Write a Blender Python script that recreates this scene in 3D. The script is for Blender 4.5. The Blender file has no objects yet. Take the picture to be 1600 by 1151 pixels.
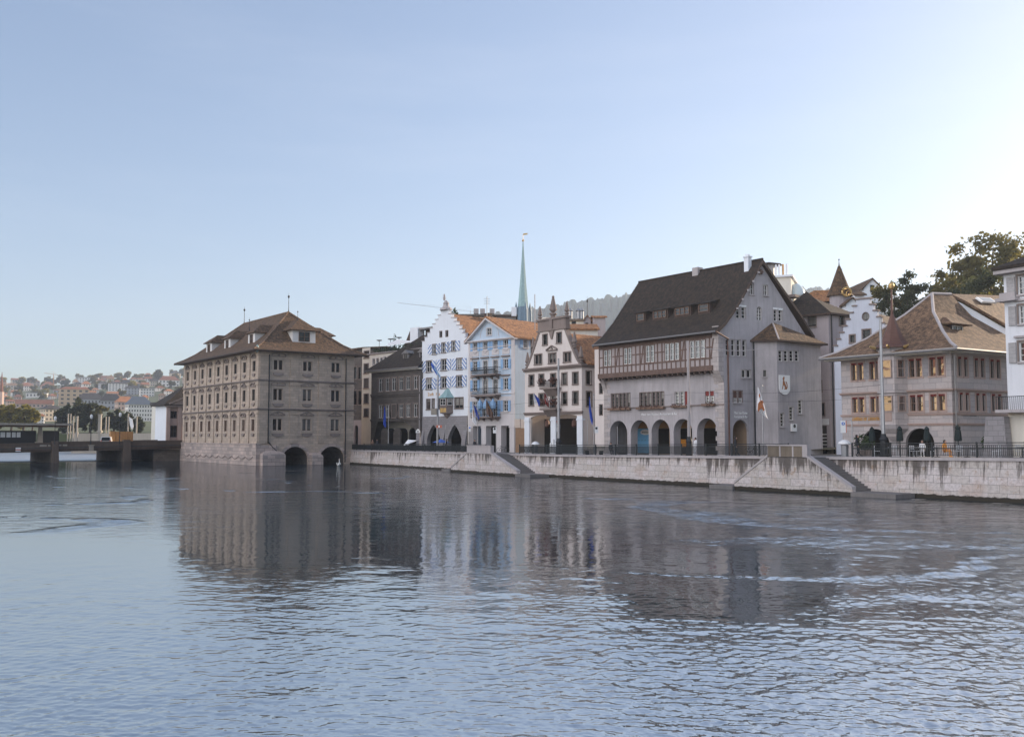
HAZE = .00023; EXPOSURE = .56; WAVE = .012; W_IOR = 8.0; W_SLOPE = .12
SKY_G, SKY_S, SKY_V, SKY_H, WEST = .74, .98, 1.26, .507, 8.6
import bpy, math, random
from mathutils import Vector, Matrix
from mathutils.geometry import tessellate_polygon
random.seed(7)
R = math.radians
SC = bpy.context.scene
COL = SC.collection
V = Vector
# ---------------------------------------------------------------- camera geometry
F, CX, CY, HOR, CAMZ = 1500.0, 800.0, 575.5, 682.0, 4.5
TH = math.atan((HOR - CY) / F)
CAM = V((0, 0, CAMZ))
FW = V((0, math.cos(TH), math.sin(TH))); UP = V((0, -math.sin(TH), math.cos(TH)))
def ray(px, py):
    return V(((px - CX) / F, 0, 0)) - UP * ((py - CY) / F) + FW
def plan(px, Y):                       # plan position seen in column px at distance Y
    d = ray(px, HOR); t = Y / d.y
    return V((d.x * t, Y, 0))
def at_y(px, py, Y):
    d = ray(px, py); return CAM + d * (Y / d.y)
def at_z(px, py, z):
    d = ray(px, py); return CAM + d * ((z - CAMZ) / d.z)

# ---------------------------------------------------------------- mesh builder
ORG = {}
class MB:
    def __init__(self): self.v = []; self.f = []; self.m = []
    def add(self, vs, fs, m=0):
        b = len(self.v); self.v += [tuple(p) for p in vs]
        for f in fs: self.f.append([b + i for i in f]); self.m.append(m)
    def quad(self, a, b, c, d, m=0): self.add([a, b, c, d], [(0, 1, 2, 3)], m)
    def poly(self, ps, m=0): self.add(ps, [tuple(range(len(ps)))], m)
    def hexa(self, p, m=0):            # 8 points: bottom ring 0-3, top ring 4-7
        self.add(p, [(3, 2, 1, 0), (4, 5, 6, 7), (0, 1, 5, 4), (1, 2, 6, 5), (2, 3, 7, 6), (3, 0, 4, 7)], m)
    def box(self, c, sx, sy, sz, rot=0, m=0):   # c = centre of the base
        u = V((math.cos(rot), math.sin(rot), 0)) * (sx / 2); w = V((-math.sin(rot), math.cos(rot), 0)) * (sy / 2); c = V(c); h = V((0, 0, sz))
        b = [c - u - w, c + u - w, c + u + w, c - u + w]
        self.hexa(b + [p + h for p in b], m)
    def prism(self, ps, vec, m=0):     # polygon extruded along vec
        n = len(ps); vec = V(vec); ps = [V(p) for p in ps]
        self.add(ps + [p + vec for p in ps], [tuple(range(n - 1, -1, -1)), tuple(range(n, 2 * n))] + [(i, (i + 1) % n, n + (i + 1) % n, n + i) for i in range(n)], m)
    def tube(self, pts, r, n=6, m=0, cap=True):
        pts = [V(p) for p in pts]; rs = r if isinstance(r, (list, tuple)) else [r] * len(pts)
        rings = []
        for i, p in enumerate(pts):
            t = (pts[min(i + 1, len(pts) - 1)] - pts[max(i - 1, 0)]).normalized()
            a = V((0, 0, 1)) if abs(t.z) < .9 else V((1, 0, 0))
            x = t.cross(a).normalized(); y = t.cross(x)
            rings.append([p + (x * math.cos(k * 2 * math.pi / n) + y * math.sin(k * 2 * math.pi / n)) * rs[i] for k in range(n)])
        vs = [q for g in rings for q in g]; fs = []
        for i in range(len(pts) - 1):
            for k in range(n): fs.append((i * n + k, (i + 1) * n + k, (i + 1) * n + (k + 1) % n, i * n + (k + 1) % n))
        if cap: fs += [tuple(range(n)), tuple(range(len(vs) - 1, len(vs) - n - 1, -1))]
        self.add(vs, fs, m)
    def lathe(self, prof, c, n=12, m=0, sx=1, sy=1, rot=0):    # prof [(r,z)]
        c = V(c); vs = []; fs = []
        for r, z in prof:
            for k in range(n):
                a = rot + k * 2 * math.pi / n
                vs.append((c.x + r * sx * math.cos(a), c.y + r * sy * math.sin(a), c.z + z))
        for i in range(len(prof) - 1):
            for k in range(n): fs.append((i * n + k, i * n + (k + 1) % n, (i + 1) * n + (k + 1) % n, (i + 1) * n + k))
        fs += [tuple(range(n - 1, -1, -1)), tuple(range(len(vs) - n, len(vs)))]
        self.add(vs, fs, m)
    def build(self, name, mats, parent=None, smooth=False):
        o = V((0, 0, 0))
        if parent is not None: o = ORG[parent.name]
        else:
            xs = [p[0] for p in self.v]; ys = [p[1] for p in self.v]; zs = [p[2] for p in self.v]
            o = V(((min(xs) + max(xs)) / 2, (min(ys) + max(ys)) / 2, min(zs)))
        me = bpy.data.meshes.new(name)
        me.from_pydata([(p[0] - o.x, p[1] - o.y, p[2] - o.z) for p in self.v], [], self.f)
        if not isinstance(mats, (list, tuple)): mats = [mats]
        for mt in mats: me.materials.append(mt)
        me.polygons.foreach_set('material_index', self.m)
        if smooth: me.polygons.foreach_set('use_smooth', [True] * len(self.f))
        uv = me.uv_layers.new(name='metres'); data = []
        for p in me.polygons:
            n = p.normal
            if abs(n.z) > .995: t, b = V((1, 0, 0)), V((0, 1, 0))
            else:
                t = V((-n.y, n.x, 0)).normalized(); b = n.cross(t)
            for vi in p.vertices:
                q = self.v[vi]
                data += [q[0] * t.x + q[1] * t.y, q[0] * b.x + q[1] * b.y + q[2] * b.z]
        uv.data.foreach_set('uv', data)
        me.validate()
        ob = bpy.data.objects.new(name, me); COL.objects.link(ob)
        ob.parent = parent
        if parent is None: ob.location = o
        ORG[ob.name] = o
        return ob

def tag(o, label=None, cat=None, group=None, kind=None):
    if label: o['label'] = label
    if cat: o['category'] = cat
    if group: o['group'] = group
    if kind: o['kind'] = kind
    return o
def thing(name, loc, label, cat, group=None):
    o = bpy.data.objects.new(name, None); COL.objects.link(o); o.location = loc; o.empty_display_size = .3
    ORG[o.name] = V(loc)
    return tag(o, label, cat, group)

class Fr:                               # an upright plane: origin, direction u (left to right as seen), outward normal n
    def __init__(s, o, u):
        s.o = V((o[0], o[1], 0)); s.u = V((u[0], u[1], 0)).normalized(); s.n = V((s.u.y, -s.u.x, 0)); s.q = {}
    def p(s, a, z, off=0): 
        r = s.o + s.u * a + s.n * off; return V((r.x, r.y, z))
    def px(s, x, y, off=0):
        d = ray(x, y); t = ((s.o + s.n * off - CAM).dot(s.n)) / d.dot(s.n); q = CAM + d * t
        return ((q - s.o).dot(s.u), q.z)
    def s_(s, x, y=660): return s.px(x, y)[0]
    def z_(s, x, y): return s.px(x, y)[1]
    def rect(s, x0, y0, x1, y1):        # pixel rectangle -> s0,z0,s1,z1
        xc, yc = (x0 + x1) / 2, (y0 + y1) / 2
        return (s.px(x0, yc)[0], s.px(xc, y1)[1], s.px(x1, yc)[0], s.px(xc, y0)[1])
    def box(s, mb, s0, s1, z0, z1, o0, o1, m=0):
        b = [s.p(s0, z0, o0), s.p(s0, z0, o1), s.p(s1, z0, o1), s.p(s1, z0, o0)]
        mb.hexa(b + [V((q.x, q.y, z1)) for q in b], m)
def dirv(deg): return (math.sin(R(deg)), math.cos(R(deg)))    # compass style, 0 = away from the camera
def rect_pts(s0, z0, s1, z1): return [(s0, z0), (s1, z0), (s1, z1), (s0, z1)]
def arch_pts(s0, z0, s1, z1, rise=None, n=10, point=0.0):
    w = (s1 - s0) / 2; c = (s0 + s1) / 2; rise = w if rise is None else rise; zs = z1 - rise
    top = []
    for i in range(n + 1):
        a = math.pi * i / n
        x = math.cos(a); y = math.sin(a)
        if point: y = (1 - abs(x) ** 1.35) ** .8
        top.append((c + x * w, zs + rise * y))
    return [(s0, z0), (s1, z0)] + top
def facade(mb, fr, outline, holes=(), depth=.25, m=0, mr=None, off=0):
    """a wall face with real openings and their reveals"""
    mr = m if mr is None else mr
    polys = [[V((a, b, 0)) for a, b in outline]] + [[V((a, b, 0)) for a, b in h] for h in holes]
    flat = [q for p in polys for q in p]
    tris = tessellate_polygon(polys)
    vs = [fr.p(q.x, q.y, off) for q in flat]
    fs = []
    for t in tris:
        a, b, c = [flat[i] for i in t]
        ar = (b.x - a.x) * (c.y - a.y) - (b.y - a.y) * (c.x - a.x)
        if abs(ar) < 1e-7: continue
        fs.append(t if ar > 0 else (t[0], t[2], t[1]))
    mb.add(vs, fs, m)
    for h in holes:
        n = len(h)
        for i in range(n):
            a, b = h[i], h[(i + 1) % n]
            mb.quad(fr.p(a[0], a[1], off), fr.p(b[0], b[1], off), fr.p(b[0], b[1], off - depth), fr.p(a[0], a[1], off - depth), mr)
def text_mesh(name, body, fr, s0, s1, zc, size, mat, parent, off=.03, ext=.015, shear=0, **kw):
    cu = bpy.data.curves.new(name, 'FONT'); cu.body = body; cu.size = size; cu.extrude = ext; cu.align_x = 'CENTER'; cu.align_y = 'CENTER'; cu.resolution_u = 2; cu.shear = shear
    t = bpy.data.objects.new(name, cu); COL.objects.link(t); bpy.context.view_layer.update()
    w = max(.01, t.dimensions.x); dg = bpy.context.evaluated_depsgraph_get()
    me = bpy.data.meshes.new_from_object(t.evaluated_get(dg)); bpy.data.objects.remove(t)
    k = (s1 - s0) / w
    mb = MB(); c = (s0 + s1) / 2
    mb.v = [tuple(fr.p(c + q.co.x * k, zc + q.co.y, off + q.co.z)) for q in me.vertices]
    mb.f = [list(p.vertices) for p in me.polygons]; mb.m = [0] * len(mb.f)
    ob = mb.build(name, mat, parent)
    return ob

# ---------------------------------------------------------------- materials
MATS = {}
def nodes(name):
    m = bpy.data.materials.new(name); m.use_nodes = True; nt = m.node_tree
    for n in list(nt.nodes): nt.nodes.remove(n)
    out = nt.nodes.new('ShaderNodeOutputMaterial'); b = nt.nodes.new('ShaderNodeBsdfPrincipled')
    nt.links.new(b.outputs[0], out.inputs[0])
    return m, nt, b, out
def N(nt, t, **kw):
    n = nt.nodes.new('ShaderNode' + t)
    for k, v in kw.items():
        if k.startswith('i_'): n.inputs[k[2:].replace('_', ' ')].default_value = v
        else: setattr(n, k, v)
    return n
def L(nt, a, b): nt.links.new(a, b)
def c4(c): return (c[0], c[1], c[2], 1)
def mul(c, k): return tuple(min(1, x * k) for x in c)
def uvmap(nt, scale=(1, 1, 1)):
    u = N(nt, 'UVMap', uv_map='metres'); mp = N(nt, 'Mapping'); mp.inputs['Scale'].default_value = scale
    L(nt, u.outputs[0], mp.inputs[0]); return mp.outputs[0]
def objco(nt, scale=(1, 1, 1)):
    u = N(nt, 'NewGeometry'); mp = N(nt, 'Mapping'); mp.inputs['Scale'].default_value = scale
    L(nt, u.outputs['Position'], mp.inputs[0]); return mp.outputs[0]
def noise(nt, co, scale, detail=4, rough=.6, dist=0):
    n = N(nt, 'TexNoise'); n.inputs['Scale'].default_value = scale; n.inputs['Detail'].default_value = detail; n.inputs['Roughness'].default_value = rough; n.inputs['Distortion'].default_value = dist
    L(nt, co, n.inputs['Vector']); return n.outputs['Fac']
def ramp(nt, fac, stops):
    r = N(nt, 'ValToRGB'); e = r.color_ramp.elements
    while len(e) < len(stops): e.new(.5)
    for i, (p, c) in enumerate(stops):
        e[i].position = p; e[i].color = c4(c) if isinstance(c, (tuple, list)) else (c, c, c, 1)
    L(nt, fac, r.inputs[0]); return r.outputs[0]
def mixc(nt, fac, a, b, mode='MIX'):
    n = N(nt, 'Mix', data_type='RGBA', blend_type=mode)
    if isinstance(fac, (int, float)): n.inputs[0].default_value = fac
    else: L(nt, fac, n.inputs[0])
    for s, k in ((a, 6), (b, 7)):
        if isinstance(s, (tuple, list)): n.inputs[k].default_value = c4(s)
        else: L(nt, s, n.inputs[k])
    return n.outputs[2]
def bump(nt, h, b, strength=.4, dist=.02):
    n = N(nt, 'Bump'); n.inputs['Strength'].default_value = strength; n.inputs['Distance'].default_value = dist
    L(nt, h, n.inputs['Height']); L(nt, n.outputs[0], b.inputs['Normal']); return n
def flat(name, c, rough=.6, metal=0, var=.12, spec=None, scale=3):
    m, nt, b, o = nodes(name); co = objco(nt)
    n = noise(nt, co, scale, 5)
    L(nt, ramp(nt, n, [(.25, mul(c, 1 - var)), (.75, mul(c, 1 + var))]), b.inputs['Base Color'])
    b.inputs['Roughness'].default_value = rough; b.inputs['Metallic'].default_value = metal
    if spec is not None: b.inputs['Specular IOR Level'].default_value = spec
    return m
def plaster(name, c, dirt=.35, patch=.12, dc=None):
    m, nt, b, o = nodes(name); co = objco(nt); uv = uvmap(nt)
    big = noise(nt, co, .25, 5, .65); fine = noise(nt, co, 9, 4, .7)
    col = ramp(nt, big, [(.3, mul(c, 1 - patch)), (.7, mul(c, 1 + patch))])
    st = noise(nt, uvmap(nt, (2.2, .16, 1)), 1.0, 5, .7)
    col = mixc(nt, ramp(nt, st, [(.47, 0.0), (.72, dirt)]), col, dc or mul(c, .45))
    col = mixc(nt, ramp(nt, fine, [(.3, .10), (.7, 0.0)]), col, mul(c, .6))
    L(nt, col, b.inputs['Base Color']); b.inputs['Roughness'].default_value = .9
    bump(nt, fine, b, .5, .012)
    return m
def blocks(name, c, bw, bh, mortar=.02, var=.2, mc=None, dirt=.4, off=.5, tint=None, bstr=.6):
    m, nt, b, o = nodes(name); co = objco(nt); uv = uvmap(nt)
    br = N(nt, 'TexBrick', offset=off); L(nt, uv, br.inputs['Vector'])
    br.inputs['Color1'].default_value = c4(mul(c, 1 - var)); br.inputs['Color2'].default_value = c4(mul(tint or c, 1 + var)); br.inputs['Mortar'].default_value = c4(mc or mul(c, .45))
    br.inputs['Scale'].default_value = 1; br.inputs['Mortar Size'].default_value = mortar; br.inputs['Brick Width'].default_value = bw; br.inputs['Row Height'].default_value = bh; br.inputs['Mortar Smooth'].default_value = .3
    big = noise(nt, co, .35, 6, .7)
    col = mixc(nt, ramp(nt, big, [(.35, .0), (.72, dirt)]), br.outputs['Color'], mul(c, .5))
    fine = noise(nt, co, 7, 5, .7)
    col = mixc(nt, ramp(nt, fine, [(.35, .22), (.65, 0.0)]), col, mul(c, .5))
    L(nt, col, b.inputs['Base Color']); b.inputs['Roughness'].default_value = .9
    h = N(nt, 'Math', operation='SUBTRACT'); L(nt, fine, h.inputs[0]); L(nt, br.outputs['Fac'], h.inputs[1])
    bump(nt, h.outputs[0], b, bstr, .03)
    return m
def tiles(name, c, c2, var=.25, bw=.22, bh=.34, moss=None):
    m, nt, b, o = nodes(name); co = objco(nt); uv = uvmap(nt)
    br = N(nt, 'TexBrick', offset=.5); L(nt, uv, br.inputs['Vector'])
    br.inputs['Color1'].default_value = c4(mul(c, 1 - var)); br.inputs['Color2'].default_value = c4(mul(c2, 1 + var)); br.inputs['Mortar'].default_value = c4(mul(c, .3))
    br.inputs['Scale'].default_value = 1; br.inputs['Mortar Size'].default_value = .025; br.inputs['Brick Width'].default_value = bw; br.inputs['Row Height'].default_value = bh; br.inputs['Mortar Smooth'].default_value = .6; br.inputs['Bias'].default_value = -.1
    big = noise(nt, co, .45, 7, .75); mid = noise(nt, co, 2.2, 4, .7)
    col = mixc(nt, ramp(nt, big, [(.38, 0.0), (.68, .75)]), br.outputs['Color'], moss or mul(c, .45))
    col = mixc(nt, ramp(nt, mid, [(.42, 0.0), (.62, .55)]), col, mul(c2, 2.2))
    fin = noise(nt, co, 7, 3, .7); col = mixc(nt, ramp(nt, fin, [(.4, .6), (.56, 0.0)]), col, mul(c, .35))
    L(nt, col, b.inputs['Base Color']); b.inputs['Roughness'].default_value = .85
    w = N(nt, 'TexWave', wave_type='BANDS', bands_direction='Y', wave_profile='SAW'); L(nt, uv, w.inputs['Vector']); w.inputs['Scale'].default_value = .314 / bh; w.inputs['Distortion'].default_value = .6; w.inputs['Detail'].default_value = 2
    h = N(nt, 'Math', operation='ADD'); L(nt, w.outputs['Fac'], h.inputs[0]); L(nt, mid, h.inputs[1])
    bump(nt, h.outputs[0], b, .8, .06)
    return m
def planks(name, c, wd=.18, var=.25, axis='X'):
    m, nt, b, o = nodes(name); co = objco(nt); uv = uvmap(nt, (1 / wd, .4, 1) if axis == 'X' else (.4, 1 / wd, 1))
    n1 = noise(nt, uv, 1, 3); n2 = noise(nt, co, 5, 5, .7)
    col = ramp(nt, n1, [(.3, mul(c, 1 - var)), (.7, mul(c, 1 + var))])
    col = mixc(nt, ramp(nt, n2, [(.4, .4), (.6, 0.0)]), col, mul(c, .5))
    L(nt, col, b.inputs['Base Color']); b.inputs['Roughness'].default_value = .8
    bump(nt, n1, b, .4, .02)
    return m
def glassmat(name, c=(.008, .009, .011), spec=.5, rough=.05, curtain=0.0, ior=1.5, share=.3):
    """window glass over a dim room; each pane differs by chance: some have pale curtains, some look straight into the dark"""
    m, nt, b, o = nodes(name); oi = N(nt, 'ObjectInfo'); uv = N(nt, 'TexCoord')
    sz = N(nt, 'SeparateXYZ'); L(nt, uv.outputs['Generated'], sz.inputs[0])
    wv = noise(nt, objco(nt, (6, 6, .25)), 1.0, 2, .5)
    cur = ramp(nt, wv, [(.35, mul((.42, .40, .37), .38 if not curtain else .9)), (.65, mul((.42, .40, .37), .22 if not curtain else .55))])
    has = N(nt, 'Math', operation='LESS_THAN'); L(nt, oi.outputs['Random'], has.inputs[0]); has.inputs[1].default_value = share if not curtain else .8
    drop = N(nt, 'Math', operation='MULTIPLY'); L(nt, oi.outputs['Random'], drop.inputs[0]); drop.inputs[1].default_value = 2.2
    up_ = N(nt, 'Math', operation='GREATER_THAN'); L(nt, sz.outputs['Z'], up_.inputs[0]); L(nt, drop.outputs[0], up_.inputs[1])
    f = N(nt, 'Math', operation='MULTIPLY'); L(nt, has.outputs[0], f.inputs[0]); L(nt, up_.outputs[0], f.inputs[1])
    L(nt, mixc(nt, f.outputs[0], c, cur), b.inputs['Base Color']); b.inputs['Roughness'].default_value = rough; b.inputs['IOR'].default_value = ior; b.inputs['Specular IOR Level'].default_value = spec
    n2 = noise(nt, objco(nt), 1.3, 1, .4); bump(nt, n2, b, .16, .05)
    return m

M = {}
M['rathaus'] = blocks('pale_sandstone', (.54, .44, .355), .9, .42, .014, .12, dirt=.45, tint=(.57, .455, .365), mc=(.32, .26, .21))
M['rathaus_trim'] = plaster('weathered_shade_dark_trim', (.26, .215, .195), .5, .2)  # weathered trim, darkened further to make up for weak shadows under the pediments
M['rathaus_light'] = plaster('carved_pale_stone', (.46, .375, .31), .3, .12)
M['plinth'] = blocks('rough_pale_ashlar', (.47, .40, .37), 1.3, .55, .025, .22, dirt=.45, tint=(.54, .43, .38))
M['quay'] = None
M['roof_dark'] = tiles('old_dark_roof_tiles', (.022, .0145, .0095), (.034, .021, .013), .45)
M['roof_brown'] = tiles('brown_roof_tiles', (.085, .05, .028), (.125, .07, .036), .35)
M['roof_orange'] = tiles('warm_orange_roof_tiles', (.28, .125, .048), (.34, .155, .06), .3, moss=(.13, .062, .03))
M['roof_tan'] = tiles('brownish_tan_roof_tiles', (.14, .085, .052), (.19, .115, .068), .2)
M['roof_far'] = flat('faded_red_clay_roof', (.24, .10, .06), .9, var=.25, scale=.6)
M['roof_far_dark'] = flat('dark_slate_roof', (.055, .05, .052), .9, var=.3, scale=.6)
M['roof_far_tan'] = flat('sun_bleached_roof', (.26, .16, .10), .9, var=.25, scale=.6)
M['white'] = plaster('white_lime_plaster', (.80, .83, .88), .16, .05, (.5, .5, .52))
M['cream'] = plaster('cream_plaster', (.74, .70, .62), .18, .06)
M['pinkwhite'] = plaster('rosy_white_plaster', (.74, .66, .62), .2, .06)
M['blue'] = plaster('pale_blue_plaster', (.50, .60, .71), .3, .09)
M['blue_trim'] = plaster('pale_stone_trim', (.62, .58, .58), .25, .08)
M['grey_stone'] = blocks('grey_ashlar', (.32, .30, .31), .8, .38, .012, .1, dirt=.3)
M['dark_stone'] = blocks('dark_brown_ashlar', (.125, .108, .098), .8, .4, .015, .2, dirt=.5)
M['rueden'] = plaster('grey_roughcast', (.455, .42, .43), .6, .2, (.24, .22, .215))
M['rueden_quoin'] = blocks('pale_quoin_stone', (.52, .46, .44), 1.4, .5, .02, .14, dirt=.3)
M['timber'] = planks('red_brown_timber', (.15, .092, .072), .2, .25)
M['timber_dark'] = planks('dark_timber', (.07, .042, .032), .2, .3)
M['infill'] = plaster('pinkish_infill_plaster', (.40, .345, .34), .4, .15)
M['zimmer'] = blocks('pale_limestone_ashlar', (.47, .43, .43), 1.1, .5, .012, .1, dirt=.25, tint=(.5, .44, .42))
M['zimmer_trim'] = plaster('pink_sandstone_trim', (.42, .31, .27), .3, .12)
M['lilac'] = plaster('lilac_grey_plaster', (.42, .37, .385), .3, .1)
M['stone_trim'] = plaster('brownish_stone_trim', (.24, .19, .17), .35, .15)
M['frame_white'] = flat('white_window_paint', (.72, .70, .68), .5, var=.06)
M['frame_brown'] = flat('brown_window_wood', (.20, .115, .075), .6, var=.15)
M['frame_dark'] = flat('dark_window_wood', (.06, .05, .045), .6)
M['glass'] = glassmat('dark_window_glass', (.005, .005, .006), ior=1.38, share=.2)
M['glass_curtain'] = glassmat('curtained_window_glass', (.02, .02, .022), curtain=.30)
M['glass_clear'] = glassmat('sky_bright_window_glass', (.02, .02, .022), rough=.035, ior=2.5, share=.15)
M['glass_gold'] = glassmat('golden_reflecting_glass', (.02, .018, .016), rough=.03, ior=4.2, share=.08)
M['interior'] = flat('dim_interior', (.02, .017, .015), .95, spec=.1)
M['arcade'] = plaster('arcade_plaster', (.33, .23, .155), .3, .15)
M['ochre'] = plaster('ochre_arcade_lunette', (.52, .30, .12), .2, .1)
M['copper'] = flat('green_copper', (.25, .39, .40), .6, var=.2, scale=1.2)
M['copper_brown'] = flat('brown_copper_sheet', (.13, .062, .045), .5, .3, .2, scale=2)
M['iron'] = flat('dark_iron', (.018, .020, .024), .55, .3)
M['iron_green'] = flat('dark_green_iron', (.022, .027, .03), .55, .2)
M['steel'] = flat('galvanised_steel', (.36, .36, .37), .45, .6)
M['gutter'] = flat('zinc_gutter', (.22, .21, .21), .5, .4); M['gutter_dark'] = flat('eave_shadow_copper_gutter', (.05, .035, .028), .6, .2)  # dark gutter tone stands in for the shadow under the town hall eaves
M['gold'] = flat('gilding', (.60, .40, .16), .4, .8, .2)
M['goldpaint'] = flat('gold_lettering', (.60, .30, .05), .6, 0, .2)
M['sign_white'] = flat('white_sign_panel', (.80, .80, .80), .4, var=.03)
M['sign_blue'] = flat('blue_sign_paint', (.03, .14, .55), .4, var=.05)
M['sign_red'] = flat('red_sign_panel', (.55, .13, .07), .5, var=.1)
M['poster'] = flat('light_blue_poster', (.17, .45, .72), .6, var=.06, scale=.5)
M['black'] = flat('black_paint', (.015, .015, .017), .6)
M['lettering_white'] = flat('white_lettering', (.85, .85, .85), .6, var=.02)
M['flag_white'] = flat('white_flag_cloth', (.80, .80, .82), .9, var=.05)
M['flag_blue'] = flat('royal_blue_flag_cloth', (.03, .09, .50), .9, var=.1)
M['flag_red'] = flat('dark_red_flag_cloth', (.22, .035, .03), .9, var=.1)
M['flag_brown'] = flat('lion_brown_cloth', (.42, .15, .06), .9, var=.15)
M['umbrella'] = flat('dark_green_canvas', (.010, .020, .021), .9, var=.2)
M['blue_canvas'] = flat('blue_canvas', (.06, .13, .46), .9, var=.1)
M['shield_brown'] = flat('painted_hound_brown', (.36, .14, .05), .7, var=.25)
M['plant'] = flat('dull_green_leaves', (.05, .075, .03), .9, var=.4, scale=6)
M['plant_red'] = flat('reddish_geranium_leaves', (.12, .055, .04), .9, var=.5, scale=8)
M['asphalt'] = flat('street_asphalt', (.055, .057, .062), .9, var=.2, scale=1)
M['paving'] = blocks('stone_paving', (.20, .195, .20), .6, .4, .02, .12)
M['coping'] = plaster('pale_coping_stone', (.46, .42, .42), .4, .15)
M['moss_stone'] = plaster('mossy_parapet_stone', (.21, .17, .13), .6, .3, (.07, .06, .035))
M['steps'] = plaster('worn_step_stone', (.20, .185, .18), .5, .2)
M['concrete'] = plaster('dark_stained_concrete', (.115, .085, .066), .6, .25)
M['pale_concrete'] = plaster('pale_concrete', (.37, .33, .28), .3, .1)
M['wood_warm'] = planks('warm_orange_wood', (.42, .22, .085), .2)  # the planters' own orange wood
M['person_dark'] = flat('dark_clothing', (.02, .021, .027), .9)
M['skin'] = flat('skin', (.45, .27, .20), .6)
M['hair'] = flat('dark_hair', (.03, .02, .015), .7)
M['swan'] = flat('white_feathers', (.82, .82, .80), .8, var=.05)
M['beak'] = flat('orange_beak', (.6, .2, .04), .6)
M['chair_white'] = flat('white_chair_tubing', (.62, .63, .66), .4, var=.05)
M['orange_cloth'] = flat('orange_jacket', (.7, .28, .03), .8, var=.1)
M['van_white'] = flat('white_car_paint', (.75, .74, .73), .3, var=.03)
M['rubber'] = flat('black_rubber', (.015, .015, .015), .8)
M['bark'] = plaster('bark', (.075, .05, .035), .5, .3)

def stripes(name, c1, c2, freq, ang):
    m, nt, b, o = nodes(name); uv = N(nt, 'UVMap', uv_map='metres'); mp = N(nt, 'Mapping'); mp.inputs['Rotation'].default_value = (0, 0, ang); mp.inputs['Scale'].default_value = (freq,) * 3
    L(nt, uv.outputs[0], mp.inputs[0]); s = N(nt, 'SeparateXYZ'); L(nt, mp.outputs[0], s.inputs[0])
    fr = N(nt, 'Math', operation='FRACT'); L(nt, s.outputs[0], fr.inputs[0]); g = N(nt, 'Math', operation='GREATER_THAN'); g.inputs[1].default_value = .5; L(nt, fr.outputs[0], g.inputs[0])
    L(nt, mixc(nt, g.outputs[0], c1, c2), b.inputs['Base Color']); b.inputs['Roughness'].default_value = .6
    return m
M['shutter_a'] = stripes('blue_white_diagonal_stripes', (.82, .83, .86), (.19, .29, .54), 2.1, R(45))
M['shutter_b'] = stripes('blue_white_mirrored_stripes', (.82, .83, .86), (.19, .29, .54), 2.1, R(-45))
M['shutter_blue'] = planks('light_blue_louvres', (.27, .45, .69), .09, .2, 'Y')
M['shutter_grey'] = planks('grey_louvres', (.42, .40, .40), .09, .2, 'Y')

def quay_material():
    m, nt, b, o = nodes('stained_quay_ashlar'); uv = uvmap(nt); co = objco(nt)
    br = N(nt, 'TexBrick', offset=.4); L(nt, uv, br.inputs['Vector'])
    c = (.67, .61, .565)
    br.inputs['Color1'].default_value = c4(mul(c, .84)); br.inputs['Color2'].default_value = c4((.68, .62, .615)); br.inputs['Mortar'].default_value = c4(mul(c, .42))
    br.inputs['Scale'].default_value = 1; br.inputs['Mortar Size'].default_value = .014; br.inputs['Brick Width'].default_value = 1.35; br.inputs['Row Height'].default_value = .56; br.inputs['Mortar Smooth'].default_value = .2
    pink = noise(nt, co, .6, 4, .6)
    col = mixc(nt, ramp(nt, pink, [(.5, 0.0), (.7, .55)]), br.outputs['Color'], (.52, .38, .31))
    rust = noise(nt, co, 1.6, 5, .7); col = mixc(nt, ramp(nt, rust, [(.58, 0.0), (.70, .7)]), col, (.40, .25, .14))
    fine = noise(nt, co, 5, 6, .75)
    col = mixc(nt, ramp(nt, fine, [(.36, .45), (.56, 0.0)]), col, (.25, .215, .20))
    # dark run-off streaks: strongest under the coping, broken into vertical tongues
    sx = N(nt, 'SeparateXYZ'); L(nt, objco(nt), sx.inputs[0])
    st = noise(nt, uvmap(nt, (1.5, .10, 1)), 1.0, 6, .75); reach = noise(nt, uvmap(nt, (.16, .02, 1)), 1.0, 2, .5)
    zz = N(nt, 'MapRange'); L(nt, sx.outputs['Z'], zz.inputs['Value']); zz.inputs['From Min'].default_value = .4; zz.inputs['From Max'].default_value = 2.5
    a = N(nt, 'Math', operation='MULTIPLY_ADD'); L(nt, zz.outputs[0], a.inputs[0]); a.inputs[1].default_value = .20; L(nt, st, a.inputs[2])
    a2 = N(nt, 'Math', operation='MULTIPLY_ADD'); L(nt, reach, a2.inputs[0]); a2.inputs[1].default_value = .55; L(nt, a.outputs[0], a2.inputs[2])
    col = mixc(nt, ramp(nt, a2.outputs[0], [(.92, 0.0), (1.03, .85)]), col, (.055, .043, .035))
    # green-black tide band just above the water
    tn = noise(nt, uvmap(nt, (.9, .9, 1)), 1.4, 5, .7)
    ad = N(nt, 'Math', operation='MULTIPLY_ADD'); L(nt, tn, ad.inputs[0]); ad.inputs[1].default_value = -.42; L(nt, sx.outputs['Z'], ad.inputs[2])
    tide = N(nt, 'MapRange'); L(nt, ad.outputs[0], tide.inputs['Value']); tide.inputs['From Min'].default_value = .06; tide.inputs['From Max'].default_value = .12; tide.inputs['To Min'].default_value = 1; tide.inputs['To Max'].default_value = 0
    col = mixc(nt, tide.outputs[0], col, (.030, .024, .015))
    L(nt, col, b.inputs['Base Color']); b.inputs['Roughness'].default_value = .9
    h = N(nt, 'Math', operation='SUBTRACT'); L(nt, fine, h.inputs[0]); L(nt, br.outputs['Fac'], h.inputs[1]); bump(nt, h.outputs[0], b, .7, .04)
    return m
M['quay'] = quay_material()

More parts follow.
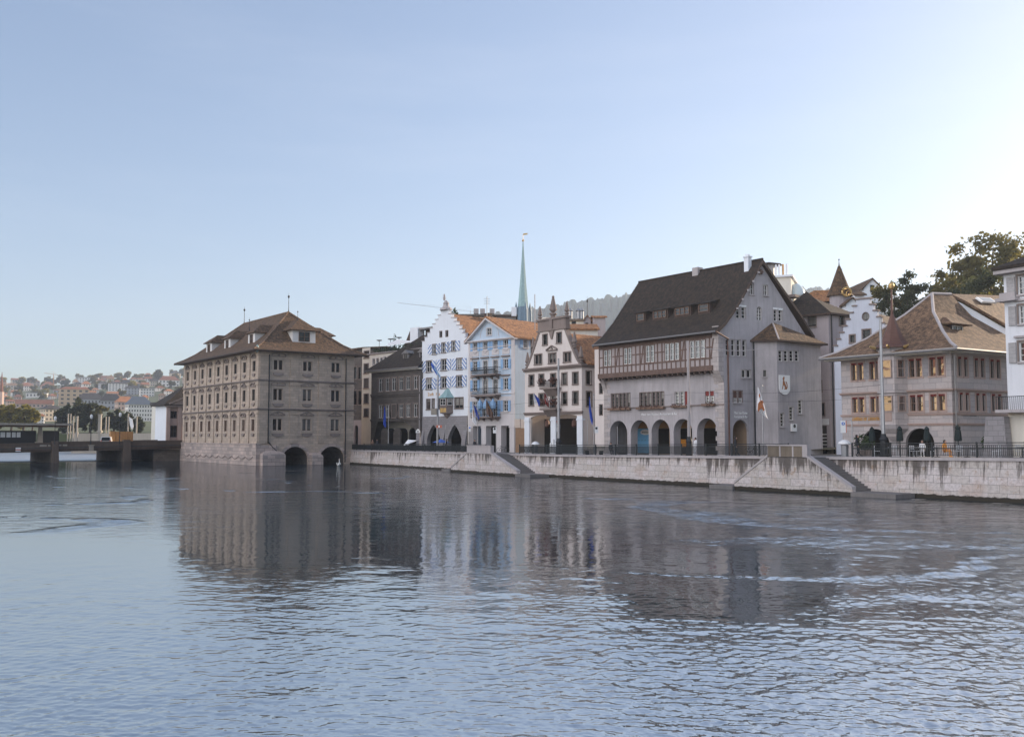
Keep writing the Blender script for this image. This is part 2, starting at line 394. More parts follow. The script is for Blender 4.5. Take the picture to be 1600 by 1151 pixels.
# ---------------------------------------------------------------- windows
def window(fr, r, parent, cols=2, rows=2, frame='frame_brown', glass='glass', off=0, depth=.22, surround=None, sw=.14, sill=None, head=None, fw=.07, mull=None, name='window', arched=None, transom=0):
    """a framed window in an opening: frame mesh (part), pane (sub-part), stone surround / sill / pediment (sub-parts)"""
    s0, z0, s1, z1 = r; mb = MB(); d0 = off - depth
    mu = mull or fw * .8
    if arched is None:
        fr.box(mb, s0, s0 + fw, z0, z1, d0 + .01, d0 + .10); fr.box(mb, s1 - fw, s1, z0, z1, d0 + .01, d0 + .10)
        fr.box(mb, s0 + fw, s1 - fw, z0, z0 + fw, d0 + .012, d0 + .09); fr.box(mb, s0 + fw, s1 - fw, z1 - fw, z1, d0 + .012, d0 + .09)
    else:
        pts = arched; n = len(pts)
        for i in range(n):
            a, b = pts[i], pts[(i + 1) % n]
            mb.tube([fr.p(a[0], a[1], d0 + .05), fr.p(b[0], b[1], d0 + .05)], fw * .7, 4)
    for i in range(1, cols):
        x = s0 + (s1 - s0) * i / cols; fr.box(mb, x - mu / 2, x + mu / 2, z0 + fw, z1 - (fw if arched is None else fw * 2), d0 + .014, d0 + .115)
    for j in range(1, rows):
        z = z0 + (z1 - z0) * j / rows
        if transom: z = z0 + (z1 - z0) * transom
        for i in range(cols):
            a = s0 + (s1 - s0) * i / cols + (fw if i == 0 else mu / 2); b = s0 + (s1 - s0) * (i + 1) / cols - (fw if i == cols - 1 else mu / 2)
            fr.box(mb, a, b, z - .022, z + .022, d0 + .016, d0 + .07)
    w = mb.build(name, M[frame] if isinstance(frame, str) else frame, parent)
    g = MB(); pts = arched or rect_pts(s0, z0, s1, z1)
    cs = sum(p[0] for p in pts) / len(pts); cz = sum(p[1] for p in pts) / len(pts)
    big = [(p[0] + (.01 if p[0] > cs else -.01), p[1] + (.01 if p[1] > cz else -.01)) for p in pts]
    g.prism([fr.p(p[0], p[1], d0 - .02) for p in big], fr.n * .025)
    g.build('pane', M[glass] if isinstance(glass, str) else glass, w)
    if surround and arched is None:
        mb = MB(); p = .05
        fr.box(mb, s0 - sw, s0, z0 - sw, z1 + sw, off - .02, off + p); fr.box(mb, s1, s1 + sw, z0 - sw, z1 + sw, off - .02, off + p)
        fr.box(mb, s0, s1, z1, z1 + sw, off - .02, off + p - .003); fr.box(mb, s0, s1, z0 - sw, z0, off - .02, off + p - .003)
        mb.build('surround', M[surround], w)
    if sill:
        mb = MB(); fr.box(mb, s0 - .12, s1 + .12, z0 - .12, z0 - .003, off - .1, off + .14); mb.build('sill', M[sill], w)
    if head:
        kind, mat = head; mb = MB(); c = (s0 + s1) / 2; h = (s1 - s0) / 2 + .38; zb = z1 + sw + .22
        fr.box(mb, c - h, c + h, zb, zb + .12, off, off + .22)
        if kind == 'tri':
            for sg in (-1, 1):
                a = (c + sg * h, zb + .12); b = (c, zb + .62)
                mb.prism([fr.p(a[0], a[1], off), fr.p(b[0], b[1], off), fr.p(b[0], b[1] + .14, off), fr.p(a[0], a[1] + .12, off)], fr.n * .24)
            mb.prism([fr.p(c - .2, zb + .12, off), fr.p(c + .2, zb + .12, off), fr.p(c, zb + .5, off)], fr.n * .16)
        elif kind == 'seg':
            pr = None
            for i in range(9):
                a = math.pi * i / 8; q = (c - math.cos(a) * h, zb + .12 + .42 * math.sin(a))
                if pr: mb.prism([fr.p(pr[0], pr[1], off), fr.p(q[0], q[1], off), fr.p(q[0], q[1] + .13, off), fr.p(pr[0], pr[1] + .13, off)], fr.n * .24)
                pr = q
            fr.box(mb, c - .16, c + .16, zb + .12, zb + .44, off, off + .18)
        mb.build('pediment', M[mat], w)
    return w
def shutters(fr, r, w, wd, off, ma, mb_):
    s0, z0, s1, z1 = r
    for sg, mt in ((-1, ma), (1, mb_)):
        mb = MB(); a = s0 - .06 - wd if sg < 0 else s1 + .06
        fr.box(mb, a, a + wd, z0, z1, off + .02, off + .065)
        mb.build('shutter', M[mt], w)
def closed_box_wall(mb, fr, s0, s1, z0, z1, depth, m=0, front=False, sides=True):
    """the other three sides of a building whose front lies in fr"""
    a, b = fr.p(s0, z0), fr.p(s1, z0); c, d = fr.p(s1, z0, -depth), fr.p(s0, z0, -depth); h = V((0, 0, z1 - z0))
    if front: mb.quad(a, b, b + h, a + h, m)
    if sides: mb.quad(b, c, c + h, b + h, m); mb.quad(d, a, a + h, d + h, m)
    mb.quad(c, d, d + h, c + h, m)
def slab(mb, ps, th, m=0): mb.prism([V(p) - V((0, 0, th)) for p in ps], (0, 0, th), m)
def drain(fr, s, z0, z1, parent, off=.1, r=.06, mat='gutter', pts=None):
    mb = MB(); mb.tube(pts or [fr.p(s, z0, off), fr.p(s, z1, off)], r, 6); return mb.build('drainpipe', M[mat], parent)
def cornice(fr, s0, s1, z0, z1, parent, mat, pr=.25, name='cornice', steps=2, ret=0):
    mb = MB(); h = (z1 - z0) / steps
    for i in range(steps): 
        p = pr * (i + 1) / steps
        fr.box(mb, s0 - (p if ret & 1 else 0), s1 + (p if ret & 2 else 0), z0 + i * h + (.001 if i else 0), z0 + (i + 1) * h, -.02, p)
    return mb.build(name, M[mat], parent)
# ---------------------------------------------------------------- camera, sky, sun
cam = bpy.data.cameras.new('camera'); co_ = bpy.data.objects.new('camera', cam); COL.objects.link(co_)
co_.location = CAM; co_.rotation_euler = (math.pi / 2 + TH, 0, 0); cam.sensor_width = 36; cam.lens = 36 * F / 1600; cam.clip_start = .5; cam.clip_end = 9000
SC.camera = co_
SUN_AZ, SUN_EL = 55.5, 18.0
w = bpy.data.worlds.new('World'); SC.world = w; w.use_nodes = True
nt = w.node_tree; bg = nt.nodes['Background']
sky = nt.nodes.new('ShaderNodeTexSky'); sky.sky_type = 'NISHITA'; sky.sun_disc = False; sky.sun_elevation = R(SUN_EL); sky.sun_rotation = R(SUN_AZ)
sky.altitude = 400; sky.air_density = 1.0; sky.dust_density = 1.3; sky.ozone_density = 3.0
gm = nt.nodes.new('ShaderNodeGamma'); gm.inputs['Gamma'].default_value = SKY_G
hs = nt.nodes.new('ShaderNodeHueSaturation'); hs.inputs['Saturation'].default_value = SKY_S; hs.inputs['Value'].default_value = SKY_V; hs.inputs['Hue'].default_value = SKY_H
nt.links.new(sky.outputs[0], gm.inputs[0]); nt.links.new(gm.outputs[0], hs.inputs['Color'])
# mottled rosy glow added low in the western sky to brighten shaded facades
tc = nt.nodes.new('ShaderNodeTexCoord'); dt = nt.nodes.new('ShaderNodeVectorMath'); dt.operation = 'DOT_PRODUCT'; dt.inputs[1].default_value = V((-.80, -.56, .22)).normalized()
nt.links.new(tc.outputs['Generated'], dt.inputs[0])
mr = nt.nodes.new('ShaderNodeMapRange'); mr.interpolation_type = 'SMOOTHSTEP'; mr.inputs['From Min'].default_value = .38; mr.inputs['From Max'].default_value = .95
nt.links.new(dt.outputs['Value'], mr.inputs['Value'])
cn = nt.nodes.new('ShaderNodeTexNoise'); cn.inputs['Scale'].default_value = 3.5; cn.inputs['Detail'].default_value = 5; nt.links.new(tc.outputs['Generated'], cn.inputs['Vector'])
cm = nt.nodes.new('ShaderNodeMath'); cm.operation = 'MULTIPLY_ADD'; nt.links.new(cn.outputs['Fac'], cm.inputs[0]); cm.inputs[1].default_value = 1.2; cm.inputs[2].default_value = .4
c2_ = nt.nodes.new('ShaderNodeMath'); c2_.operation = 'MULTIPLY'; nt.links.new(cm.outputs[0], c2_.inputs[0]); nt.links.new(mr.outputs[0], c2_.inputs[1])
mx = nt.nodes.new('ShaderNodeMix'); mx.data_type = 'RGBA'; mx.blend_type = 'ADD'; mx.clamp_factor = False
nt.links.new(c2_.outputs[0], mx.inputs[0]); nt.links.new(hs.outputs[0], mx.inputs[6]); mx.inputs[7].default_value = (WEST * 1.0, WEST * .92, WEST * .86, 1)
mp_ = nt.nodes.new('ShaderNodeMapping'); mp_.inputs['Scale'].default_value = (1.6, 1.6, 9); mp_.inputs['Rotation'].default_value = (.12, .05, .4); nt.links.new(tc.outputs['Generated'], mp_.inputs[0])
ci = nt.nodes.new('ShaderNodeTexNoise'); ci.inputs['Scale'].default_value = 1.5; ci.inputs['Detail'].default_value = 7; ci.inputs['Roughness'].default_value = .62; nt.links.new(mp_.outputs[0], ci.inputs['Vector'])
cr_ = nt.nodes.new('ShaderNodeMapRange'); cr_.interpolation_type = 'SMOOTHSTEP'; nt.links.new(ci.outputs['Fac'], cr_.inputs['Value']); cr_.inputs['From Min'].default_value = .45; cr_.inputs['From Max'].default_value = .8; cr_.inputs['To Max'].default_value = .07
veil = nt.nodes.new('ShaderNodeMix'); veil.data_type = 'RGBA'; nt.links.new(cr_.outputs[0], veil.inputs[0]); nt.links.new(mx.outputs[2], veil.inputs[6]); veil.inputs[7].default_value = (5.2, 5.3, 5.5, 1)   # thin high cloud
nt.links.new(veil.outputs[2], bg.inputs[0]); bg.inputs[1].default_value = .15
sun = bpy.data.lights.new('sun', 'SUN'); so = bpy.data.objects.new('sun', sun); COL.objects.link(so)
sun.energy = 5.0; sun.angle = R(.5); sun.color = (1, .80, .58)
sd = V((math.sin(R(SUN_AZ)) * math.cos(R(SUN_EL)), math.cos(R(SUN_AZ)) * math.cos(R(SUN_EL)), math.sin(R(SUN_EL))))
so.rotation_euler = sd.to_track_quat('Z', 'Y').to_euler(); so.location = (60, 60, 90)
SC.view_settings.view_transform = 'Standard'; SC.view_settings.look = 'None'; SC.view_settings.gamma = 1; SC.view_settings.exposure = EXPOSURE if 'EXPOSURE' in globals() else .55
SC.render.engine = 'CYCLES'
try:
    SC.cycles.use_denoising = True; SC.cycles.max_bounces = 6; SC.cycles.volume_bounces = 0; SC.cycles.sample_clamp_indirect = 6; SC.cycles.caustics_reflective = False; SC.cycles.caustics_refractive = False
except Exception: pass

# ---------------------------------------------------------------- water: a real wave surface on a grid that is finer near the camera
import numpy as np
from mathutils import noise as mnoise
def water_material():
    m, nt, b, o = nodes('river_water')
    g = N(nt, 'NewGeometry'); mp = N(nt, 'Mapping'); mp.inputs['Scale'].default_value = (1, .7, 1); mp.inputs['Rotation'].default_value = (0, 0, R(12)); L(nt, g.outputs['Position'], mp.inputs[0])
    at = N(nt, 'Attribute', attribute_name='rough'); n3 = noise(nt, mp.outputs[0], 5.5, 3, .6, .4)
    mu_ = N(nt, 'Math', operation='MULTIPLY'); L(nt, n3, mu_.inputs[0]); L(nt, at.outputs['Fac'], mu_.inputs[1])
    bp = N(nt, 'Bump'); bp.inputs['Strength'].default_value = 1.0; bp.inputs['Distance'].default_value = WAVE
    mp2 = N(nt, 'Mapping'); mp2.inputs['Scale'].default_value = (.62, 1, 1); mp2.inputs['Rotation'].default_value = (0, 0, R(-14)); L(nt, g.outputs['Position'], mp2.inputs[0]); n1 = noise(nt, mp2.outputs[0], .95, 4, .62, .5)
    fa = N(nt, 'Attribute', attribute_name='far'); m2_ = N(nt, 'Math', operation='MULTIPLY'); L(nt, n1, m2_.inputs[0]); L(nt, fa.outputs['Fac'], m2_.inputs[1])
    ad_ = N(nt, 'Math', operation='MULTIPLY_ADD'); L(nt, m2_.outputs[0], ad_.inputs[0]); ad_.inputs[1].default_value = 9.0; L(nt, mu_.outputs[0], ad_.inputs[2])
    L(nt, ad_.outputs[0], bp.inputs['Height']); L(nt, bp.outputs[0], b.inputs['Normal'])
    b.inputs['Base Color'].default_value = (.010, .030, .045, 1); ag = N(nt, 'Attribute', attribute_name='gloss'); L(nt, ag.outputs['Fac'], b.inputs['Roughness']); b.inputs['IOR'].default_value = W_IOR
    return m
def sstep(x, a, b): t = np.clip((x - a) / (b - a), 0, 1); return t * t * (3 - 2 * t)
def water_mesh():
    nc, nr = 860, 760
    dep = np.linspace(math.atan(4.5 / 330), math.atan(4.5 / 10.5), nr); r = 4.5 / np.tan(dep); az = np.linspace(R(-33), R(33), nc)
    X = np.outer(r, np.sin(az)); Y = np.outer(r, np.cos(az)); dr = np.abs(np.gradient(r))[:, None]; dc = (r * (az[1] - az[0]))[:, None]
    # roughness map: slicks, ruffled tongues and thin shear lines of the current
    st = 4; rr_, cc_ = r[::st], az[::st]; A = np.zeros((len(rr_), len(cc_))); B = np.zeros_like(A)
    ca, sa = math.cos(R(24)), math.sin(R(24))
    for i, q in enumerate(rr_):
        for j, t in enumerate(cc_):
            x, y = q * math.sin(t), q * math.cos(t); u, v = x * ca + y * sa, -x * sa + y * ca
            wx = 5 * mnoise.noise((u * .045, v * .03, 7.1)); wy = 9 * mnoise.noise((u * .04, v * .03, 3.3))
            A[i, j] = mnoise.fractal(((u + wx) * .030, (v + wy) * .020, 1.7), .9, 2.1, 4)
            B[i, j] = abs(mnoise.noise(((x + wx * 1.5 + .25 * y) * .026, (y + wy * .55) * .085, 11.3)))
    def upsample(M_):
        a = np.array([np.interp(az, cc_, row) for row in M_]); return np.array([np.interp(np.arange(nr), np.arange(0, nr, st)[:len(rr_)], a[:, j]) for j in range(nc)]).T
    A, B = upsample(A), upsample(B)
    rough = .12 + .22 * sstep(A, -.5, -.1) + .95 * sstep(A, .04, .42)
    rough *= 1 - .62 * sstep(-X, 3, 22) * sstep(Y, 34, 60)                   # calmer reach on the left
    rough = rough + .34 * (1 - sstep(Y, 24, 38))
    rough *= 1 - .7 * sstep(X, 1, 5) * sstep(Y, 21, 25) * (1 - sstep(Y, 33, 38)) * (1 - sstep(A, -.1, .5))   # slick before the large stair
    rough = rough + .55 * sstep(X, -5, 5) * (1 - sstep(Y, 20, 26)) + .35 * sstep(-X, 2, 7) * (1 - sstep(Y, 15, 21))
    v_ = Y - (41.5 - .36 * (X - 9)) - 5 * A; rough = rough + 1.7 * np.exp(-(v_ / (1.3 + .16 * np.clip(X - 8, 0, 20))) ** 2) * sstep(X, 5, 9)   # ruffled tongue of the current
    rough += 3.2 * (1 - sstep(B, .006, .035)) * sstep(A, -.35, .1) * sstep(Y, 22, 36) * (1 - sstep(Y, 120, 170))   # thin shear lines
    gloss = .012 + .028 * rough + .05 * sstep(Y, 70, 160) * rough + .34 * sstep(Y - (180 + (X + 61.7) * .728), 3, 10) * sstep(-X, 48, 56) + .3 * sstep(Y, 200, 210) * sstep(X, -56, -48)
    rs = np.random.RandomState(5); Z = np.zeros_like(X); n = 140
    lam = np.exp(np.linspace(math.log(.09), math.log(4.5), n)); 
    for k in range(n):
        th = R(90) + rs.normal(0, .75) + .12; ph = rs.uniform(0, 6.28); kk = 2 * math.pi / lam[k]
        sl = W_SLOPE * (1.7 if lam[k] < .42 else .85 if lam[k] < .9 else .42 if lam[k] < 2.0 else .22) * math.sqrt(2.0 / n)
        fade = np.clip((lam[k] / np.maximum(dr, dc) - 1.6) / 1.6, 0, 1)
        Z += fade * (sl / kk) * np.sin(kk * (X * math.cos(th) + Y * math.sin(th)) + ph + .8 * np.sin(.11 * X + .07 * Y + k))
    edge = sstep(np.abs(np.broadcast_to(az, X.shape)), R(32.9), R(32)) if False else 1 - sstep(np.abs(np.broadcast_to(az, X.shape)), R(32), R(33)); edge = edge * sstep(r, 10.5, 11.5)[:, None] * (1 - sstep(r, 300, 328))[:, None]
    Z *= rough * edge
    vs = np.stack([X, Y, Z], -1).reshape(-1, 3); i = np.arange(nr - 1)[:, None] * nc + np.arange(nc - 1)[None, :]
    fs = np.stack([i, i + nc, i + nc + 1, i + 1], -1).reshape(-1, 4); m0 = len(vs)
    # flat remainder of the river outside the wave grid
    e = lambda a, q: (q * math.sin(a), q * math.cos(a), 0.0)
    r0, r1, a0, a1 = r[-1], r[0], az[0], az[-1]
    ext = [e(a0, r0), e(a0, r1), (-900, r1 * math.cos(a0), 0), (-900, -80, 0), (0, -80, 0), e(a1, r0), e(a1, r1), (600, r1 * math.cos(a1), 0), (600, -80, 0)]
    fl = [(0, 1, 2, 3), (0, 3, 4), (5, 4, 8), (5, 8, 7, 6)]
    inner = [e(a, r0) for a in az[::40]] + [e(a1, r0)]; k0 = m0 + len(ext)
    faces = [list(map(int, f)) for f in fs] + [[m0 + q for q in f] for f in fl] + [[m0 + 4, k0 + j, k0 + j + 1] for j in range(len(inner) - 1)]
    outer = [e(a, r1) for a in az[::40]] + [e(a1, r1)]; k1 = k0 + len(inner); far_ = [(p[0] * 3, 900, 0) for p in outer]; k2 = k1 + len(outer)
    faces += [[k1 + j, k1 + j + 1, k2 + j + 1, k2 + j] for j in range(len(outer) - 1)]
    allv = np.concatenate([vs, np.array(ext), np.array(inner), np.array(outer), np.array(far_)])
    me = bpy.data.meshes.new('river_water'); me.from_pydata(allv.tolist(), [], faces); me.materials.append(water_material())
    me.polygons.foreach_set('use_smooth', [True] * len(me.polygons))
    at = me.attributes.new('rough', 'FLOAT', 'POINT'); at.data.foreach_set('value', np.concatenate([rough.reshape(-1), np.full(len(allv) - m0, .6)]).astype(np.float32))
    far = sstep(Y, 30, 62) * (.22 + 1.0 * np.minimum(rough, 2.2)) * (1 - .55 * sstep(Y, 130, 190)); at = me.attributes.new('far', 'FLOAT', 'POINT'); at.data.foreach_set('value', np.concatenate([far.reshape(-1), np.full(len(allv) - m0, .3)]).astype(np.float32))
    at = me.attributes.new('gloss', 'FLOAT', 'POINT'); at.data.foreach_set('value', np.concatenate([gloss.reshape(-1), np.full(len(allv) - m0, .06)]).astype(np.float32))
    for p in list(me.polygons)[-len(faces) + len(fs):]: 
        if p.normal.z < 0: p.flip()
    ob = bpy.data.objects.new('river_water', me); COL.objects.link(ob); return tag(ob, kind='structure')
water_mesh()

# ---------------------------------------------------------------- quay line
def q3(px, Y, z): p = plan(px, Y); return V((p.x, p.y, z))
QA, QB, QC, QE = q3(543, 161, 2.3), q3(730, 125.5, 2.42), q3(900, 104, 2.55), q3(1600, 65.5, 3.05)
d = (QE - QC).normalized(); QF = QE + d * 26; d0 = (QA - QB).normalized(); Q0 = QA + d0 * 90; Q0.z = 2.3; QF.z = 3.2
QL = [Q0, QA, QB, QC, QE, QF]
def nrm(a, b): u = (b - a); u.z = 0; u.normalize(); return V((-u.y, u.x, 0))       # inland side is +normal
def street_z(p):
    best = None
    for a, b in zip(QL, QL[1:]):
        u = V((b.x - a.x, b.y - a.y)); t = max(0, min(1, (V((p[0] - a.x, p[1] - a.y))).dot(u) / u.dot(u)))
        q = a.lerp(b, t); dd = (q.x - p[0]) ** 2 + (q.y - p[1]) ** 2
        if best is None or dd < best[0]: best = (dd, q.z)
    return best[1]
INL = V((.80, .60, 0))
# pavement along the railing, then the carriageway, as sheets over the ground
def strip(o0, o1, dz, name, mat):
    mb = MB()
    for a, b in zip(QL, QL[1:]):
        mb.quad(a + INL * o0 + V((0, 0, dz)), b + INL * o0 + V((0, 0, dz)), b + INL * o1 + V((0, 0, dz)), a + INL * o1 + V((0, 0, dz)))
    return tag(mb.build(name, mat), kind='structure')
strip(.3, 110, -.15, 'street', M['asphalt'])
strip(.3, 3.4, -.012, 'pavement', M['paving'])
mb = MB()
for a, b in zip(QL, QL[1:]):
    mb.prism([a + INL * 3.4 + V((0, 0, -.3)), a + INL * 3.6 + V((0, 0, -.3)), a + INL * 3.6 + V((0, 0, 0)), a + INL * 3.4 + V((0, 0, 0))], b - a)
tag(mb.build('kerb', M['coping']), kind='structure')
# tram rails / lane line
strip(7.0, 7.12, -.145, 'road_marking', M['sign_white'])

class Line:
    """the quay wall run between two points, as an upright frame"""
    def __init__(s, a, b): s.a, s.b = a, b; s.fr = Fr(a, b - a); s.len = (V((b.x, b.y)) - V((a.x, a.y))).length
    def z(s, t): return s.a.z + (s.b.z - s.a.z) * t / s.len
runs = [Line(a, b) for a, b in zip(QL[1:], QL[2:])]
qw = thing('quay_wall', (QB.x, QB.y, 0), 'long stained pale ashlar embankment wall rising from the river below the railing', 'embankment wall')
mw, mc = MB(), MB()
def qs(px, y=700):                     # run and distance along it for a column of the picture
    for i, r in enumerate(runs):
        s = r.fr.s_(px, y)
        if 0 <= s <= r.len: return i, s
    return len(runs) - 1, runs[-1].fr.s_(px, y)
S1 = [qs(x, 705) for x in (733, 758, 796, 838, 862)]      # first stair: left foot, parapet ends, right foot, landing end
S2 = [qs(x, 712) for x in (1178, 1231, 1292, 1362, 1432)]
def wallrun(r, s0, s1):
    f = r.fr; n = max(1, int((s1 - s0) / 8)); 
    for k in range(n):
        a, b = s0 + (s1 - s0) * k / n, s0 + (s1 - s0) * (k + 1) / n
        mw.quad(f.p(a, -1, .35), f.p(b, -1, .35), f.p(b, r.z(b) - .22), f.p(a, r.z(a) - .22))
        p = [f.p(a, r.z(a) - .22, -.35), f.p(a, r.z(a) - .22, .12), f.p(b, r.z(b) - .22, .12), f.p(b, r.z(b) - .22, -.35)]
        t = [f.p(a, r.z(a), -.35), f.p(a, r.z(a), .12), f.p(b, r.z(b), .12), f.p(b, r.z(b), -.35)]
        mc.hexa(p + t)
for r in runs: wallrun(r, 0, r.len)
mw.build('wall', M['quay'], qw); mc.build('coping', M['coping'], qw)

def river_stair(S, label, rail):
    i = S[0][0]; r = runs[i]; f = r.fr
    def cs(k):                       # distances measured along run r even if the picture column fell on its neighbour
        return S[k][1] if S[k][0] == i else r.len + S[k][1]
    s = [cs(k) for k in range(5)]
    if S[0][0] != S[-1][0] and S[0][0] < S[-1][0]:
        i = S[-1][0]; r = runs[i]; f = r.fr; s = [(q[1] if q[0] == i else q[1] - runs[q[0]].len) for q in S]
    root = thing('river_stair', f.p((s[1] + s[2]) / 2, 0, 1.5), label, 'river stair')
    zt = r.z(max(0, min(r.len, s[2]))); o0, o1 = .35, 2.6; w_ = .42
    mb = MB()                        # the front wall: a trapezium facing the river
    out = [(s[0], -1), (s[3], -1), (s[3], .5), (s[2], zt - .05), (s[1], zt - .05), (s[0], .5)]
    mb.prism([f.p(a, z, o1 - w_) for a, z in out], f.n * w_)
    mb.build('front_wall', M['quay'], root)
    for a, b in (((s[0], .5), (s[1], zt - .05)), ((s[2], zt - .05), (s[3], .5))):
        mb = MB(); mb.prism([f.p(a[0], a[1] + .004, o1 - w_ - .05), f.p(b[0], b[1] + .004, o1 - w_ - .05), f.p(b[0], b[1] + .2, o1 - w_ - .05), f.p(a[0], a[1] + .2, o1 - w_ - .05)], f.n * (w_ + .11)); mb.build('sloping_coping', M['coping'], root)
    for a0, a1 in ((s[1], s[0]), (s[2], s[3])):
        mb = MB(); n = 14
        for k in range(n):
            x0, x1 = a0 + (a1 - a0) * k / n, a0 + (a1 - a0) * (k + 1) / n; z = zt - .02 - (zt - .45) * (k + .5) / n
            f.box(mb, min(x0, x1), max(x0, x1), -1, z, -.3, o1 - w_ - .01)
        mb.build('steps', M['steps'], root)
    mb = MB(); f.box(mb, s[1], s[2], -1, zt - .03, -.3, o1 - w_ - .012); mb.build('landing', M['paving'], root)
    for a0, a1 in ((s[3] + .002, s[4]), (s[0] - (s[4] - s[3]) * .7, s[0] - .002)):
        mb = MB(); f.box(mb, a0, a1, -.5, .32, .35, o1 + .25); mb.build('landing_stage', M['steps'], root)
    # parapet round the stair head
    mb = MB(); f.box(mb, s[1] + .02, s[2] + .02, zt - .01, zt + .86, o1 - .36, o1 + .02); f.box(mb, s[1] + .02, s[1] + .3, zt - .01, zt + .855, .13, o1 - .362)
    pm = mb.build('parapet', M['moss_stone'] if rail == 'solid' else M['coping'], root)
    mb = MB(); f.box(mb, s[1] - .04, s[2] + .08, zt + .862, zt + .98, o1 - .42, o1 + .09); mb.build('parapet_cap', M['coping'], pm)
    mb = MB(); f.box(mb, s[2] - .38, s[2] + .1, zt - .012, zt + .9, o1 - .41, o1 + .07); mb.build('pillar', M['coping'], pm)
    if rail == 'solid':
        for k in (.33, .66): mb = MB(); a = s[1] + (s[2] - s[1]) * k; f.box(mb, a - .07, a + .07, zt - .01, zt + .855, o1 + .02, o1 + .05); mb.build('joint_pilaster', M['coping'], pm)
    return s, i
st1 = river_stair(S1, 'smaller pale river stair with thin parapet in front of the blue gabled house', 'open')
st2 = river_stair(S2, 'large river stair with mossy parapet block in front of the carved hound shield', 'solid')

# ---------------------------------------------------------------- iron railing, one thing per run between the stairs
def railing(r, s0, s1, label, style):
    f = r.fr; root = thing('railing', f.p((s0 + s1) / 2, r.z((s0 + s1) / 2), 0), label, 'railing', 'iron railings along the quay')
    def p(s, h, o=-.1): return f.p(s, r.z(s) + h, o)
    mb = MB()
    for h, t in ((1.02, .06), (.88, .03), (.14, .03)): 
        mb.prism([p(s0, h, -.1 - t / 2), p(s0, h, -.1 + t / 2), p(s0, h + t, -.1 + t / 2), p(s0, h + t, -.1 - t / 2)], p(s1, h) - p(s0, h))
    mb.build('rail', M['iron_green'], root)
    mb = MB(); n = int((s1 - s0) / .135)
    for k in range(n + 1):
        s = s0 + (s1 - s0) * k / n; t = .014 if style else .022
        mb.hexa([p(s - t, .14, -.1 - t), p(s + t, .14, -.1 - t), p(s + t, .14, -.1 + t), p(s - t, .14, -.1 + t), p(s - t, .9, -.1 - t), p(s + t, .9, -.1 - t), p(s + t, .9, -.1 + t), p(s - t, .9, -.1 + t)])
        if style and k < n:           # ornamental collars
            q = (s1 - s0) / n
            mb.hexa([p(s + .02, .62, -.112), p(s + q - .02, .62, -.112), p(s + q - .02, .62, -.088), p(s + .02, .62, -.088), p(s + .02, .70, -.112), p(s + q - .02, .70, -.112), p(s + q - .02, .70, -.088), p(s + .02, .70, -.088)])
    mb.build('balusters', M['iron_green'], root)
    n = max(1, round((s1 - s0) / 3.2))
    for k in range(n + 1):
        s = s0 + (s1 - s0) * k / n; mb = MB(); t = .05
        mb.hexa([p(s - t, 0, -.1 - t), p(s + t, 0, -.1 - t), p(s + t, 0, -.1 + t), p(s - t, 0, -.1 + t), p(s - t, 1.12, -.1 - t), p(s + t, 1.12, -.1 - t), p(s + t, 1.12, -.1 + t), p(s - t, 1.12, -.1 + t)])
        mb.build('post', M['iron_green'], root)
s1_, i1 = st1; s2_, i2 = st2
def span(i, j, a, b, style, *labels):
    for k in range(i, j + 1):
        r = runs[k]; x0 = a if k == i else 0; x1 = b if k == j else r.len
        if x1 - x0 > .3: railing(r, x0, x1, labels[k - i], style)
def locate(i, s):
    while i > 0 and s < 0: i -= 1; s += runs[i].len
    while i < len(runs) - 1 and s > runs[i].len: s -= runs[i].len; i += 1
    return i, s
iA, sA = locate(i1, s1_[1]); iB, sB = locate(i1, s1_[2] + 2.2); iC, sC = locate(i2, s2_[1]); iD, sD = locate(i2, s2_[2] + 2.3)
span(0, iA, .6, sA, 0, 'plain dark railing between the river town hall and the smaller river stair', 'short plain railing bending just left of the smaller stair')
if iB == iC: span(iB, iC, sB, sC, 0, 'dark railing in front of the arcaded guild house between the two river stairs')
else: span(iB, iC, sB, sC, 0, 'dark railing just right of the smaller river stair below the obelisk gable', 'dark railing in front of the arcaded guild house between the two river stairs', 'plain railing piece')
span(iD, len(runs) - 1, sD, runs[-1].len - 5, 1, 'ornamental dark railing in front of the cafe terrace right of the large stair', 'far right ornamental railing')

# ---------------------------------------------------------------- hills and far banks
def lerp_prof(prof, x):
    if x <= prof[0][0]: return prof[0][1]
    for (a, y0), (b, y1) in zip(prof, prof[1:]):
        if x <= b: return y0 + (y1 - y0) * (x - a) / (b - a)
    return prof[-1][1]
LROWS = [(300, [(-300, 678)]), (400, [(-300, 668)]), (600, [(-300, 652), (300, 645)]), (850, [(-300, 630), (0, 630), (300, 618)]),
         (1150, [(-300, 614), (0, 612), (120, 606), (300, 596)]), (1450, [(-300, 608), (0, 606), (60, 603), (120, 599), (200, 595), (300, 588), (420, 580)])]
def hill_z(px, Y):
    if Y <= LROWS[0][0]: return at_y(px, lerp_prof(LROWS[0][1], px), LROWS[0][0]).z
    for (y0, p0), (y1, p1) in zip(LROWS, LROWS[1:]):
        if Y <= y1:
            a = at_y(px, lerp_prof(p0, px), y0).z; b = at_y(px, lerp_prof(p1, px), y1).z
            return a + (b - a) * (Y - y0) / (y1 - y0)
    return at_y(px, lerp_prof(LROWS[-1][1], px), LROWS[-1][0]).z
mb = MB(); cols = list(range(-300, 560, 20)); rows = [300, 350, 400, 500, 600, 725, 850, 1000, 1150, 1300, 1450, 1600]
g = [[(lambda p: V((p.x, p.y, hill_z(c, min(Y, 1450)) - (60 if Y > 1450 else 0))))(plan(c, Y)) for c in cols] for Y in rows]
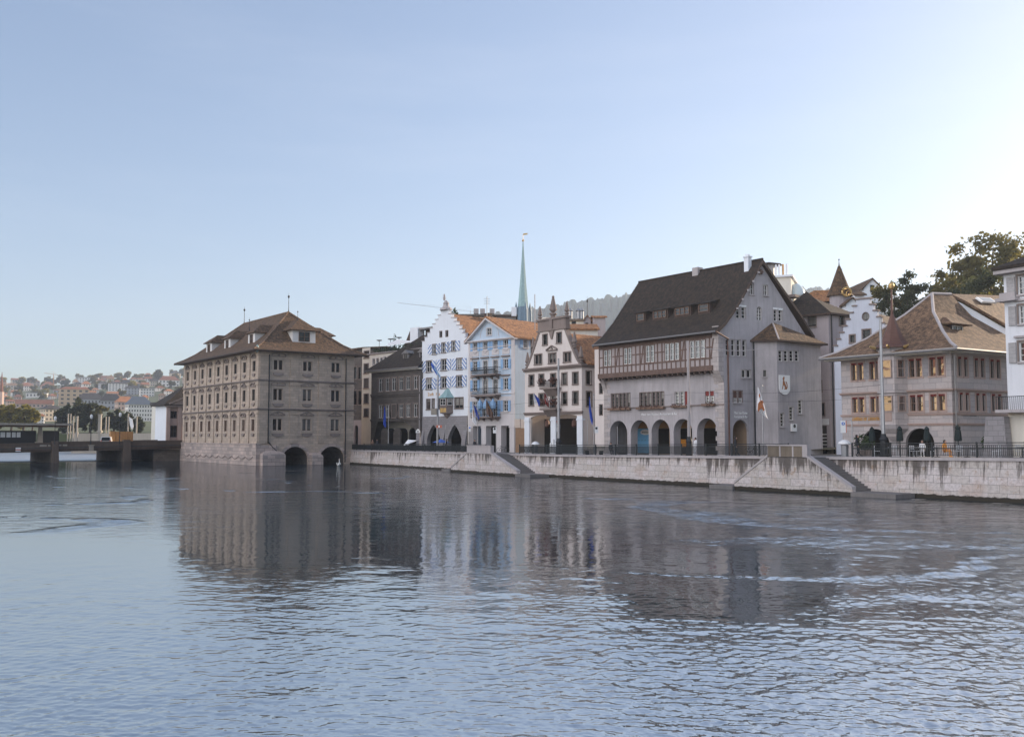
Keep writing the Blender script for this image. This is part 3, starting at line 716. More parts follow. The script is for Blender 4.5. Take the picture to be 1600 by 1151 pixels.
for i in range(len(rows) - 1):
    for j in range(len(cols) - 1): mb.quad(g[i][j], g[i][j + 1], g[i + 1][j + 1], g[i + 1][j])
for j in range(len(cols) - 1):
    a, b = g[0][j], g[0][j + 1]; mb.quad(V((a.x, a.y, -1)), V((b.x, b.y, -1)), b, a)
tag(mb.build('hillside', flat('dry_hillside_green', (.07, .085, .035), .95, var=.4, scale=.05)), kind='structure')
mb = MB(); random.seed(3)
WH = [(500, 610), (640, 560), (740, 502), (780, 488), (840, 481), (880, 473), (930, 466), (975, 461), (1050, 452), (1150, 446), (1300, 450), (1500, 470)]
cols = [500 + i * 2.5 for i in range(400)]; rows = [1500, 1560, 1620, 1680, 1740, 1790, 1840, 1870, 1900, 1930, 1960]
fr_ = [0, .15, .30, .44, .58, .69, .80, .88, .95, 1.0, .9]
g = []
for k, Y in enumerate(rows):
    row = []
    for c in cols:
        zt = at_y(c, lerp_prof(WH, c), 1930).z; p = plan(c, Y + random.uniform(-14, 14))
        row.append(V((p.x, p.y, 5 + (zt - 5) * fr_[k] + random.uniform(-2, 1.5) + 3 * math.sin(c * .21 + k * 1.7) + 4 * math.sin(c * .47 + k * 2.9) * .5)))
    g.append(row)
for i in range(len(rows) - 1):
    for j in range(len(cols) - 1): mb.quad(g[i][j], g[i][j + 1], g[i + 1][j + 1], g[i + 1][j])
tag(mb.build('wooded_hill', flat('haze_tinted_forest', (.045, .066, .055), .95, var=.35, scale=.012), None, True), kind='structure')  # bluish tint put into the forest colour to stand in for haze
# the raised ground behind the right-hand houses
mb = MB(); TZ = lambda x, y: 3 + max(0, min(1, (x - 40) / 30)) * (y - 100) * .12 if y > 100 else 3
g = [[V((x, y, TZ(x, y))) for x in range(30, 260, 20)] for y in (108, 125, 150, 180, 220, 300)]
for i in range(len(g) - 1):
    for j in range(len(g[0]) - 1): mb.quad(g[i][j], g[i][j + 1], g[i + 1][j + 1], g[i + 1][j])
tag(mb.build('terraced_ground', flat('earthy_ground', (.09, .08, .05), .95, scale=.3)), kind='structure')
# air between the camera and the far hills
if HAZE > 0:
    mb = MB(); mb.box((-100, 1240, -2), 2600, 2640, 330)
    m = bpy.data.materials.new('pale_haze'); m.use_nodes = True; n_ = m.node_tree
    for q in list(n_.nodes): n_.nodes.remove(q)
    o_ = n_.nodes.new('ShaderNodeOutputMaterial'); v_ = n_.nodes.new('ShaderNodeVolumePrincipled'); v_.inputs['Color'].default_value = (.72, .83, 1, 1); v_.inputs['Density'].default_value = HAZE; v_.inputs['Anisotropy'].default_value = .3
    n_.links.new(v_.outputs[0], o_.inputs['Volume'])
    tag(mb.build('haze', m), kind='stuff')
# ================================================================ buildings, left part
def two_faces(px, Y, a):
    c = plan(px, Y); return c, Fr(c, dirv(180 - a)), Fr(c, dirv(90 - a))
def win_one(mb, fr, r, cols=2, rows=2, off=0, depth=.1, fw=.06, mf=0, mg=1):
    s0, z0, s1, z1 = r; d = off - depth
    fr.box(mb, s0 + .002, s1 - .002, z0 + .002, z1 - .002, d, d + .03, mg)
    fr.box(mb, s0, s0 + fw, z0, z1, d + .031, d + .1, mf); fr.box(mb, s1 - fw, s1, z0, z1, d + .031, d + .1, mf)
    fr.box(mb, s0 + fw, s1 - fw, z0, z0 + fw, d + .031, d + .095, mf); fr.box(mb, s0 + fw, s1 - fw, z1 - fw, z1, d + .031, d + .095, mf)
    for i in range(1, cols): x = s0 + (s1 - s0) * i / cols; fr.box(mb, x - fw / 2, x + fw / 2, z0 + fw, z1 - fw, d + .031, d + .11, mf)
    for j in range(1, rows): z = z0 + (z1 - z0) * j / rows; fr.box(mb, s0 + fw, s1 - fw, z - .02, z + .02, d + .031, d + .07, mf)
def hip_rings(mb, fr, frb, L_, W_, prof, ends=1.0, m=0, ms=1, rh=None):
    """hipped roof over the rectangle a in [-L,0] along fr.u, b in [0,W] along frb.u; prof = (inset, z), the last ring closes on the ridge"""
    o, u, b_ = fr.o, fr.u, frb.u; rings = []
    for i, z in prof:
        a0, a1, b0, b1 = -L_ + i * ends, -i * ends, i, W_ - i
        if b1 < b0: b0 = b1 = W_ / 2
        rings.append([V((q.x, q.y, z)) for q in (o + u * a0 + b_ * b0, o + u * a1 + b_ * b0, o + u * a1 + b_ * b1, o + u * a0 + b_ * b1)])
    for p, q in zip(rings, rings[1:]):
        for k in range(4):
            f = [p[k], p[(k + 1) % 4], q[(k + 1) % 4], q[k]]
            if (f[2] - f[3]).length < 1e-4: f = f[:3]
            mb.poly(f, m)
    lo = [p - V((0, 0, .16)) for p in rings[0]]
    for k in range(4): mb.quad(lo[k], lo[(k + 1) % 4], rings[0][(k + 1) % 4], rings[0][k], ms)
    mb.poly(lo[::-1], ms)
    return rings
def hip_caps(parent, rings, mat, r=.13, name='ridge_cap'):
    mb = MB()
    for k in range(4): mb.tube([g[k] + V((0, 0, .03)) for g in rings], r, 5)
    mb.tube([rings[-1][0], rings[-1][1]], r * 1.2, 5)
    return mb.build(name, M[mat], parent)
def finial(parent, p, h, mat='iron', ball=.16, r=.05, name='finial'):
    mb = MB(); p = V(p)
    mb.lathe([(r * 2.6, -.3), (r * 2, .2), (r, .5), (r * .8, h * .8), (ball, h * .84), (ball * 1.15, h * .89), (ball, h * .94), (r * .5, h * .96), (.01, h * 1.12)], p, 8)
    return mb.build(name, M[mat], parent)
def dormer(parent, fr, s, off, z0, w_, h, d, wall, roof, kind='hip', cols=2, frame='frame_white', ov=.35, rh=.9, wr=None, name='dormer', glass='glass'):
    """a roof dormer: cheeks and roof in one part, its window a sub-part"""
    mb = MB(); a, b = s - w_ / 2, s + w_ / 2; z1 = z0 + h
    fr.box(mb, a, b, z0 - 1.2, z1, off - d, off, 0)
    A, B, C, D = fr.p(a - ov, z1, off + ov), fr.p(b + ov, z1, off + ov), fr.p(b + ov, z1, off - d), fr.p(a - ov, z1, off - d)
    t = V((0, 0, .09)); mb.hexa([q - t for q in (A, B, C, D)] + [q + V((0, 0, .001)) for q in (A, B, C, D)], 1)
    if kind == 'hip':
        e, f_ = fr.p(s, z1 + rh, off - min(d * .45, w_ * .5)), fr.p(s, z1 + rh, off - d)
        mb.poly([A, B, e], 1); mb.quad(B, C, f_, e, 1); mb.quad(D, A, e, f_, 1)
    elif kind == 'gable':
        e, f_ = fr.p(s, z1 + rh, off + ov), fr.p(s, z1 + rh, off - d)
        mb.quad(B, C, f_, e, 1); mb.quad(D, A, e, f_, 1); mb.poly([A, B, e], 0)
    else:
        e, f_ = fr.p(a - ov, z1 + rh, off - d), fr.p(b + ov, z1 + rh, off - d)
        mb.quad(A, B, f_, e, 1); mb.poly([B, C, f_], 1); mb.poly([D, A, e], 1)
    o = mb.build(name, [M[wall], M[roof]], parent)
    m2 = MB(); k = wr or .16
    win_one(m2, fr, (a + w_ * k, z0 + h * .14, b - w_ * k, z1 - h * .12), cols, 2, off, -.01)
    m2.build('dormer_window', [M[frame], M[glass]], o)
    return o

# ---------------------------------------------------------------- the town hall standing in the river
C, fW, fS = two_faces(403, 150, 36.3)
LW, WS = -fW.s_(287, 640), fS.s_(552.5, 640)
rt = thing('town_hall', (C.x, C.y, 0), 'large pale stone hall standing in the river under a brown hipped roof', 'town hall')
zp = fW.z_(403, 692.5); ze = fW.z_(403, 548.5); c1 = fW.z_(403, 637.3); c2 = fW.z_(403, 592)
winsW, winsS = [], []
rows_z = [(fW.z_(395.9, 579.9), fW.z_(395.9, 563.8)), (fW.z_(395.9, 625.8), fW.z_(395.9, 608.1)), (fW.z_(395.9, 673.2), fW.z_(395.9, 654.8))]
sa, sb = fW.s_(292.4, 640), fW.s_(395.9, 640); bay = (sb - sa) / 8
for z0, z1 in rows_z:
    for i in range(9): s = sa + bay * i; winsW.append((s - .62, z0, s + .62, z1))
sc = [fS.s_(x, 620) for x in (434.2, 480, 524.1)]
rows_s = [(fS.z_(480, 580.3), fS.z_(480, 564)), (fS.z_(480, 626.8), fS.z_(480, 608)), (fS.z_(480, 673), fS.z_(480, 654))]
for z0, z1 in rows_s:
    for s in sc: winsS.append((s - .8, z0, s + .8, z1))
mb = MB()
facade(mb, fW, [(-LW, zp), (0, zp), (0, ze + .3), (-LW, ze + .3)], [rect_pts(*r) for r in winsW], .28)
ar = [(fS.s_(440.5, 715), fS.s_(481, 715)), (fS.s_(499, 715), fS.s_(538, 715))]; az = fS.z_(462, 697.6)
archs = [arch_pts(a, -.9, b, az, rise=(b - a) * .47, n=14) for a, b in ar]
facade(mb, fS, [(0, -1), (WS, -1), (WS, ze + .3), (0, ze + .3)], [rect_pts(*r) for r in winsS] + archs, .28)
closed_box_wall(mb, fS, 0, WS, -1, ze + .3, LW, sides=False)
mb.quad(fS.p(WS, -1), fS.p(WS, -1, -LW), fS.p(WS, ze + .3, -LW), fS.p(WS, ze + .3))
mb.build('wall', M['rathaus'], rt)
for k, (a, b) in enumerate(ar):          # the vaulted water passages
    mb = MB(); pts = arch_pts(a, -.9, b, az, rise=(b - a) * .47, n=14); n = len(pts)
    for i in range(n):
        p, q = pts[i], pts[(i + 1) % n]; mb.quad(fS.p(p[0], p[1], -.28), fS.p(q[0], q[1], -.28), fS.p(q[0], q[1], -14), fS.p(p[0], p[1], -14))
    mb.poly([fS.p(p[0], p[1], -14) for p in pts]); mb.build('water_passage', M['dark_stone'], rt)
    mb = MB(); m_ = (a + b) / 2; prev = None
    for i in range(15):
        t = math.pi * i / 14; q = (m_ - math.cos(t) * (b - a) / 2, az - (b - a) * .47 + math.sin(t) * (b - a) * .47, m_ - math.cos(t) * ((b - a) / 2 + .5), az - (b - a) * .47 + math.sin(t) * ((b - a) * .47 + .5))
        if prev: mb.prism([fS.p(prev[0], prev[1], .005), fS.p(q[0], q[1], .005), fS.p(q[2], q[3], .005), fS.p(prev[2], prev[3], .005)], fS.n * .07)
        prev = q
    mb.build('arch_ring', M['plinth'], rt)
mb = MB(); fW.box(mb, -LW - .35, .3, -1, zp - .25, -.3, .38); fW.box(mb, -LW - .4, .36, zp - .249, zp, -.3, .45); fS.box(mb, .0, ar[0][0] - 1.0, -1, zp - .3, -.2, .35)
mb.build('plinth', M['plinth'], rt)
mb = MB()
for k in range(11):                      # hanging stone swags along the foot
    s0 = -LW + 2 + k * (LW - 3) / 11; s1 = s0 + (LW - 3) / 11
    mb.tube([fW.p(s0 + (s1 - s0) * t / 6, 1.35 - .45 * math.sin(math.pi * t / 6), .42) for t in range(7)], .06, 5)
mb.build('stone_swags', M['rathaus_trim'], rt)
for a, b, zt in ((0.2, ar[0][0] - .05, fS.z_(420, 711)), (ar[0][1] + .05, ar[1][0] - .05, fS.z_(490, 713.5))):
    mb = MB(); m_ = (a + b) / 2; w2 = (b - a) / 2; fS.box(mb, a, b, -1, zt, -.5, 1.6)
    for i in range(5):
        k0, k1 = i / 5, (i + 1) / 5; h0, h1 = math.sin(k0 * 1.57) * .75, math.sin(k1 * 1.57) * .75
        x0, x1 = math.cos(k0 * 1.57), math.cos(k1 * 1.57)
        P = [fS.p(m_ - w2 * x0, zt + h0, 0), fS.p(m_ - w2 * x0, zt + h0, 1.6 * x0), fS.p(m_ + w2 * x0, zt + h0, 1.6 * x0), fS.p(m_ + w2 * x0, zt + h0, 0)]
        Q = [fS.p(m_ - w2 * x1, zt + h1, 0), fS.p(m_ - w2 * x1, zt + h1, 1.6 * x1), fS.p(m_ + w2 * x1, zt + h1, 1.6 * x1), fS.p(m_ + w2 * x1, zt + h1, 0)]
        mb.hexa(P + Q)
    mb.build('cutwater_pier', M['plinth'], rt)
for z, pr in ((c1, .34), (c2, .34)):
    cornice(fW, -LW, 0, z - .32, z, rt, 'rathaus_trim', pr, ret=2); cornice(fS, 0, WS, z - .319, z + .001, rt, 'rathaus_trim', pr, ret=2)
levels = [(zp, c1 - .32), (c1, c2 - .32), (c2, ze - .1)]
for z0, z1 in levels:
    for i in range(10):
        s = max(-LW + .45, min(-.5, sa + bay * (i - .5))); mb = MB(); wd = .42 if 0 < i < 9 else .5
        fW.box(mb, s - wd, s + wd, z0 + .01, z1 - .01, 0, .12); fW.box(mb, s - wd - .07, s + wd + .07, z1 - .62, z1 - .35, 0, .2); fW.box(mb, s - wd - .07, s + wd + .07, z0 + .02, z0 + .35, 0, .2)
        if i < 9: mb.tube([fW.p(s + wd + .09, z0 + .4, .05), fW.p(s + wd + .09, z1 - .1, .05)], .035, 4)
        mb.build('pilaster', M['rathaus'], rt)
    for s, wd in ((.95, .9), (fS.s_(458.4), .72), (fS.s_(503), .72), (WS - .85, .8)):
        mb = MB(); fS.box(mb, s - wd, s + wd, z0 + .012, z1 - .012, 0, .13); fS.box(mb, s - wd - .08, s + wd + .08, z1 - .66, z1 - .5, 0, .22); fS.box(mb, s - wd - .08, s + wd + .08, z1 - .4, z1 - .28, 0, .2)
        n = int((z1 - z0 - 1.4) / .55)
        for k in range(n): fS.box(mb, s - wd + .06, s + wd - .06, z0 + .5 + k * .55, z0 + .96 + k * .55, .13, .17)
        mb.build('pilaster', M['rathaus'], rt)
for k, r in enumerate(winsW):
    w_ = window(fW, r, rt, 2, 2, 'frame_dark' if k < 18 else 'frame_brown', 'glass', 0, .2, 'rathaus_light', .2, None, (('seg', 'tri')[0 if (k // 9 + k % 9) % 2 else 1], 'rathaus_trim'))
    mb = MB(); s = (r[0] + r[2]) / 2; z = r[1] - .38
    mb.prism([fW.p(s + x, z + y, 0) for x, y in ((-.62, 0), (-.5, -.3), (-.2, -.46), (.2, -.46), (.5, -.3), (.62, 0))], fW.n * .17); mb.build('apron', M['rathaus_trim'], w_)
for k, r in enumerate(winsS):
    w_ = window(fS, r, rt, 2, 1, 'rathaus_light', 'glass', 0, .22, 'rathaus_light', .24, None, (('seg', 'tri')[1 if k >= 3 and k != 3 else 0], 'rathaus_trim'), fw=.1, mull=.26)
    mb = MB(); s = (r[0] + r[2]) / 2; z = r[1] - .42
    mb.prism([fS.p(s + x, z + y, 0) for x, y in ((-.95, 0), (-.8, -.34), (-.3, -.5), (.3, -.5), (.8, -.34), (.95, 0))], fS.n * .17); mb.build('apron', M['rathaus_trim'], w_)
for s in (fS.s_(419, 620), fS.s_(539, 620)):
    drain(fS, s, 3.5 if s < 6 else 0.3, ze - .5, rt, .28, .09, 'iron')
mb = MB(); mb.tube([fS.p(fS.s_(419.5), 3.6, .28), fS.p(fS.s_(425), 2.9, .3), fS.p(fS.s_(439), 1.6, .3)], .09, 6); mb.build('drainpipe', M['iron'], rt)
zr = at_y(447, 486, 160).z
prof = [(-1.5, ze + .15), (-.2, ze + .75), (1.4, ze + 1.75), (3.2, ze + 3.25), (5.4, ze + 5.1), (WS / 2, zr)]
mb = MB(); rings = hip_rings(mb, fW, fS, LW, WS, prof, 1.0); mb.build('roof', [M['roof_brown'], M['timber_dark']], rt)
hip_caps(rt, rings, 'roof_tan', .14)
mb = MB(); mb.tube([rings[0][k] - V((0, 0, .1)) for k in (0, 1, 2, 3)], .1, 6); mb.build('gutter', M['gutter_dark'], rt)
pk = [rings[-1][1], rings[-1][0]]
finial(rt, pk[0], 3.0); finial(rt, pk[1], 2.9)
for px, sw_, so in ((312, 2.4, 0), (340, 2.6, 1), (377, 2.6, 2)):
    s = fW.s_(px, 545); dormer(rt, fW, s, -1.7, ze + 1.6, 3.0, 2.0, 5.5, 'frame_white', 'roof_brown', 'hip', 2, 'frame_brown', .45, 1.5, .3)
finial(rt, fW.p(fW.s_(352, 520), ze + 5.0, -4.2), 1.9, ball=.1, r=.03)
dormer(rt, fS, fS.s_(481.5, 535), -1.6, ze + 1.75, 4.0, 2.15, 5.5, 'frame_white', 'roof_brown', 'hip', 2, 'frame_brown', .75, 2.1, .26)
finial(rt, fS.p(fS.s_(479, 520), ze + 5.9, -3.6), 1.4, ball=.1, r=.03)
fE = Fr(fS.p(WS, 0), -fW.u)
dormer(rt, fE, 6.5, -1.7, ze + 1.7, 3.0, 2.0, 5.0, 'frame_white', 'roof_brown', 'hip', 2, 'frame_brown', .5, 1.4, .3)
mb = MB(); p = fS.p(-.6, ze + .2, .6); mb.lathe([(.05, -.5), (.22, -.3), (.16, 0), (.28, .25), (.2, .5), (.05, .7)], p, 8); mb.build('eaves_figure', M['copper'], rt)

# ---------------------------------------------------------------- generic upright block with frontage windows
def block(name, label, cat, px, Y, a, sl, sr, dep, ztop, wall, base=None):
    """frame with origin at the right-hand front corner (px, Y); returns frame, root and base height"""
    c = plan(px, Y); f = Fr(c, dirv(180 - a)); zb = street_z(c) - .16 if base is None else base
    return f, thing(name, (c.x, c.y, zb), label, cat), zb

# brown building glimpsed behind the town hall
f, b, zb = block('stone_house', 'narrow brown stone house squeezed between the river town hall and the cream terrace house', 'house', 568, 186, 40, 0, 0, 10, 0, 'dark_stone')
zt = f.z_(560, 546); s0 = f.s_(530, 620)
ws = [f.rect(552.5, 573, 557.5, 592), f.rect(560, 573, 565, 592), f.rect(552.5, 610, 557.5, 632), f.rect(560, 610, 565, 632)]
mb = MB(); aa = [arch_pts(f.s_(554, 680), zb - .3, f.s_(559.5, 680), f.z_(557, 664)), arch_pts(f.s_(567.2 - 2.2, 680), zb - .3, f.s_(567.6, 680), f.z_(566, 664))]
zm = f.z_(560, 656)
facade(mb, f, [(s0, zb - .6), (0, zb - .6), (0, zm), (s0, zm)], aa[:1], .4, 1); facade(mb, f, [(s0, zm), (0, zm), (0, zt), (s0, zt)], [rect_pts(*r) for r in ws], .25)
closed_box_wall(mb, f, s0, 0, zb - .6, zt, 9); mb.build('wall', [M['dark_stone'], M['lilac']], b)
for r in ws: window(f, r, b, 1, 2, 'frame_dark', 'glass', 0, .2, 'stone_trim', .15)
window(f, (aa[0][0][0], aa[0][0][1], aa[0][1][0], f.z_(557, 664)), b, 1, 1, 'frame_brown', 'glass', 0, .35, arched=aa[0], name='door')
mb = MB(); slab(mb, [f.p(s0 - .4, zt + .3, .5), f.p(.2, zt + .3, .5), f.p(.2, zt + .8, -5), f.p(s0 - .4, zt + .8, -5)], .25); slab(mb, [f.p(.2, zt + .3, -9.5), f.p(s0 - .4, zt + .3, -9.5), f.p(s0 - .4, zt + .8, -5), f.p(.2, zt + .8, -5)], .25); mb.build('roof', M['roof_brown'], b)

# cream house with the roof terrace
f, b, zb = block('terrace_house', 'tall cream house with a planted roof terrace rising behind the dark stone house', 'house', 662, 163, 42, 0, 0, 12, 0, 'cream')
s0 = f.s_(565.5, 600); sA = f.s_(578, 600); zA = f.z_(571, 543.5); zB = f.z_(600, 552)
ws = [f.rect(568.5, 568, 576, 583), f.rect(568.5, 591, 576, 606), f.rect(568.5, 615, 576, 630), f.rect(568.5, 548, 577, 559), f.rect(568.5, 638, 576, 651)]
wu = [f.rect(x - 1.5, y, x + 1.5, y + 9) for x, y in ((584, 560.5), (590, 559.8), (596, 559), (601.5, 557.5), (608, 556.5), (614, 555.5), (620, 554.5))]
mb = MB(); zm = f.z_(570, 655)
facade(mb, f, [(s0, zb - .6), (0, zb - .6), (0, zB), (sA, zB), (sA, zA), (s0, zA)], [rect_pts(*r) for r in ws + wu], .2)
closed_box_wall(mb, f, s0, 0, zb - .6, zB, 13); mb.build('wall', M['cream'], b)
for r in ws: window(f, r, b, 3, 1, 'stone_trim', 'glass', 0, .16, 'coping', .1, 'stone_trim')
for k, r in enumerate(wu): window(f, r, b, 1, 1, 'frame_white', 'glass' if k not in (3, 5, 6) else 'glass_curtain', 0, .16, 'coping', .12)
cornice(f, s0, 0, zB - .02, zB + .22, b, 'coping', .3)
mb = MB(); n = 26
for k in range(n + 1): s = sA + (0 - sA) * k / n; f.box(mb, s - .02, s + .02, zB + .2, zB + 1.15, -.1, -.06)
f.box(mb, sA, 0, zB + 1.1, zB + 1.16, -.12, -.04); mb.build('terrace_railing', M['iron'], b)
zP = f.z_(625, 510); sp0, sp1 = f.s_(620.5, 530), f.s_(632.5, 530); sq = f.s_(610, 540)
mb = MB(); f.box(mb, sp0, sp1, zB, zP, -4, -2.8, 0)
mb.prism([f.p(sp0 - .01, zB, -3), f.p(sp0 - .01, zP, -3), f.p(sq, zB + 1.5, -3), f.p(sq, zB, -3)], f.n * -3, 1)
f.box(mb, sp1, 2.5, zB, zP - .5, -7, -4.5, 1); f.box(mb, sp1 - .2, 3, zP - .5, zP - .2, -8, -3.0, 2)
f.box(mb, sq, 2.5, zB - .5, zB + 2.0, -7.5, -4.6, 1)
mb.build('penthouse', [M['white'], M['timber_dark'], M['gutter']], b)
mb = MB(); mb.poly([f.p(f.s_(597), f.z_(597, 536.5), -1), f.p(f.s_(612), f.z_(612, 530), -1), f.p(f.s_(637), f.z_(637, 532), -2), f.p(f.s_(606), f.z_(606, 540), 0)]); mb.build('shade_sail', M['flag_white'], b)
for px, y in ((571.5, 529.5), (589, 527.5), (602, 525)):
    mb = MB(); p = f.p(f.s_(px, y), f.z_(px, y), -3); mb.tube([p, V((p.x, p.y, zB))], .05, 5); mb.lathe([(.05, 0), (.5, .1), (.55, .2), (.5, .22)], p - V((0, 0, .2)), 10); mb.build('satellite_dish', M['gutter'], b)
random.seed(5)
def foliage(mb, c, rx, rz, n, sz, m=0):
    for _ in range(n):
        while 1:
            q = V((random.uniform(-1, 1), random.uniform(-1, 1), random.uniform(-1, 1)))
            if .25 < q.length < 1: break
        p = V(c) + V((q.x * rx, q.y * rx, q.z * rz)); a = V((random.gauss(0, 1), random.gauss(0, 1), random.gauss(0, 1))).normalized(); t = a.orthogonal().normalized(); u = a.cross(t); k = sz * random.uniform(.6, 1.3)
        mb.quad(p - t * k, p - u * k * .6, p + t * k, p + u * k * .6, m)
mb = MB()
for k in range(30):
    s = sA + (0 - sA) * (k + .5) / 30; foliage(mb, f.p(s, zB + .5 + random.uniform(0, .5), -.8), .5, .5, 14, .22)
mb.build('planting', M['plant'], b)
for px, y, h in ((595.5, 522, 3.2),):
    mb = MB(); foliage(mb, f.p(f.s_(595, 530), zB + 2.0, -3), .35, 1.9, 120, .16); mb.build('cypress', M['plant'], b)
mb = MB(); foliage(mb, f.p(2, zP - .2, -5), 2.6, 1.0, 260, .3); mb.build('roof_hedge', M['plant'], b)
for px in (667, 675):
    mb = MB(); s = f.s_(px, 505); foliage(mb, f.p(s, zP + 1.7, -5), .5, 1.2, 120, .2); mb.build('cypress', M['plant'], b)
mb = MB(); f.box(mb, f.s_(660.5), f.s_(664.5), zP - .2, f.z_(662, 496), -5, -4.3); mb.build('chimney', M['white'], b)

# ---------------------------------------------------------------- dark stone house
f, b, zb = block('dark_house', 'low dark brown stone house with two roof dormers left of the white stepped gable', 'house', 657.5, 158, 45, 0, 0, 8, 0, 'dark_stone')
s0 = f.s_(580, 620); zt = f.z_(655, 572.5)
ws = []
for x in (594.9, 605.5, 615.7, 627, 637.9, 649.6):
    yt = 590 + (615 - x) * .075; ws.append(f.rect(x - 3.2, yt, x + 3.2, yt + 20)); yt = 632 + (615 - x) * .035; ws.append(f.rect(x - 3.2, yt, x + 3.2, yt + 20))
za = f.z_(620, 668.5)
aa = [arch_pts(f.s_(x - 5.6, 680), zb - .4, f.s_(x + 5.6, 680), za) for x in (600.6, 620, 644.5)]
mb = MB(); facade(mb, f, [(s0, zb - .6), (0, zb - .6), (0, zt), (s0, zt)], [rect_pts(*r) for r in ws] + aa, .3); closed_box_wall(mb, f, s0, 0, zb - .6, zt, 7.5); mb.build('wall', M['dark_stone'], b)
for k, r in enumerate(ws): window(f, r, b, 2, 2, 'frame_white', 'glass_clear' if k in (5, 7, 9) else 'glass', 0, .2, 'stone_trim', .16, transom=.7)
for q in aa:
    mb = MB(); mb.poly([f.p(x, z, -1.6) for x, z in q]); n = len(q)
    for i in range(n): mb.quad(f.p(*q[i], -.3), f.p(*q[(i + 1) % n], -.3), f.p(*q[(i + 1) % n], -1.6), f.p(*q[i], -1.6))
    mb.build('arched_recess', M['interior'], b)
for y0, y1 in ((614, 619), (654.5, 658)): cornice(f, s0, 0, f.z_(620, y1), f.z_(620, y0), b, 'dark_stone', .22)
mb = MB(); e = zt; slab(mb, [f.p(s0 - .8, e, .7), f.p(.1, e, .7), f.p(.1, e + 6.2, -6.5), f.p(s0 + 6.0, e + 6.2, -6.5)], .2); mb.build('roof', M['roof_dark'], b)
mb = MB(); f.box(mb, s0 - .8, .1, e - .3, e - .02, .5, .85); mb.build('gutter', M['gutter'], b)
mb = MB(); f.box(mb, s0 - .75, .1, e - .45, e - .21, -.1, .6); mb.build('soffit', M['cream'], b)
for px in (624.5, 650):
    dormer(b, f, f.s_(px, 566), -1.3, e + 1.3, 1.5, 1.3, 3.5, 'gutter', 'gutter', 'gable', 1, 'frame_dark', .2, .55, .28)
drain(f, -.25, zb, e - 1.5, b, .12, .07, 'coping')

# ---------------------------------------------------------------- white house with stepped gable
f, b, zb = block('stepped_gable_house', 'bright white house with stepped gable and blue striped shutters', 'house', 731, 151, 47, 0, 0, 12, 0, 'white')
s0 = f.s_(659, 620); zl = f.z_(694, 530); za = f.z_(695, 485); zg = f.z_(694, 650); m_ = s0 / 2; hb = .95; ns = 7
prof = [(s0, zg), (0, zg), (0, zl)]
w_st = (-m_ - hb) / ns; h_st = (za - zl) / (ns)
for k in range(ns): prof += [(-w_st * (k + 1), zl + h_st * k), (-w_st * (k + 1), zl + h_st * (k + 1))]
prof2 = [(s0 - x, z) for x, z in reversed(prof[2:])]
out = prof + prof2
RA = [(x, 553 - (x - 679) * .17, 10.4) for x in (678.8, 693.5, 709.1)]; RB = [(670.7, 581), (693.7, 578.5), (717.9, 577)]; RC_ = [(670.7, 608), (693.7, 606), (717.9, 604)]
ws = [f.rect(687.2, 517.5, 690.6, 526.5), f.rect(696.6, 516.5, 700, 525.5)]
wa = [f.rect(x - 2.9, y - 15, x + 2.9, y) for x, y, _ in RA]; wb = [f.rect(x - 4.2, y - 17, x + 4.2, y) for x, y in RB + RC_]
wd = [f.rect(666.5, 623.5, 672.3, 639.5), f.rect(674.9, 623, 679, 639), f.rect(683.3, 622.5, 690, 638.5), f.rect(710.5, 621, 723.8, 638)]
mb = MB(); facade(mb, f, out, [rect_pts(*r) for r in ws + wa + wb + wd], .25)
for i in range(2, len(out) - 1):         # thickness of the gable parapet
    p, q = out[i], out[i + 1]; mb.quad(f.p(*p), f.p(*p, -.6), f.p(*q, -.6), f.p(*q))
mb.poly([f.p(x, z, -.6) for x, z in reversed(out)])
closed_box_wall(mb, f, s0, 0, zb - .6, zl, 14); mb.build('wall', M['white'], b)
for i in range(2, len(out) - 1):
    p, q = out[i], out[i + 1]
    if abs(p[1] - q[1]) < 1e-6 and abs(p[0] - q[0]) > .05: mb = MB(); f.box(mb, min(p[0], q[0]) - .08, max(p[0], q[0]) + .08, p[1] + .002, p[1] + .1, -.68, .1); mb.build('step_cap', M['coping'], b)
aa = [arch_pts(f.s_(668, 685), zb - .4, f.s_(688.6, 685), f.z_(679, 663.5), rise=2.3, point=1), arch_pts(f.s_(700.5, 685), zb - .4, f.s_(721.8, 685), f.z_(711, 663.5), rise=2.3, point=1)]
mb = MB(); facade(mb, f, [(s0, zb - .6), (.0, zb - .6), (.0, zg - .01), (s0, zg - .01)], aa, .8, off=.12)
for q in aa:
    n = len(q); mb.poly([f.p(x, z, -3) for x, z in q], 1)
    for i in range(n): mb.quad(f.p(*q[i], -.68), f.p(*q[(i + 1) % n], -.68), f.p(*q[(i + 1) % n], -3), f.p(*q[i], -3), 1)
for s in (s0 + .4, m_ - .1, -.5): mb.prism([f.p(s - .4, zb - .5, .12), f.p(s - .4, zb - .5, .95), f.p(s - .4, zb + 3.4, .12)], f.u * .8)
mb.quad(f.p(s0, zg - .01, .12), f.p(0, zg - .01, .12), f.p(0, zg - .01, 0), f.p(s0, zg - .01, 0))
mb.build('arcade_base', [M['grey_stone'], M['interior']], b)
for r in ws: window(f, r, b, 1, 1, 'frame_dark', 'glass', 0, .2, 'stone_trim', .08)
for r in wa: w_ = window(f, r, b, 2, 2, 'frame_white', 'glass', 0, .2, 'stone_trim', .12, 'stone_trim'); shutters(f, r, w_, .95, .06, 'shutter_a', 'shutter_b')
for r in wb: w_ = window(f, r, b, 2, 2, 'frame_white', 'glass_curtain', 0, .2, 'stone_trim', .14, 'stone_trim'); shutters(f, r, w_, .98, .06, 'shutter_a', 'shutter_b')
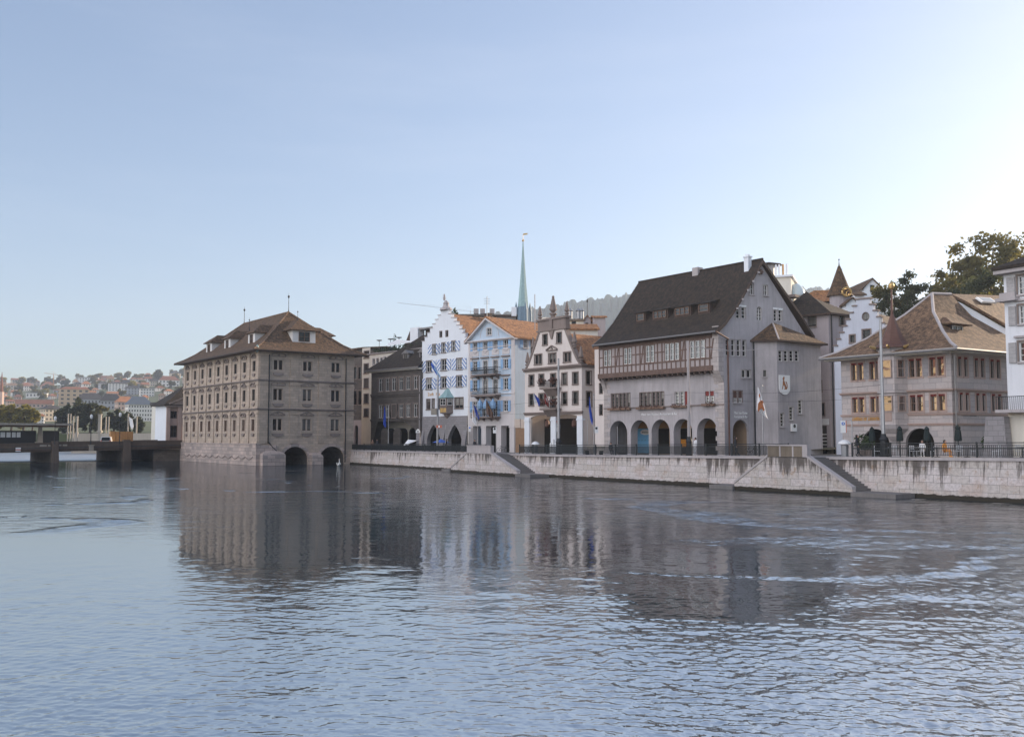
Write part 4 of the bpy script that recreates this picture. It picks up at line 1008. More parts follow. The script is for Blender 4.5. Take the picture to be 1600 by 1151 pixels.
for k, r in enumerate(wd): window(f, r, b, 2 if k != 1 else 1, 2, 'stone_trim', 'glass_curtain', 0, .18, 'stone_trim', .1, 'stone_trim')
# oriel
so0, so1 = f.s_(691.5, 630), f.s_(708, 630); zo0, zo1, zo2, zo3 = f.z_(700, 646), f.z_(700, 636), f.z_(700, 621.5), f.z_(700, 606.5); mo = (so0 + so1) / 2; ho = (so1 - so0) / 2
def octo(h, o0, o1): return [f.p(mo - h, 0, o0), f.p(mo - h * .62, 0, o1), f.p(mo + h * .62, 0, o1), f.p(mo + h, 0, o0)]
def loft(mb, secs, m=0):
    for (p, z0), (q, z1) in zip(secs, secs[1:]):
        for i in range(len(p) - 1): mb.quad(V((p[i].x, p[i].y, z0)), V((p[i + 1].x, p[i + 1].y, z0)), V((q[i + 1].x, q[i + 1].y, z1)), V((q[i].x, q[i].y, z1)), m)
mb = MB(); loft(mb, [(octo(.15, -.01, .1), f.z_(700, 654)), (octo(ho * .45, -.01, .45), zo0 - .35), (octo(ho * .5, -.01, .5), zo0 - .1), (octo(ho, -.01, 1.0), zo0 + .05), (octo(ho, -.01, 1.0), zo1), (octo(ho * 1.04, -.01, 1.06), zo1 + .02), (octo(ho * 1.04, -.01, 1.06), zo1 + .2), (octo(ho, -.01, 1.0), zo1 + .22), (octo(ho, -.01, 1.0), zo2)])
orl = mb.build('oriel', M['stone_trim'], b)
mb = MB(); loft(mb, [(octo(ho * 1.2, -.01, 1.25), zo2 - .05), (octo(ho * 1.2, -.01, 1.25), zo2 + .05), (octo(ho * .95, -.01, .95), zo2 + .35), (octo(ho * .6, -.01, .6), zo2 + .8), (octo(ho * .32, -.01, .32), zo2 + 1.3), (octo(.05, -.01, .06), zo3)]); mb.build('oriel_roof', M['copper'], orl)
mb = MB(); oq = octo(ho, -.01, 1.0); frr = Fr(oq[2], oq[3] - oq[2]); ll = (oq[3] - oq[2]).length
win_one(mb, f, (mo - ho * .5, zo1 + .3, mo + ho * .5, zo2 - .15), 2, 2, 1.0, -.01); mb.build('oriel_window', [M['frame_white'], M['glass_curtain']], orl); mb = MB(); win_one(mb, frr, (ll * .12, zo1 + .3, ll * .85, zo2 - .15), 1, 2, 0, -.01); mb.build('oriel_window', [M['frame_white'], M['glass_curtain']], orl)
for x0, x1 in ((-.55, -.04), (.04, .55)): mb = MB(); f.box(mb, mo + ho * x0, mo + ho * x1, zo0 + .2, zo1 - .15, 1.0, 1.03); mb.build('gilded_relief', M['gold'], orl)
text_mesh('facade_inscription', 'Zunft', f, f.s_(668.5, 616), f.s_(677.5, 616), f.z_(673, 616), .75, M['goldpaint'], b, .02); text_mesh('facade_inscription', 'Haus', f, f.s_(681.5, 616), f.s_(687.5, 616), f.z_(684, 615.5), .75, M['goldpaint'], b, .02)
mb = MB(); c = f.p(m_, za + .1, -.3)
mb.lathe([(1.05, 0), (.95, .3), (.6, .5), (.42, .9), (.5, 1.1), (.3, 1.4), (.12, 1.6)], c, 8); mb.lathe([(.1, 1.55), (.2, 1.75), (.22, 2.1), (.13, 2.25), (.16, 2.45), (.05, 2.65)], c + V((-.3, 0, 0)), 8); mb.build('gable_figure', M['coping'], b)
zrg = zl + h_st * 6.4; mb = MB()
for sg in (0, 1):
    a, q = (s0 + .02, m_) if sg == 0 else (-.02, m_)
    slab(mb, [f.p(a, zl + .3, -.6), f.p(q, zrg, -.6), f.p(q, zrg, -17), f.p(a, zl + .3, -17)], .25)
mb.build('roof', M['roof_orange'], b)
mb = MB(); f.box(mb, m_ + .4, m_ + 1.6, zrg - 1.2, zrg + .7, -9.4, -8.6); mb.build('chimney', M['timber_dark'], b)
dormer(b, Fr(f.p(0, 0), -f.n), 8, -2.9, zrg - 2.2, 1.0, .9, 2.2, 'white', 'roof_dark', 'gable', 1, 'frame_dark', .12, .5)
mb = MB(); p = f.p(f.s_(713, 500), zrg - .2, -7); mb.tube([p, p + V((0, 0, 3.4))], .06, 5); 
for k in range(3): mb.tube([p + V((-.5, 0, 2.2 + k * .4)), p + V((.5, 0, 2.2 + k * .4))], .03, 4)
mb.build('aerial', M['steel'], b)

# ---------------------------------------------------------------- pale blue house
f, b, zb = block('pediment_house', 'pale blue house with triangular gable, blue shutters and three stacked balconies', 'house', 804.8, 138.7, 45, 0, 0, 14, 0, 'blue')
fs = Fr(f.o, dirv(45)); s0 = f.s_(733, 600); zt = f.z_(770, 530); m_ = (f.s_(762.6, 520)); zap = f.z_(762.6, 498); zg = f.z_(770, 655); sd_ = fs.s_(829, 600)
cx = [742.6, 758.4, 774.2, 790.6]; sl = [f.s_(x, 600) for x in cx]
rowz = [(f.z_(770, 546), f.z_(770, 532.4)), (f.z_(770, 577), f.z_(770, 562.5)), (f.z_(770, 609.5), f.z_(770, 592)), (f.z_(770, 643), f.z_(770, 626))]
ws = []
for k, (z0, z1) in enumerate(rowz):
    for j, s in enumerate(sl):
        door = j in (1, 2) and k > 0
        ws.append((k, j, (s - .48, z0 - (.7 if door else 0), s + .48, z1)))
gw = f.rect(761, 512.5, 768, 523.5); sw_ = [fs.rect(818, 530, 824.5, 543.5)]
mb = MB(); facade(mb, f, [(s0, zg), (0, zg), (0, zt), (m_, zap), (s0, zt)], [rect_pts(*r) for _, _, r in ws] + [rect_pts(*gw)], .25)
facade(mb, fs, [(0, zg), (sd_, zg), (sd_, zt), (0, zt)], [rect_pts(*r) for r in sw_], .25)
mb.quad(f.p(s0, zb), f.p(s0, zb, -14), f.p(s0, zt, -14), f.p(s0, zt)); mb.quad(f.p(0, zb, -14), f.p(s0, zb, -14), f.p(s0, zt, -14), f.p(0, zt, -14)); mb.poly([f.p(0, zt, -14), f.p(s0, zt, -14), f.p(m_, zap, -14)])
mb.build('wall', M['blue'], b)
mb = MB()
for s in (s0 + .35, -.35): f.box(mb, s - .35, s + .35, zg, zt - .2, 0, .08)
f.box(mb, s0 + .7, -.7, zg + .01, rowz[2][0] - .55, .0, .045)
mb2 = MB(); hl = [rect_pts(r[0] - .001, r[1] - .001, r[2] + .001, r[3] + .001) for k, j, r in ws if k == 3]
facade(mb2, f, [(s0 + .7, zg), (-.7, zg), (-.7, rowz[3][1] + .6), (s0 + .7, rowz[3][1] + .6)], hl, .05, off=.05); mb2.build('ground_rustication', M['blue_trim'], b)
for s in (s0 + .35, -.35): mb = MB(); f.box(mb, s - .35, s + .35, zg, zt - .2, 0, .08); mb.build('corner_strip', M['blue_trim'], b)
for k, j, r in ws:
    w_ = window(f, r, b, 2, 2 if k == 0 else 3, 'frame_white', 'glass', .05 if k == 3 else 0, .2, 'blue_trim', .13, 'blue_trim')
    if not (j in (1, 2) and k > 0) or (k == 3):
        shutters(f, r, w_, .5, .03 if k < 3 else .06, 'shutter_blue', 'shutter_blue')
    if k in (1, 2):
        mb = MB(); s = (r[0] + r[2]) / 2; f.box(mb, s - .85, s + .85, r[3] + .35, r[3] + .55, 0, .28); mb.build('hood', M['stone_trim'], w_)
    if k == 1:
        mb = MB(); s = (r[0] + r[2]) / 2; f.box(mb, s - .75, s + .75, r[3] + .75, r[3] + 1.75, 0, .06); mb.tube([f.p(s - .45, r[3] + 1.4, .1), f.p(s, r[3] + 1.15, .12), f.p(s + .45, r[3] + 1.4, .1)], .05, 5); mb.build('garland_panel', M['blue_trim'], w_)
window(f, gw, b, 2, 2, 'frame_white', 'glass', 0, .2, 'blue_trim', .12, 'blue_trim')
for r in sw_: w_ = window(fs, r, b, 2, 2, 'frame_white', 'glass', 0, .2, 'blue_trim', .12, 'blue_trim'); mb = MB(); fs.box(mb, r[0] - .75, r[0] - .16, r[1], r[3], .03, .08); mb.build('shutter', M['shutter_blue'], w_)
mb = MB(); pr = None
for i in range(13):
    a = math.pi * i / 12; q = (m_ + .3 - math.cos(a) * 2.0, gw[1] - .3 + 2.2 * math.sin(a))
    if pr: mb.tube([f.p(*pr, .02), f.p(*q, .02)], .04, 4)
    pr = q
mb.build('gable_arch_moulding', M['blue_trim'], b)
for n, (y0, y1, yb) in enumerate(((543, 555, 577.8), (609, 617.5, 618), (641, 653.5, 653))):
    zf = rowz[n + 1][0] - .72 + (0 if n < 2 else 0); mb = MB(); a, q = f.s_(745, 600), f.s_(783, 600); o1 = 1.25
    f.box(mb, a, q, zf - .2, zf, .05, o1); root = None
    bl = mb.build('balcony', M['stone_trim'], b)
    mb = MB()
    for h in (.25, .95): f.box(mb, a, q, zf + h, zf + h + .07, o1 - .08, o1); f.box(mb, a, a + .07, zf + h, zf + h + .065, .06, o1 - .081); f.box(mb, q - .07, q, zf + h, zf + h + .065, .06, o1 - .081)
    kn = 22
    for k in range(kn + 1): s = a + (q - a) * k / kn; f.box(mb, s - .02, s + .02, zf + .005, zf + .95, o1 - .06, o1 - .02)
    if n == 0: f.box(mb, a + .02, q - .02, zf + .5, zf + .7, o1 - .045, o1 - .03)
    mb.build('balcony_railing', M['iron'], bl)
    mb = MB()
    for s in (a + .5, (a + q) / 2 - .8, (a + q) / 2 + .8, q - .5): mb.prism([f.p(s - .12, zf - .2, 0), f.p(s - .12, zf - .2, .95), f.p(s - .12, zf - .75, 0)], f.u * .24)
    mb.build('balcony_brackets', M['stone_trim'], bl)
for s in (f.s_(757.5), f.s_(767), f.s_(778)):
    mb = MB(); p = f.p(s, rowz[3][0] + .3, 1.0); mb.tube([p - V((0, 0, 1.0)), p + V((0, 0, .5))], .03, 5); mb.lathe([(.05, 0), (.4, .15), (.5, .5), (.42, .9), (.2, 1.3), (.05, 1.6)], p, 8); mb.build('closed_parasol', M['shutter_blue'], b)
cornice(f, s0, 0, zt - .28, zt, b, 'blue_trim', .5, ret=3); cornice(fs, 0, sd_, zt - .279, zt + .001, b, 'blue_trim', .5)
cornice(f, s0, 0, rowz[1][1] + 1.9, rowz[1][1] + 2.02, b, 'blue_trim', .12, steps=1); cornice(f, s0, 0, rowz[2][0] - .62, rowz[2][0] - .5, b, 'blue_trim', .15, steps=1)
mb = MB(); ov = .55
for sg in (-1, 1):
    e = (s0 - ov, zt + .05) if sg < 0 else (ov, zt + .05); ap = (m_, zap + .35)
    slab(mb, [f.p(*e, .6), f.p(*ap, .6), f.p(*ap, -15), f.p(*e, -15)], .22)
mb.build('roof', M['roof_orange'], b)
mb = MB()
for sg in (-1, 1):
    e = (s0 - ov, zt - .15) if sg < 0 else (ov, zt - .15); ap = (m_, zap + .12)
    mb.prism([f.p(*e, .05), f.p(*ap, .05), f.p(ap[0], ap[1] - .28, .05), f.p(e[0], e[1] - .22, .05)], f.n * .57)
mb.build('bargeboard', M['blue_trim'], b)
for s0_, px in ((-6, 805), (-10.5, 822)):
    pass
mb = MB(); p = f.p(m_ + 3.0, zap - 1.4, -7); mb.tube([p, p + V((0, 0, 5.5))], .07, 5); mb.build('aerial_mast', M['coping'], b)
mb = MB(); mb.box(f.p(m_ + .2, zap - .3, -12.5), .9, .9, 1.3, .7); mb.box(f.p(m_ + .2, zap + 1.0, -12.5), 1.1, 1.1, .25, .7); mb.build('chimney', M['cream'], b)
mb = MB(); f.box(mb, s0, s0 + .95, zb - .4, zg - .9, -.9, .1)
cols_ = [f.s_(731.5, 680), f.s_(758, 680), f.s_(781, 680), f.s_(803, 680)]
f.box(mb, s0, 0, zg - .95, zg - .005, -1, .12); 
mb.build('lintel', M['blue_trim'], b)
for k, s in enumerate([s0 + .5, f.s_(756.5, 680), f.s_(780, 680), -.55]):
    mb = MB(); f.box(mb, s - .5, s + .5, zb - .4, zg - .953, -1.0, .1); f.box(mb, s - .58, s + .58, zg - 1.25, zg - 1.0, -1.05, .18); mb.build('pillar', M['blue_trim'], b)
mb = MB(); f.box(mb, s0, 0, zb - .4, zg, -4.3, -4.0); mb.build('back_wall', M['interior'], b)
mb = MB(); fs.box(mb, 1.2, sd_, zb - .4, zg, -.3, 0); fs.box(mb, sd_ - 3.2, sd_ - .5, zb - .3, zg - 1.3, .002, .04, 1); mb.build('side_wall', [M['blue_trim'], M['frame_brown']], b)
for x in (747.3, 770.5, 796): 
    mb = MB(); a, q = f.s_(x - 4, 666), f.s_(x + 4, 666); z = f.z_(x, 667); f.box(mb, a, q, z, z + .36, -1.3, -1.2); mb.build('shop_sign', M['sign_red'], b)
# ================================================================ buildings, right part
# ---------------------------------------------------------------- rosy house with obelisk gable
f, b, zb = block('obelisk_gable_house', 'rosy white house with curved gable carrying stone obelisks and a two-bay portico', 'house', 909.5, 121.5, 36.5, 0, 0, 12, 0, 'pinkwhite')
fs = Fr(f.o, dirv(53.5)); s0 = f.s_(820, 600); sd_ = fs.s_(930, 620); zc = f.z_(868, 572); zt = f.z_(870, 513); m_ = s0 / 2; zl = f.z_(868, 653); W2 = -m_
rx = [(826.2 + .4 + 4, 5.2), (846, 5.2), (864.5, 5.2), (882, 5.2), (899.2, 5.2)]
ws = []
for (x, w_) in ((830.5, 3.6), (846, 3.6), (864.5, 3.8), (882, 3.8), (899.2, 4)):
    for y0, y1 in ((584, 601), (614, 632)):
        k = (864 - x) * .06; ws.append(f.rect(x - w_, y0 + k, x + w_, y1 + k * .6 + (4 if x == 864.5 else 0)))
wt = [f.rect(x - 5.6, 552 + (864 - x) * .08, x + 5.6, 567 + (864 - x) * .08) for x in (841, 863, 886.3)]
wa = [f.rect(848.2, 522.5, 855.4, 538.5), f.rect(869.9, 519.5, 877.4, 535.5)]
def gprof():
    p = []; zt_ = zt - .1
    for i in range(11):
        t = i / 10; p.append((-(W2 - (W2 * .56) * (t ** .80)) if 0 else None, None))
    return p
base, top = W2 - .3, W2 * .44
right = [(m_ + base - (base - top) * (t ** .85), zc + (zt - zc) * t) for t in [i / 10 for i in range(11)]]
left = [(2 * m_ - x, z) for x, z in reversed(right)]
arch_o = [arch_pts(f.s_(829, 680), zb - .4, f.s_(862.5, 680), f.z_(846, 648.5), rise=.45), arch_pts(f.s_(869, 680), zb - .4, f.s_(903.5, 680), f.z_(886, 647), rise=.45)]
mb = MB(); facade(mb, f, [(s0, zb - .6), (0, zb - .6), (0, zc)] + right + left + [(s0, zc)], [rect_pts(*r) for r in ws + wt + wa] + arch_o, .3)
zf = f.z_(868, 690); sdw = [fs.rect(916, 580, 923, 600), fs.rect(916.5, 612, 923.5, 634)]
facade(mb, fs, [(0, zb - .6), (sd_, zb - .6), (sd_, zc), (0, zc)], [rect_pts(*r) for r in sdw], .25)
mb.quad(f.p(s0, zb), f.p(s0, zb, -14), f.p(s0, zc, -14), f.p(s0, zc)); mb.poly([f.p(x, z, -.5) for x, z in [(s0, zc), (0, zc)] + right + left])
for p, q in zip(right + left, (right + left)[1:]): mb.quad(f.p(*p), f.p(*p, -.5), f.p(*q, -.5), f.p(*q))
mb.build('wall', M['pinkwhite'], b)
for side in (right, left):
    mb = MB()
    for p, q in zip(side, side[1:]): mb.prism([f.p(p[0] - .16, p[1], -.55), f.p(p[0] + .16, p[1], -.55), f.p(p[0] + .16, p[1], .12), f.p(p[0] - .16, p[1], .12)], f.p(q[0], q[1]) - f.p(p[0], p[1]))
    mb.build('gable_coping', M['stone_trim'], b)
mb = MB(); f.box(mb, m_ - top - .3, m_ + top + .3, zt, zt + 1.25, -.6, .1); f.box(mb, m_ - top - .55, m_ + top + .55, zt + 1.25, zt + 1.5, -.7, .3); f.box(mb, m_ - top - .5, m_ + top + .5, zt - .18, zt - .002, -.6, .25); f.box(mb, m_ - .3, m_ + .3, zt - .19, zt + 1.24, .1, .3)
mb.prism([f.p(m_ - .5, zt - .2, .0), f.p(m_ + .5, zt - .2, .0), f.p(m_ + .12, zt - 1.3, .0), f.p(m_ - .12, zt - 1.3, 0)], f.n * .2); mb.build('gable_crown', M['stone_trim'], b)
def obelisk(s, z, h, o=-.2):
    mb = MB(); c = f.p(s, z, o); k = h
    mb.lathe([(.11 * k, 0), (.11 * k, .12 * k), (.17 * k, .15 * k), (.17 * k, .2 * k), (.07 * k, .24 * k), (.16 * k, .34 * k), (.17 * k, .4 * k), (.15 * k, .44 * k), (.05 * k, .92 * k), (.06 * k, .95 * k), (.01, k)], c, 8); mb.build('obelisk', M['stone_trim'], b)
obelisk(m_, zt + 1.5, 3.0); obelisk(m_ - top - .2, zt + 1.5, 1.9); obelisk(m_ + top + .2, zt + 1.5, 1.9)
for i, h in ((1, 2.1), (5, 2.1)):
    for side, sg in ((right, 1), (left[::-1], -1)): x, z = side[i]; obelisk(x + sg * .35, z - .3, h)
for r in ws: window(f, r, b, 1 if r[2] - r[0] < 1.2 else 2, 2, 'frame_dark', 'glass', 0, .22, 'stone_trim', .15, 'stone_trim')
for r in wa: window(f, r, b, 1, 2, 'frame_dark', 'glass', 0, .22, 'stone_trim', .12, 'stone_trim')
for k, r in enumerate(wt): window(f, r, b, 2, 1, 'stone_trim', 'glass', 0, .22, 'stone_trim', .13, 'stone_trim', ('tri', 'stone_trim') if k == 1 else None, mull=.16)
for r in sdw: window(fs, r, b, 1, 2, 'frame_dark', 'glass', 0, .22, 'stone_trim', .15, 'stone_trim')
cornice(f, s0 - .1, 0, zc - .45, zc, b, 'stone_trim', .42, ret=2); cornice(fs, 0, sd_, zc - .449, zc + .001, b, 'stone_trim', .42)
cornice(f, s0, 0, f.z_(868, 647.5), f.z_(868, 643), b, 'stone_trim', .25, ret=2)
for zf in (f.z_(864, 604.5), f.z_(864, 637)):
    mb = MB(); s = f.s_(864.5, 600); o1 = 1.0
    f.box(mb, s - 1.7, s + 1.7, zf - .3, zf - .1, 0, o1); mb.prism([f.p(s - 1.2, zf - .3, 0), f.p(s - 1.2, zf - .3, o1 * .8), f.p(s - 1.2, zf - 1.2, 0)], f.u * 2.4); bl = mb.build('balcony', M['stone_trim'], b)
    mb = MB(); f.box(mb, s - 1.7, s + 1.7, zf + .75, zf + .8, o1 - .06, o1)
    for k in range(20): x = s - 1.68 + k * .1755; f.box(mb, x, x + .03, zf - .1, zf + .75, o1 - .05, o1 - .02)
    mb.build('balcony_railing', M['iron'], bl)
    mb = MB(); 
    for x in (-1.5, -1.0, 1.0, 1.5): foliage(mb, f.p(s + x, zf + .75, o1), .5, .45, 60, .16)
    mb.build('balcony_plants', M['plant_red'], bl)
for sx in (f.s_(824.5, 680), f.s_(865.7, 680), f.s_(907, 680)):
    mb = MB(); f.box(mb, sx - .55, sx + .5, zb - .4, zl + .2, .0, .14); f.box(mb, sx - .62, sx + .57, zl - .35, zl - .15, -.3, .2); mb.build('portico_pillar', M['white'], b)
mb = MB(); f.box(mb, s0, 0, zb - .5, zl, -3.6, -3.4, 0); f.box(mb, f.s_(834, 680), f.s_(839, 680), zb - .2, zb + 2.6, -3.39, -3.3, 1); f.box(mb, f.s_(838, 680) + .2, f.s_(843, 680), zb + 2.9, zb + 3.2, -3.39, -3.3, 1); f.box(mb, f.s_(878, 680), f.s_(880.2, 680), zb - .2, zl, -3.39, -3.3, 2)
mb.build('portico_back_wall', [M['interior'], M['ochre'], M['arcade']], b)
for x in (846, 888):
    mb = MB(); p = f.p(f.s_(x, 650), zl - .1, -1); mb.lathe([(.05, 0), (.3, -.3), (.35, -.9), (.15, -1.1), (.05, -1.15)], p, 6); mb.build('lantern', M['copper_brown'], b)
mb = MB()
for sg in (0, 1):
    a = (s0 - .2) if sg == 0 else .5
    slab(mb, [f.p(a, zc + .1, -.6), f.p(m_, zt - .4, -.6), f.p(m_, zt - .4, -16), f.p(a, zc + .1, -16)], .22)
mb.build('roof', M['roof_orange'], b)

# ---------------------------------------------------------------- the arcaded guild house
C, f, fs = two_faces(1132.5, 102.7, 36)
zb = street_z(C) - .16; zw0 = zb
b = thing('arcaded_house', (C.x, C.y, zb), 'large grey arcaded house with steep dark roof and jettied half-timbered upper storey', 'guild house')
L_ = -f.s_(944, 640); WS = 14.4; zjet = f.z_(1100, 578.5); zeave = f.px(1112, 517, .8)[1] + .1; zap = fs.z_(1188.6, 408); sap = fs.s_(1188.6, 420); ser = fs.s_(1268, 525)
zsl = f.z_(1100, 631.5)
ax = [(953, 980), (985.5, 1013.5), (1018, 1046.5), (1052.5, 1081.5), (1089, 1120.5)]
arcs = [arch_pts(f.s_(a, 675), zb - .3, f.s_(q, 675), f.z_((a + q) / 2, 657 - (a - 953) * .029), n=14) for a, q in ax]
g1 = [(954.6, 985.0, 614.5, 636.6, 5), (999, 1038, 612.5, 635, 6), (1054, 1077.5, 611.5, 632.5, 3), (1101.5, 1116.5, 610.8, 629.6, 2)]
w1 = []
for a, q, y0, y1, n in g1:
    r = f.rect(a, y0, q, y1); w_ = (r[2] - r[0]) / n
    for k in range(n): w1.append(((r[0] + w_ * k + .06, r[1], r[0] + w_ * (k + 1) - .06, r[3]), len(w1), n))
mb = MB(); facade(mb, f, [(-L_, zb - .6), (0, zb - .6), (0, zjet + .3), (-L_, zjet + .3)], arcs + [rect_pts(*r) for r, _, _ in w1], .28)
for q in arcs:
    n = len(q)
    for i in range(n): mb.quad(f.p(*q[i], -.27), f.p(*q[(i + 1) % n], -.27), f.p(*q[(i + 1) % n], -1.1), f.p(*q[i], -1.1))
# south gable wall
sw = []
for k in range(4):
    x0 = 1133.4 + k * 8.7; sw.append((fs.rect(x0, 529.5 + k * .5, x0 + 6.4, 555.5 + k * .4), 'w'))
sw += [(fs.rect(1158.5, 577.5, 1165.5, 590), 's'), (fs.rect(1166.5, 577.5, 1173.5, 590), 's'), (fs.rect(1145.5, 610.5, 1151.5, 629), 'r'), (fs.rect(1153.5, 610.5, 1159.5, 629), 'r'),
       (fs.rect(1149.5, 479.5, 1156.5, 497.5), 'w'), (fs.rect(1158, 479.5, 1165, 497.5), 'w'), (fs.rect(1208.5, 484, 1214.5, 501.5), 'w'), (fs.rect(1216, 484, 1222, 501.5), 'w'),
       (fs.rect(1170.5, 442, 1177.5, 460), 'a'), (fs.rect(1192.5, 445, 1199.5, 461.5), 'a')]
r_ = fs.rect(1182.5, 479, 1190.5, 500.5); warch = arch_pts(r_[0], r_[1], r_[2], r_[3])
r_ = fs.rect(1145, 655.5, 1169.5, 700); sarch = arch_pts(r_[0], zb - .3, r_[2], r_[3], n=14)
ev = (-1.0, zeave - .2)
facade(mb, fs, [(0, zb - .6), (WS, zb - .6), (WS, fs.z_(1264, 528)), (sap, zap - .25), (0, zeave + .5)], [rect_pts(*r) for r, _ in sw] + [warch, sarch], .26)
mb.quad(fs.p(WS, zb), fs.p(WS, zb, -L_), fs.p(WS, zeave, -L_), fs.p(WS, zeave)); mb.quad(f.p(-L_, zb), f.p(-L_, zb, -14), f.p(-L_, zeave, -14), f.p(-L_, zeave)); mb.poly([f.p(-L_, zeave, -14), f.p(-L_, zap - .3, -sap), f.p(-L_, zeave, 0)])
mb.build('wall', M['rueden'], b)
for fr_, sgn in ((f, -1), (fs, 1)):
    mb = MB(); z = zb
    k = 0
    while z < zjet - .5:
        w_ = (.75, 1.25)[(k + (sgn > 0)) % 2]; a, q = (-w_, 0.02) if sgn < 0 else (0.001, w_)
        if sgn < 0 and z > zb + 3.2 or sgn < 0: fr_.box(mb, a, q, z + .01, z + .5, -.02, .028)
        z += .52; k += 1
    if sgn < 0: mb.build('corner_quoins', M['rueden_quoin'], b)
mb = MB(); z = zb; k = 0
while z < zjet - .5:
    w_ = (.6, 1.1)[k % 2]; f.box(mb, -L_, -L_ + w_, z + .01, z + .5, -.02, .028); z += .52; k += 1
mb.build('corner_quoins', M['rueden_quoin'], b)
mb = MB(); f.box(mb, -L_, 0, zsl - .16, zsl - .02, 0, .09); mb.build('string_course', M['stone_trim'], b)
for r, k, n in w1:
    red = n in (2, 3); window(f, r, b, 1, 4, 'frame_white' if red else 'stone_trim', 'glass_clear' if red else 'glass_curtain', 0, .18, 'stone_trim' if not red else 'coping', .06)
for a, q, y0, y1, n in g1:
    r = f.rect(a, y0, q, y1); mb = MB(); f.box(mb, r[0] - .2, r[2] + .2, r[1] - .3, r[1] - .06, .1, .42); fb = mb.build('flower_box', M['frame_brown'], b)
    mb = MB(); foliage(mb, f.p((r[0] + r[2]) / 2, r[1] - .02, .3), .3, .22, 10, .1)
    for i in range(int((r[2] - r[0]) * 3)): foliage(mb, f.p(random.uniform(r[0] - .15, r[2] + .15), r[1] - .06, .32), .26, .24, 16, .1)
    mb.build('foliage', M['plant_red'], fb)
for r in [x for x, _, n in w1 if n == 2]:
    mb = MB(); f.box(mb, r[0], r[2], r[3] - .5, r[3] - .01, -.08, -.04); mb.build('roller_blind', M['flag_red'], b)
r = [x for x, _, n in w1 if n == 3][2]; mb = MB(); f.box(mb, r[0], r[2], r[1] + .02, r[3] - .01, -.08, -.04); mb.build('roller_blind', M['flag_red'], b)
for r, t in sw:
    window(fs, r, b, 2 if t in 'ra' else 1, {'w': 3, 's': 1, 'r': 3, 'a': 2}[t], 'frame_white', 'glass' if t != 'r' else 'glass', 0, .2, 'coping' if t != 'r' else 'stone_trim', .09, 'coping' if t != 'w' or r[3] < 12 else None)
    if t == 'r': mb = MB(); fs.box(mb, r[0], r[2], r[3] - .75, r[3] - .01, -.09, -.05); mb.build('roller_blind', M['copper_brown'], b)
window(fs, (warch[0][0], warch[0][1], warch[1][0], max(z for _, z in warch)), b, 2, 4, 'frame_white', 'glass_clear', 0, .2, arched=warch)
for x in (1158.8, 1212): 
    r = fs.rect(x - 9.5, 477, x + 7, 479.5); mb = MB(); fs.box(mb, r[0] if x < 1200 else fs.s_(1207.5, 483), r[2] if x < 1200 else fs.s_(1223, 483), fs.z_(x, 479.3 if x < 1200 else 483.8), fs.z_(x, 476.6 if x < 1200 else 480.8), -.05, .05); mb.build('awning_box', M['sign_white'], b)
# arcade inside
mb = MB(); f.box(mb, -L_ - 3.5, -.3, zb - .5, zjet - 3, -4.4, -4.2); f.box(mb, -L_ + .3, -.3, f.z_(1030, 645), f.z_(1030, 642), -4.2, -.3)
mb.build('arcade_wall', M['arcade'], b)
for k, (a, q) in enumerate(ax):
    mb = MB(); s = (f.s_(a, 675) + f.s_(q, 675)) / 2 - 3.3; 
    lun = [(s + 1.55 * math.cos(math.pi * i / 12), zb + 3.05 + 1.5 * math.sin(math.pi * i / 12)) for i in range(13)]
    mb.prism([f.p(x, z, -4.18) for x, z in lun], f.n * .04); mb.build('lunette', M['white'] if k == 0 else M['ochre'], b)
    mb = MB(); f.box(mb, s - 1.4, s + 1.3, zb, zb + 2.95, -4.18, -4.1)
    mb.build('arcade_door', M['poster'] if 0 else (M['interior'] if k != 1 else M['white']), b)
    if k == 1:
        mb = MB(); s2 = s - .15; f.box(mb, s2 - 1.35, s2 + 1.25, zb, zb + 3.0, -4.06, -4.0); po = mb.build('poster', M['poster'], b)
        mb = MB(); mb.prism([f.p(s2 + .25 + .85 * math.cos(t * math.pi / 10), zb + 2.55 + .34 * math.sin(t * math.pi / 10), -3.99) for t in range(20)], f.n * .02); mb.build('poster_oval', M['sign_white'], po)
        text_mesh('poster_lettering', 'momo', f, s2 - .3, s2 + .8, zb + 2.55, .42, M['black'], po, -3.965)
        text_mesh('poster_lettering', '- - - -', f, s2 - 1.0, s2 + .9, zb + 1.6, .4, M['black'], po, -3.995)
    if k in (0, 2): mb = MB(); f.box(mb, s + .7, s + 1.3, zb, zb + 2.9, -4.09, -4.03); mb.build('door_panel', M['ochre'] if k == 2 else M['arcade'], b)
    if k == 3: mb = MB(); f.box(mb, s - .9, s - .1, zb + .8, zb + 1.7, -4.09, -4.03); mb.build('yellow_poster', M['orange_cloth'], b)
mb = MB(); mb.poly([fs.p(x, z, -2.2) for x, z in sarch]); n = len(sarch)
for i in range(n): mb.quad(fs.p(*sarch[i], -.26), fs.p(*sarch[(i + 1) % n], -.26), fs.p(*sarch[(i + 1) % n], -2.2), fs.p(*sarch[i], -2.2))
mb.build('side_passage', M['arcade'], b); mb = MB(); fs.box(mb, sarch[0][0] + .1, sarch[0][0] + 1.3, zb, zb + 3, -2.19, -2.1); mb.build('side_door', M['interior'], b)
text_mesh('arcade_sign', 'Haus zum R\u00fcden | Restaurant & Bar', f, f.s_(1002.5, 647), f.s_(1058.5, 647), f.z_(1030, 646.8), .42, M['lettering_white'], b, .03)
text_mesh('side_sign', 'Haus zum R\u00fcden\nRestaurant & Bar', fs, fs.s_(1147, 648), fs.s_(1167.5, 648), fs.z_(1157, 648), .42, M['lettering_white'], b, .03)
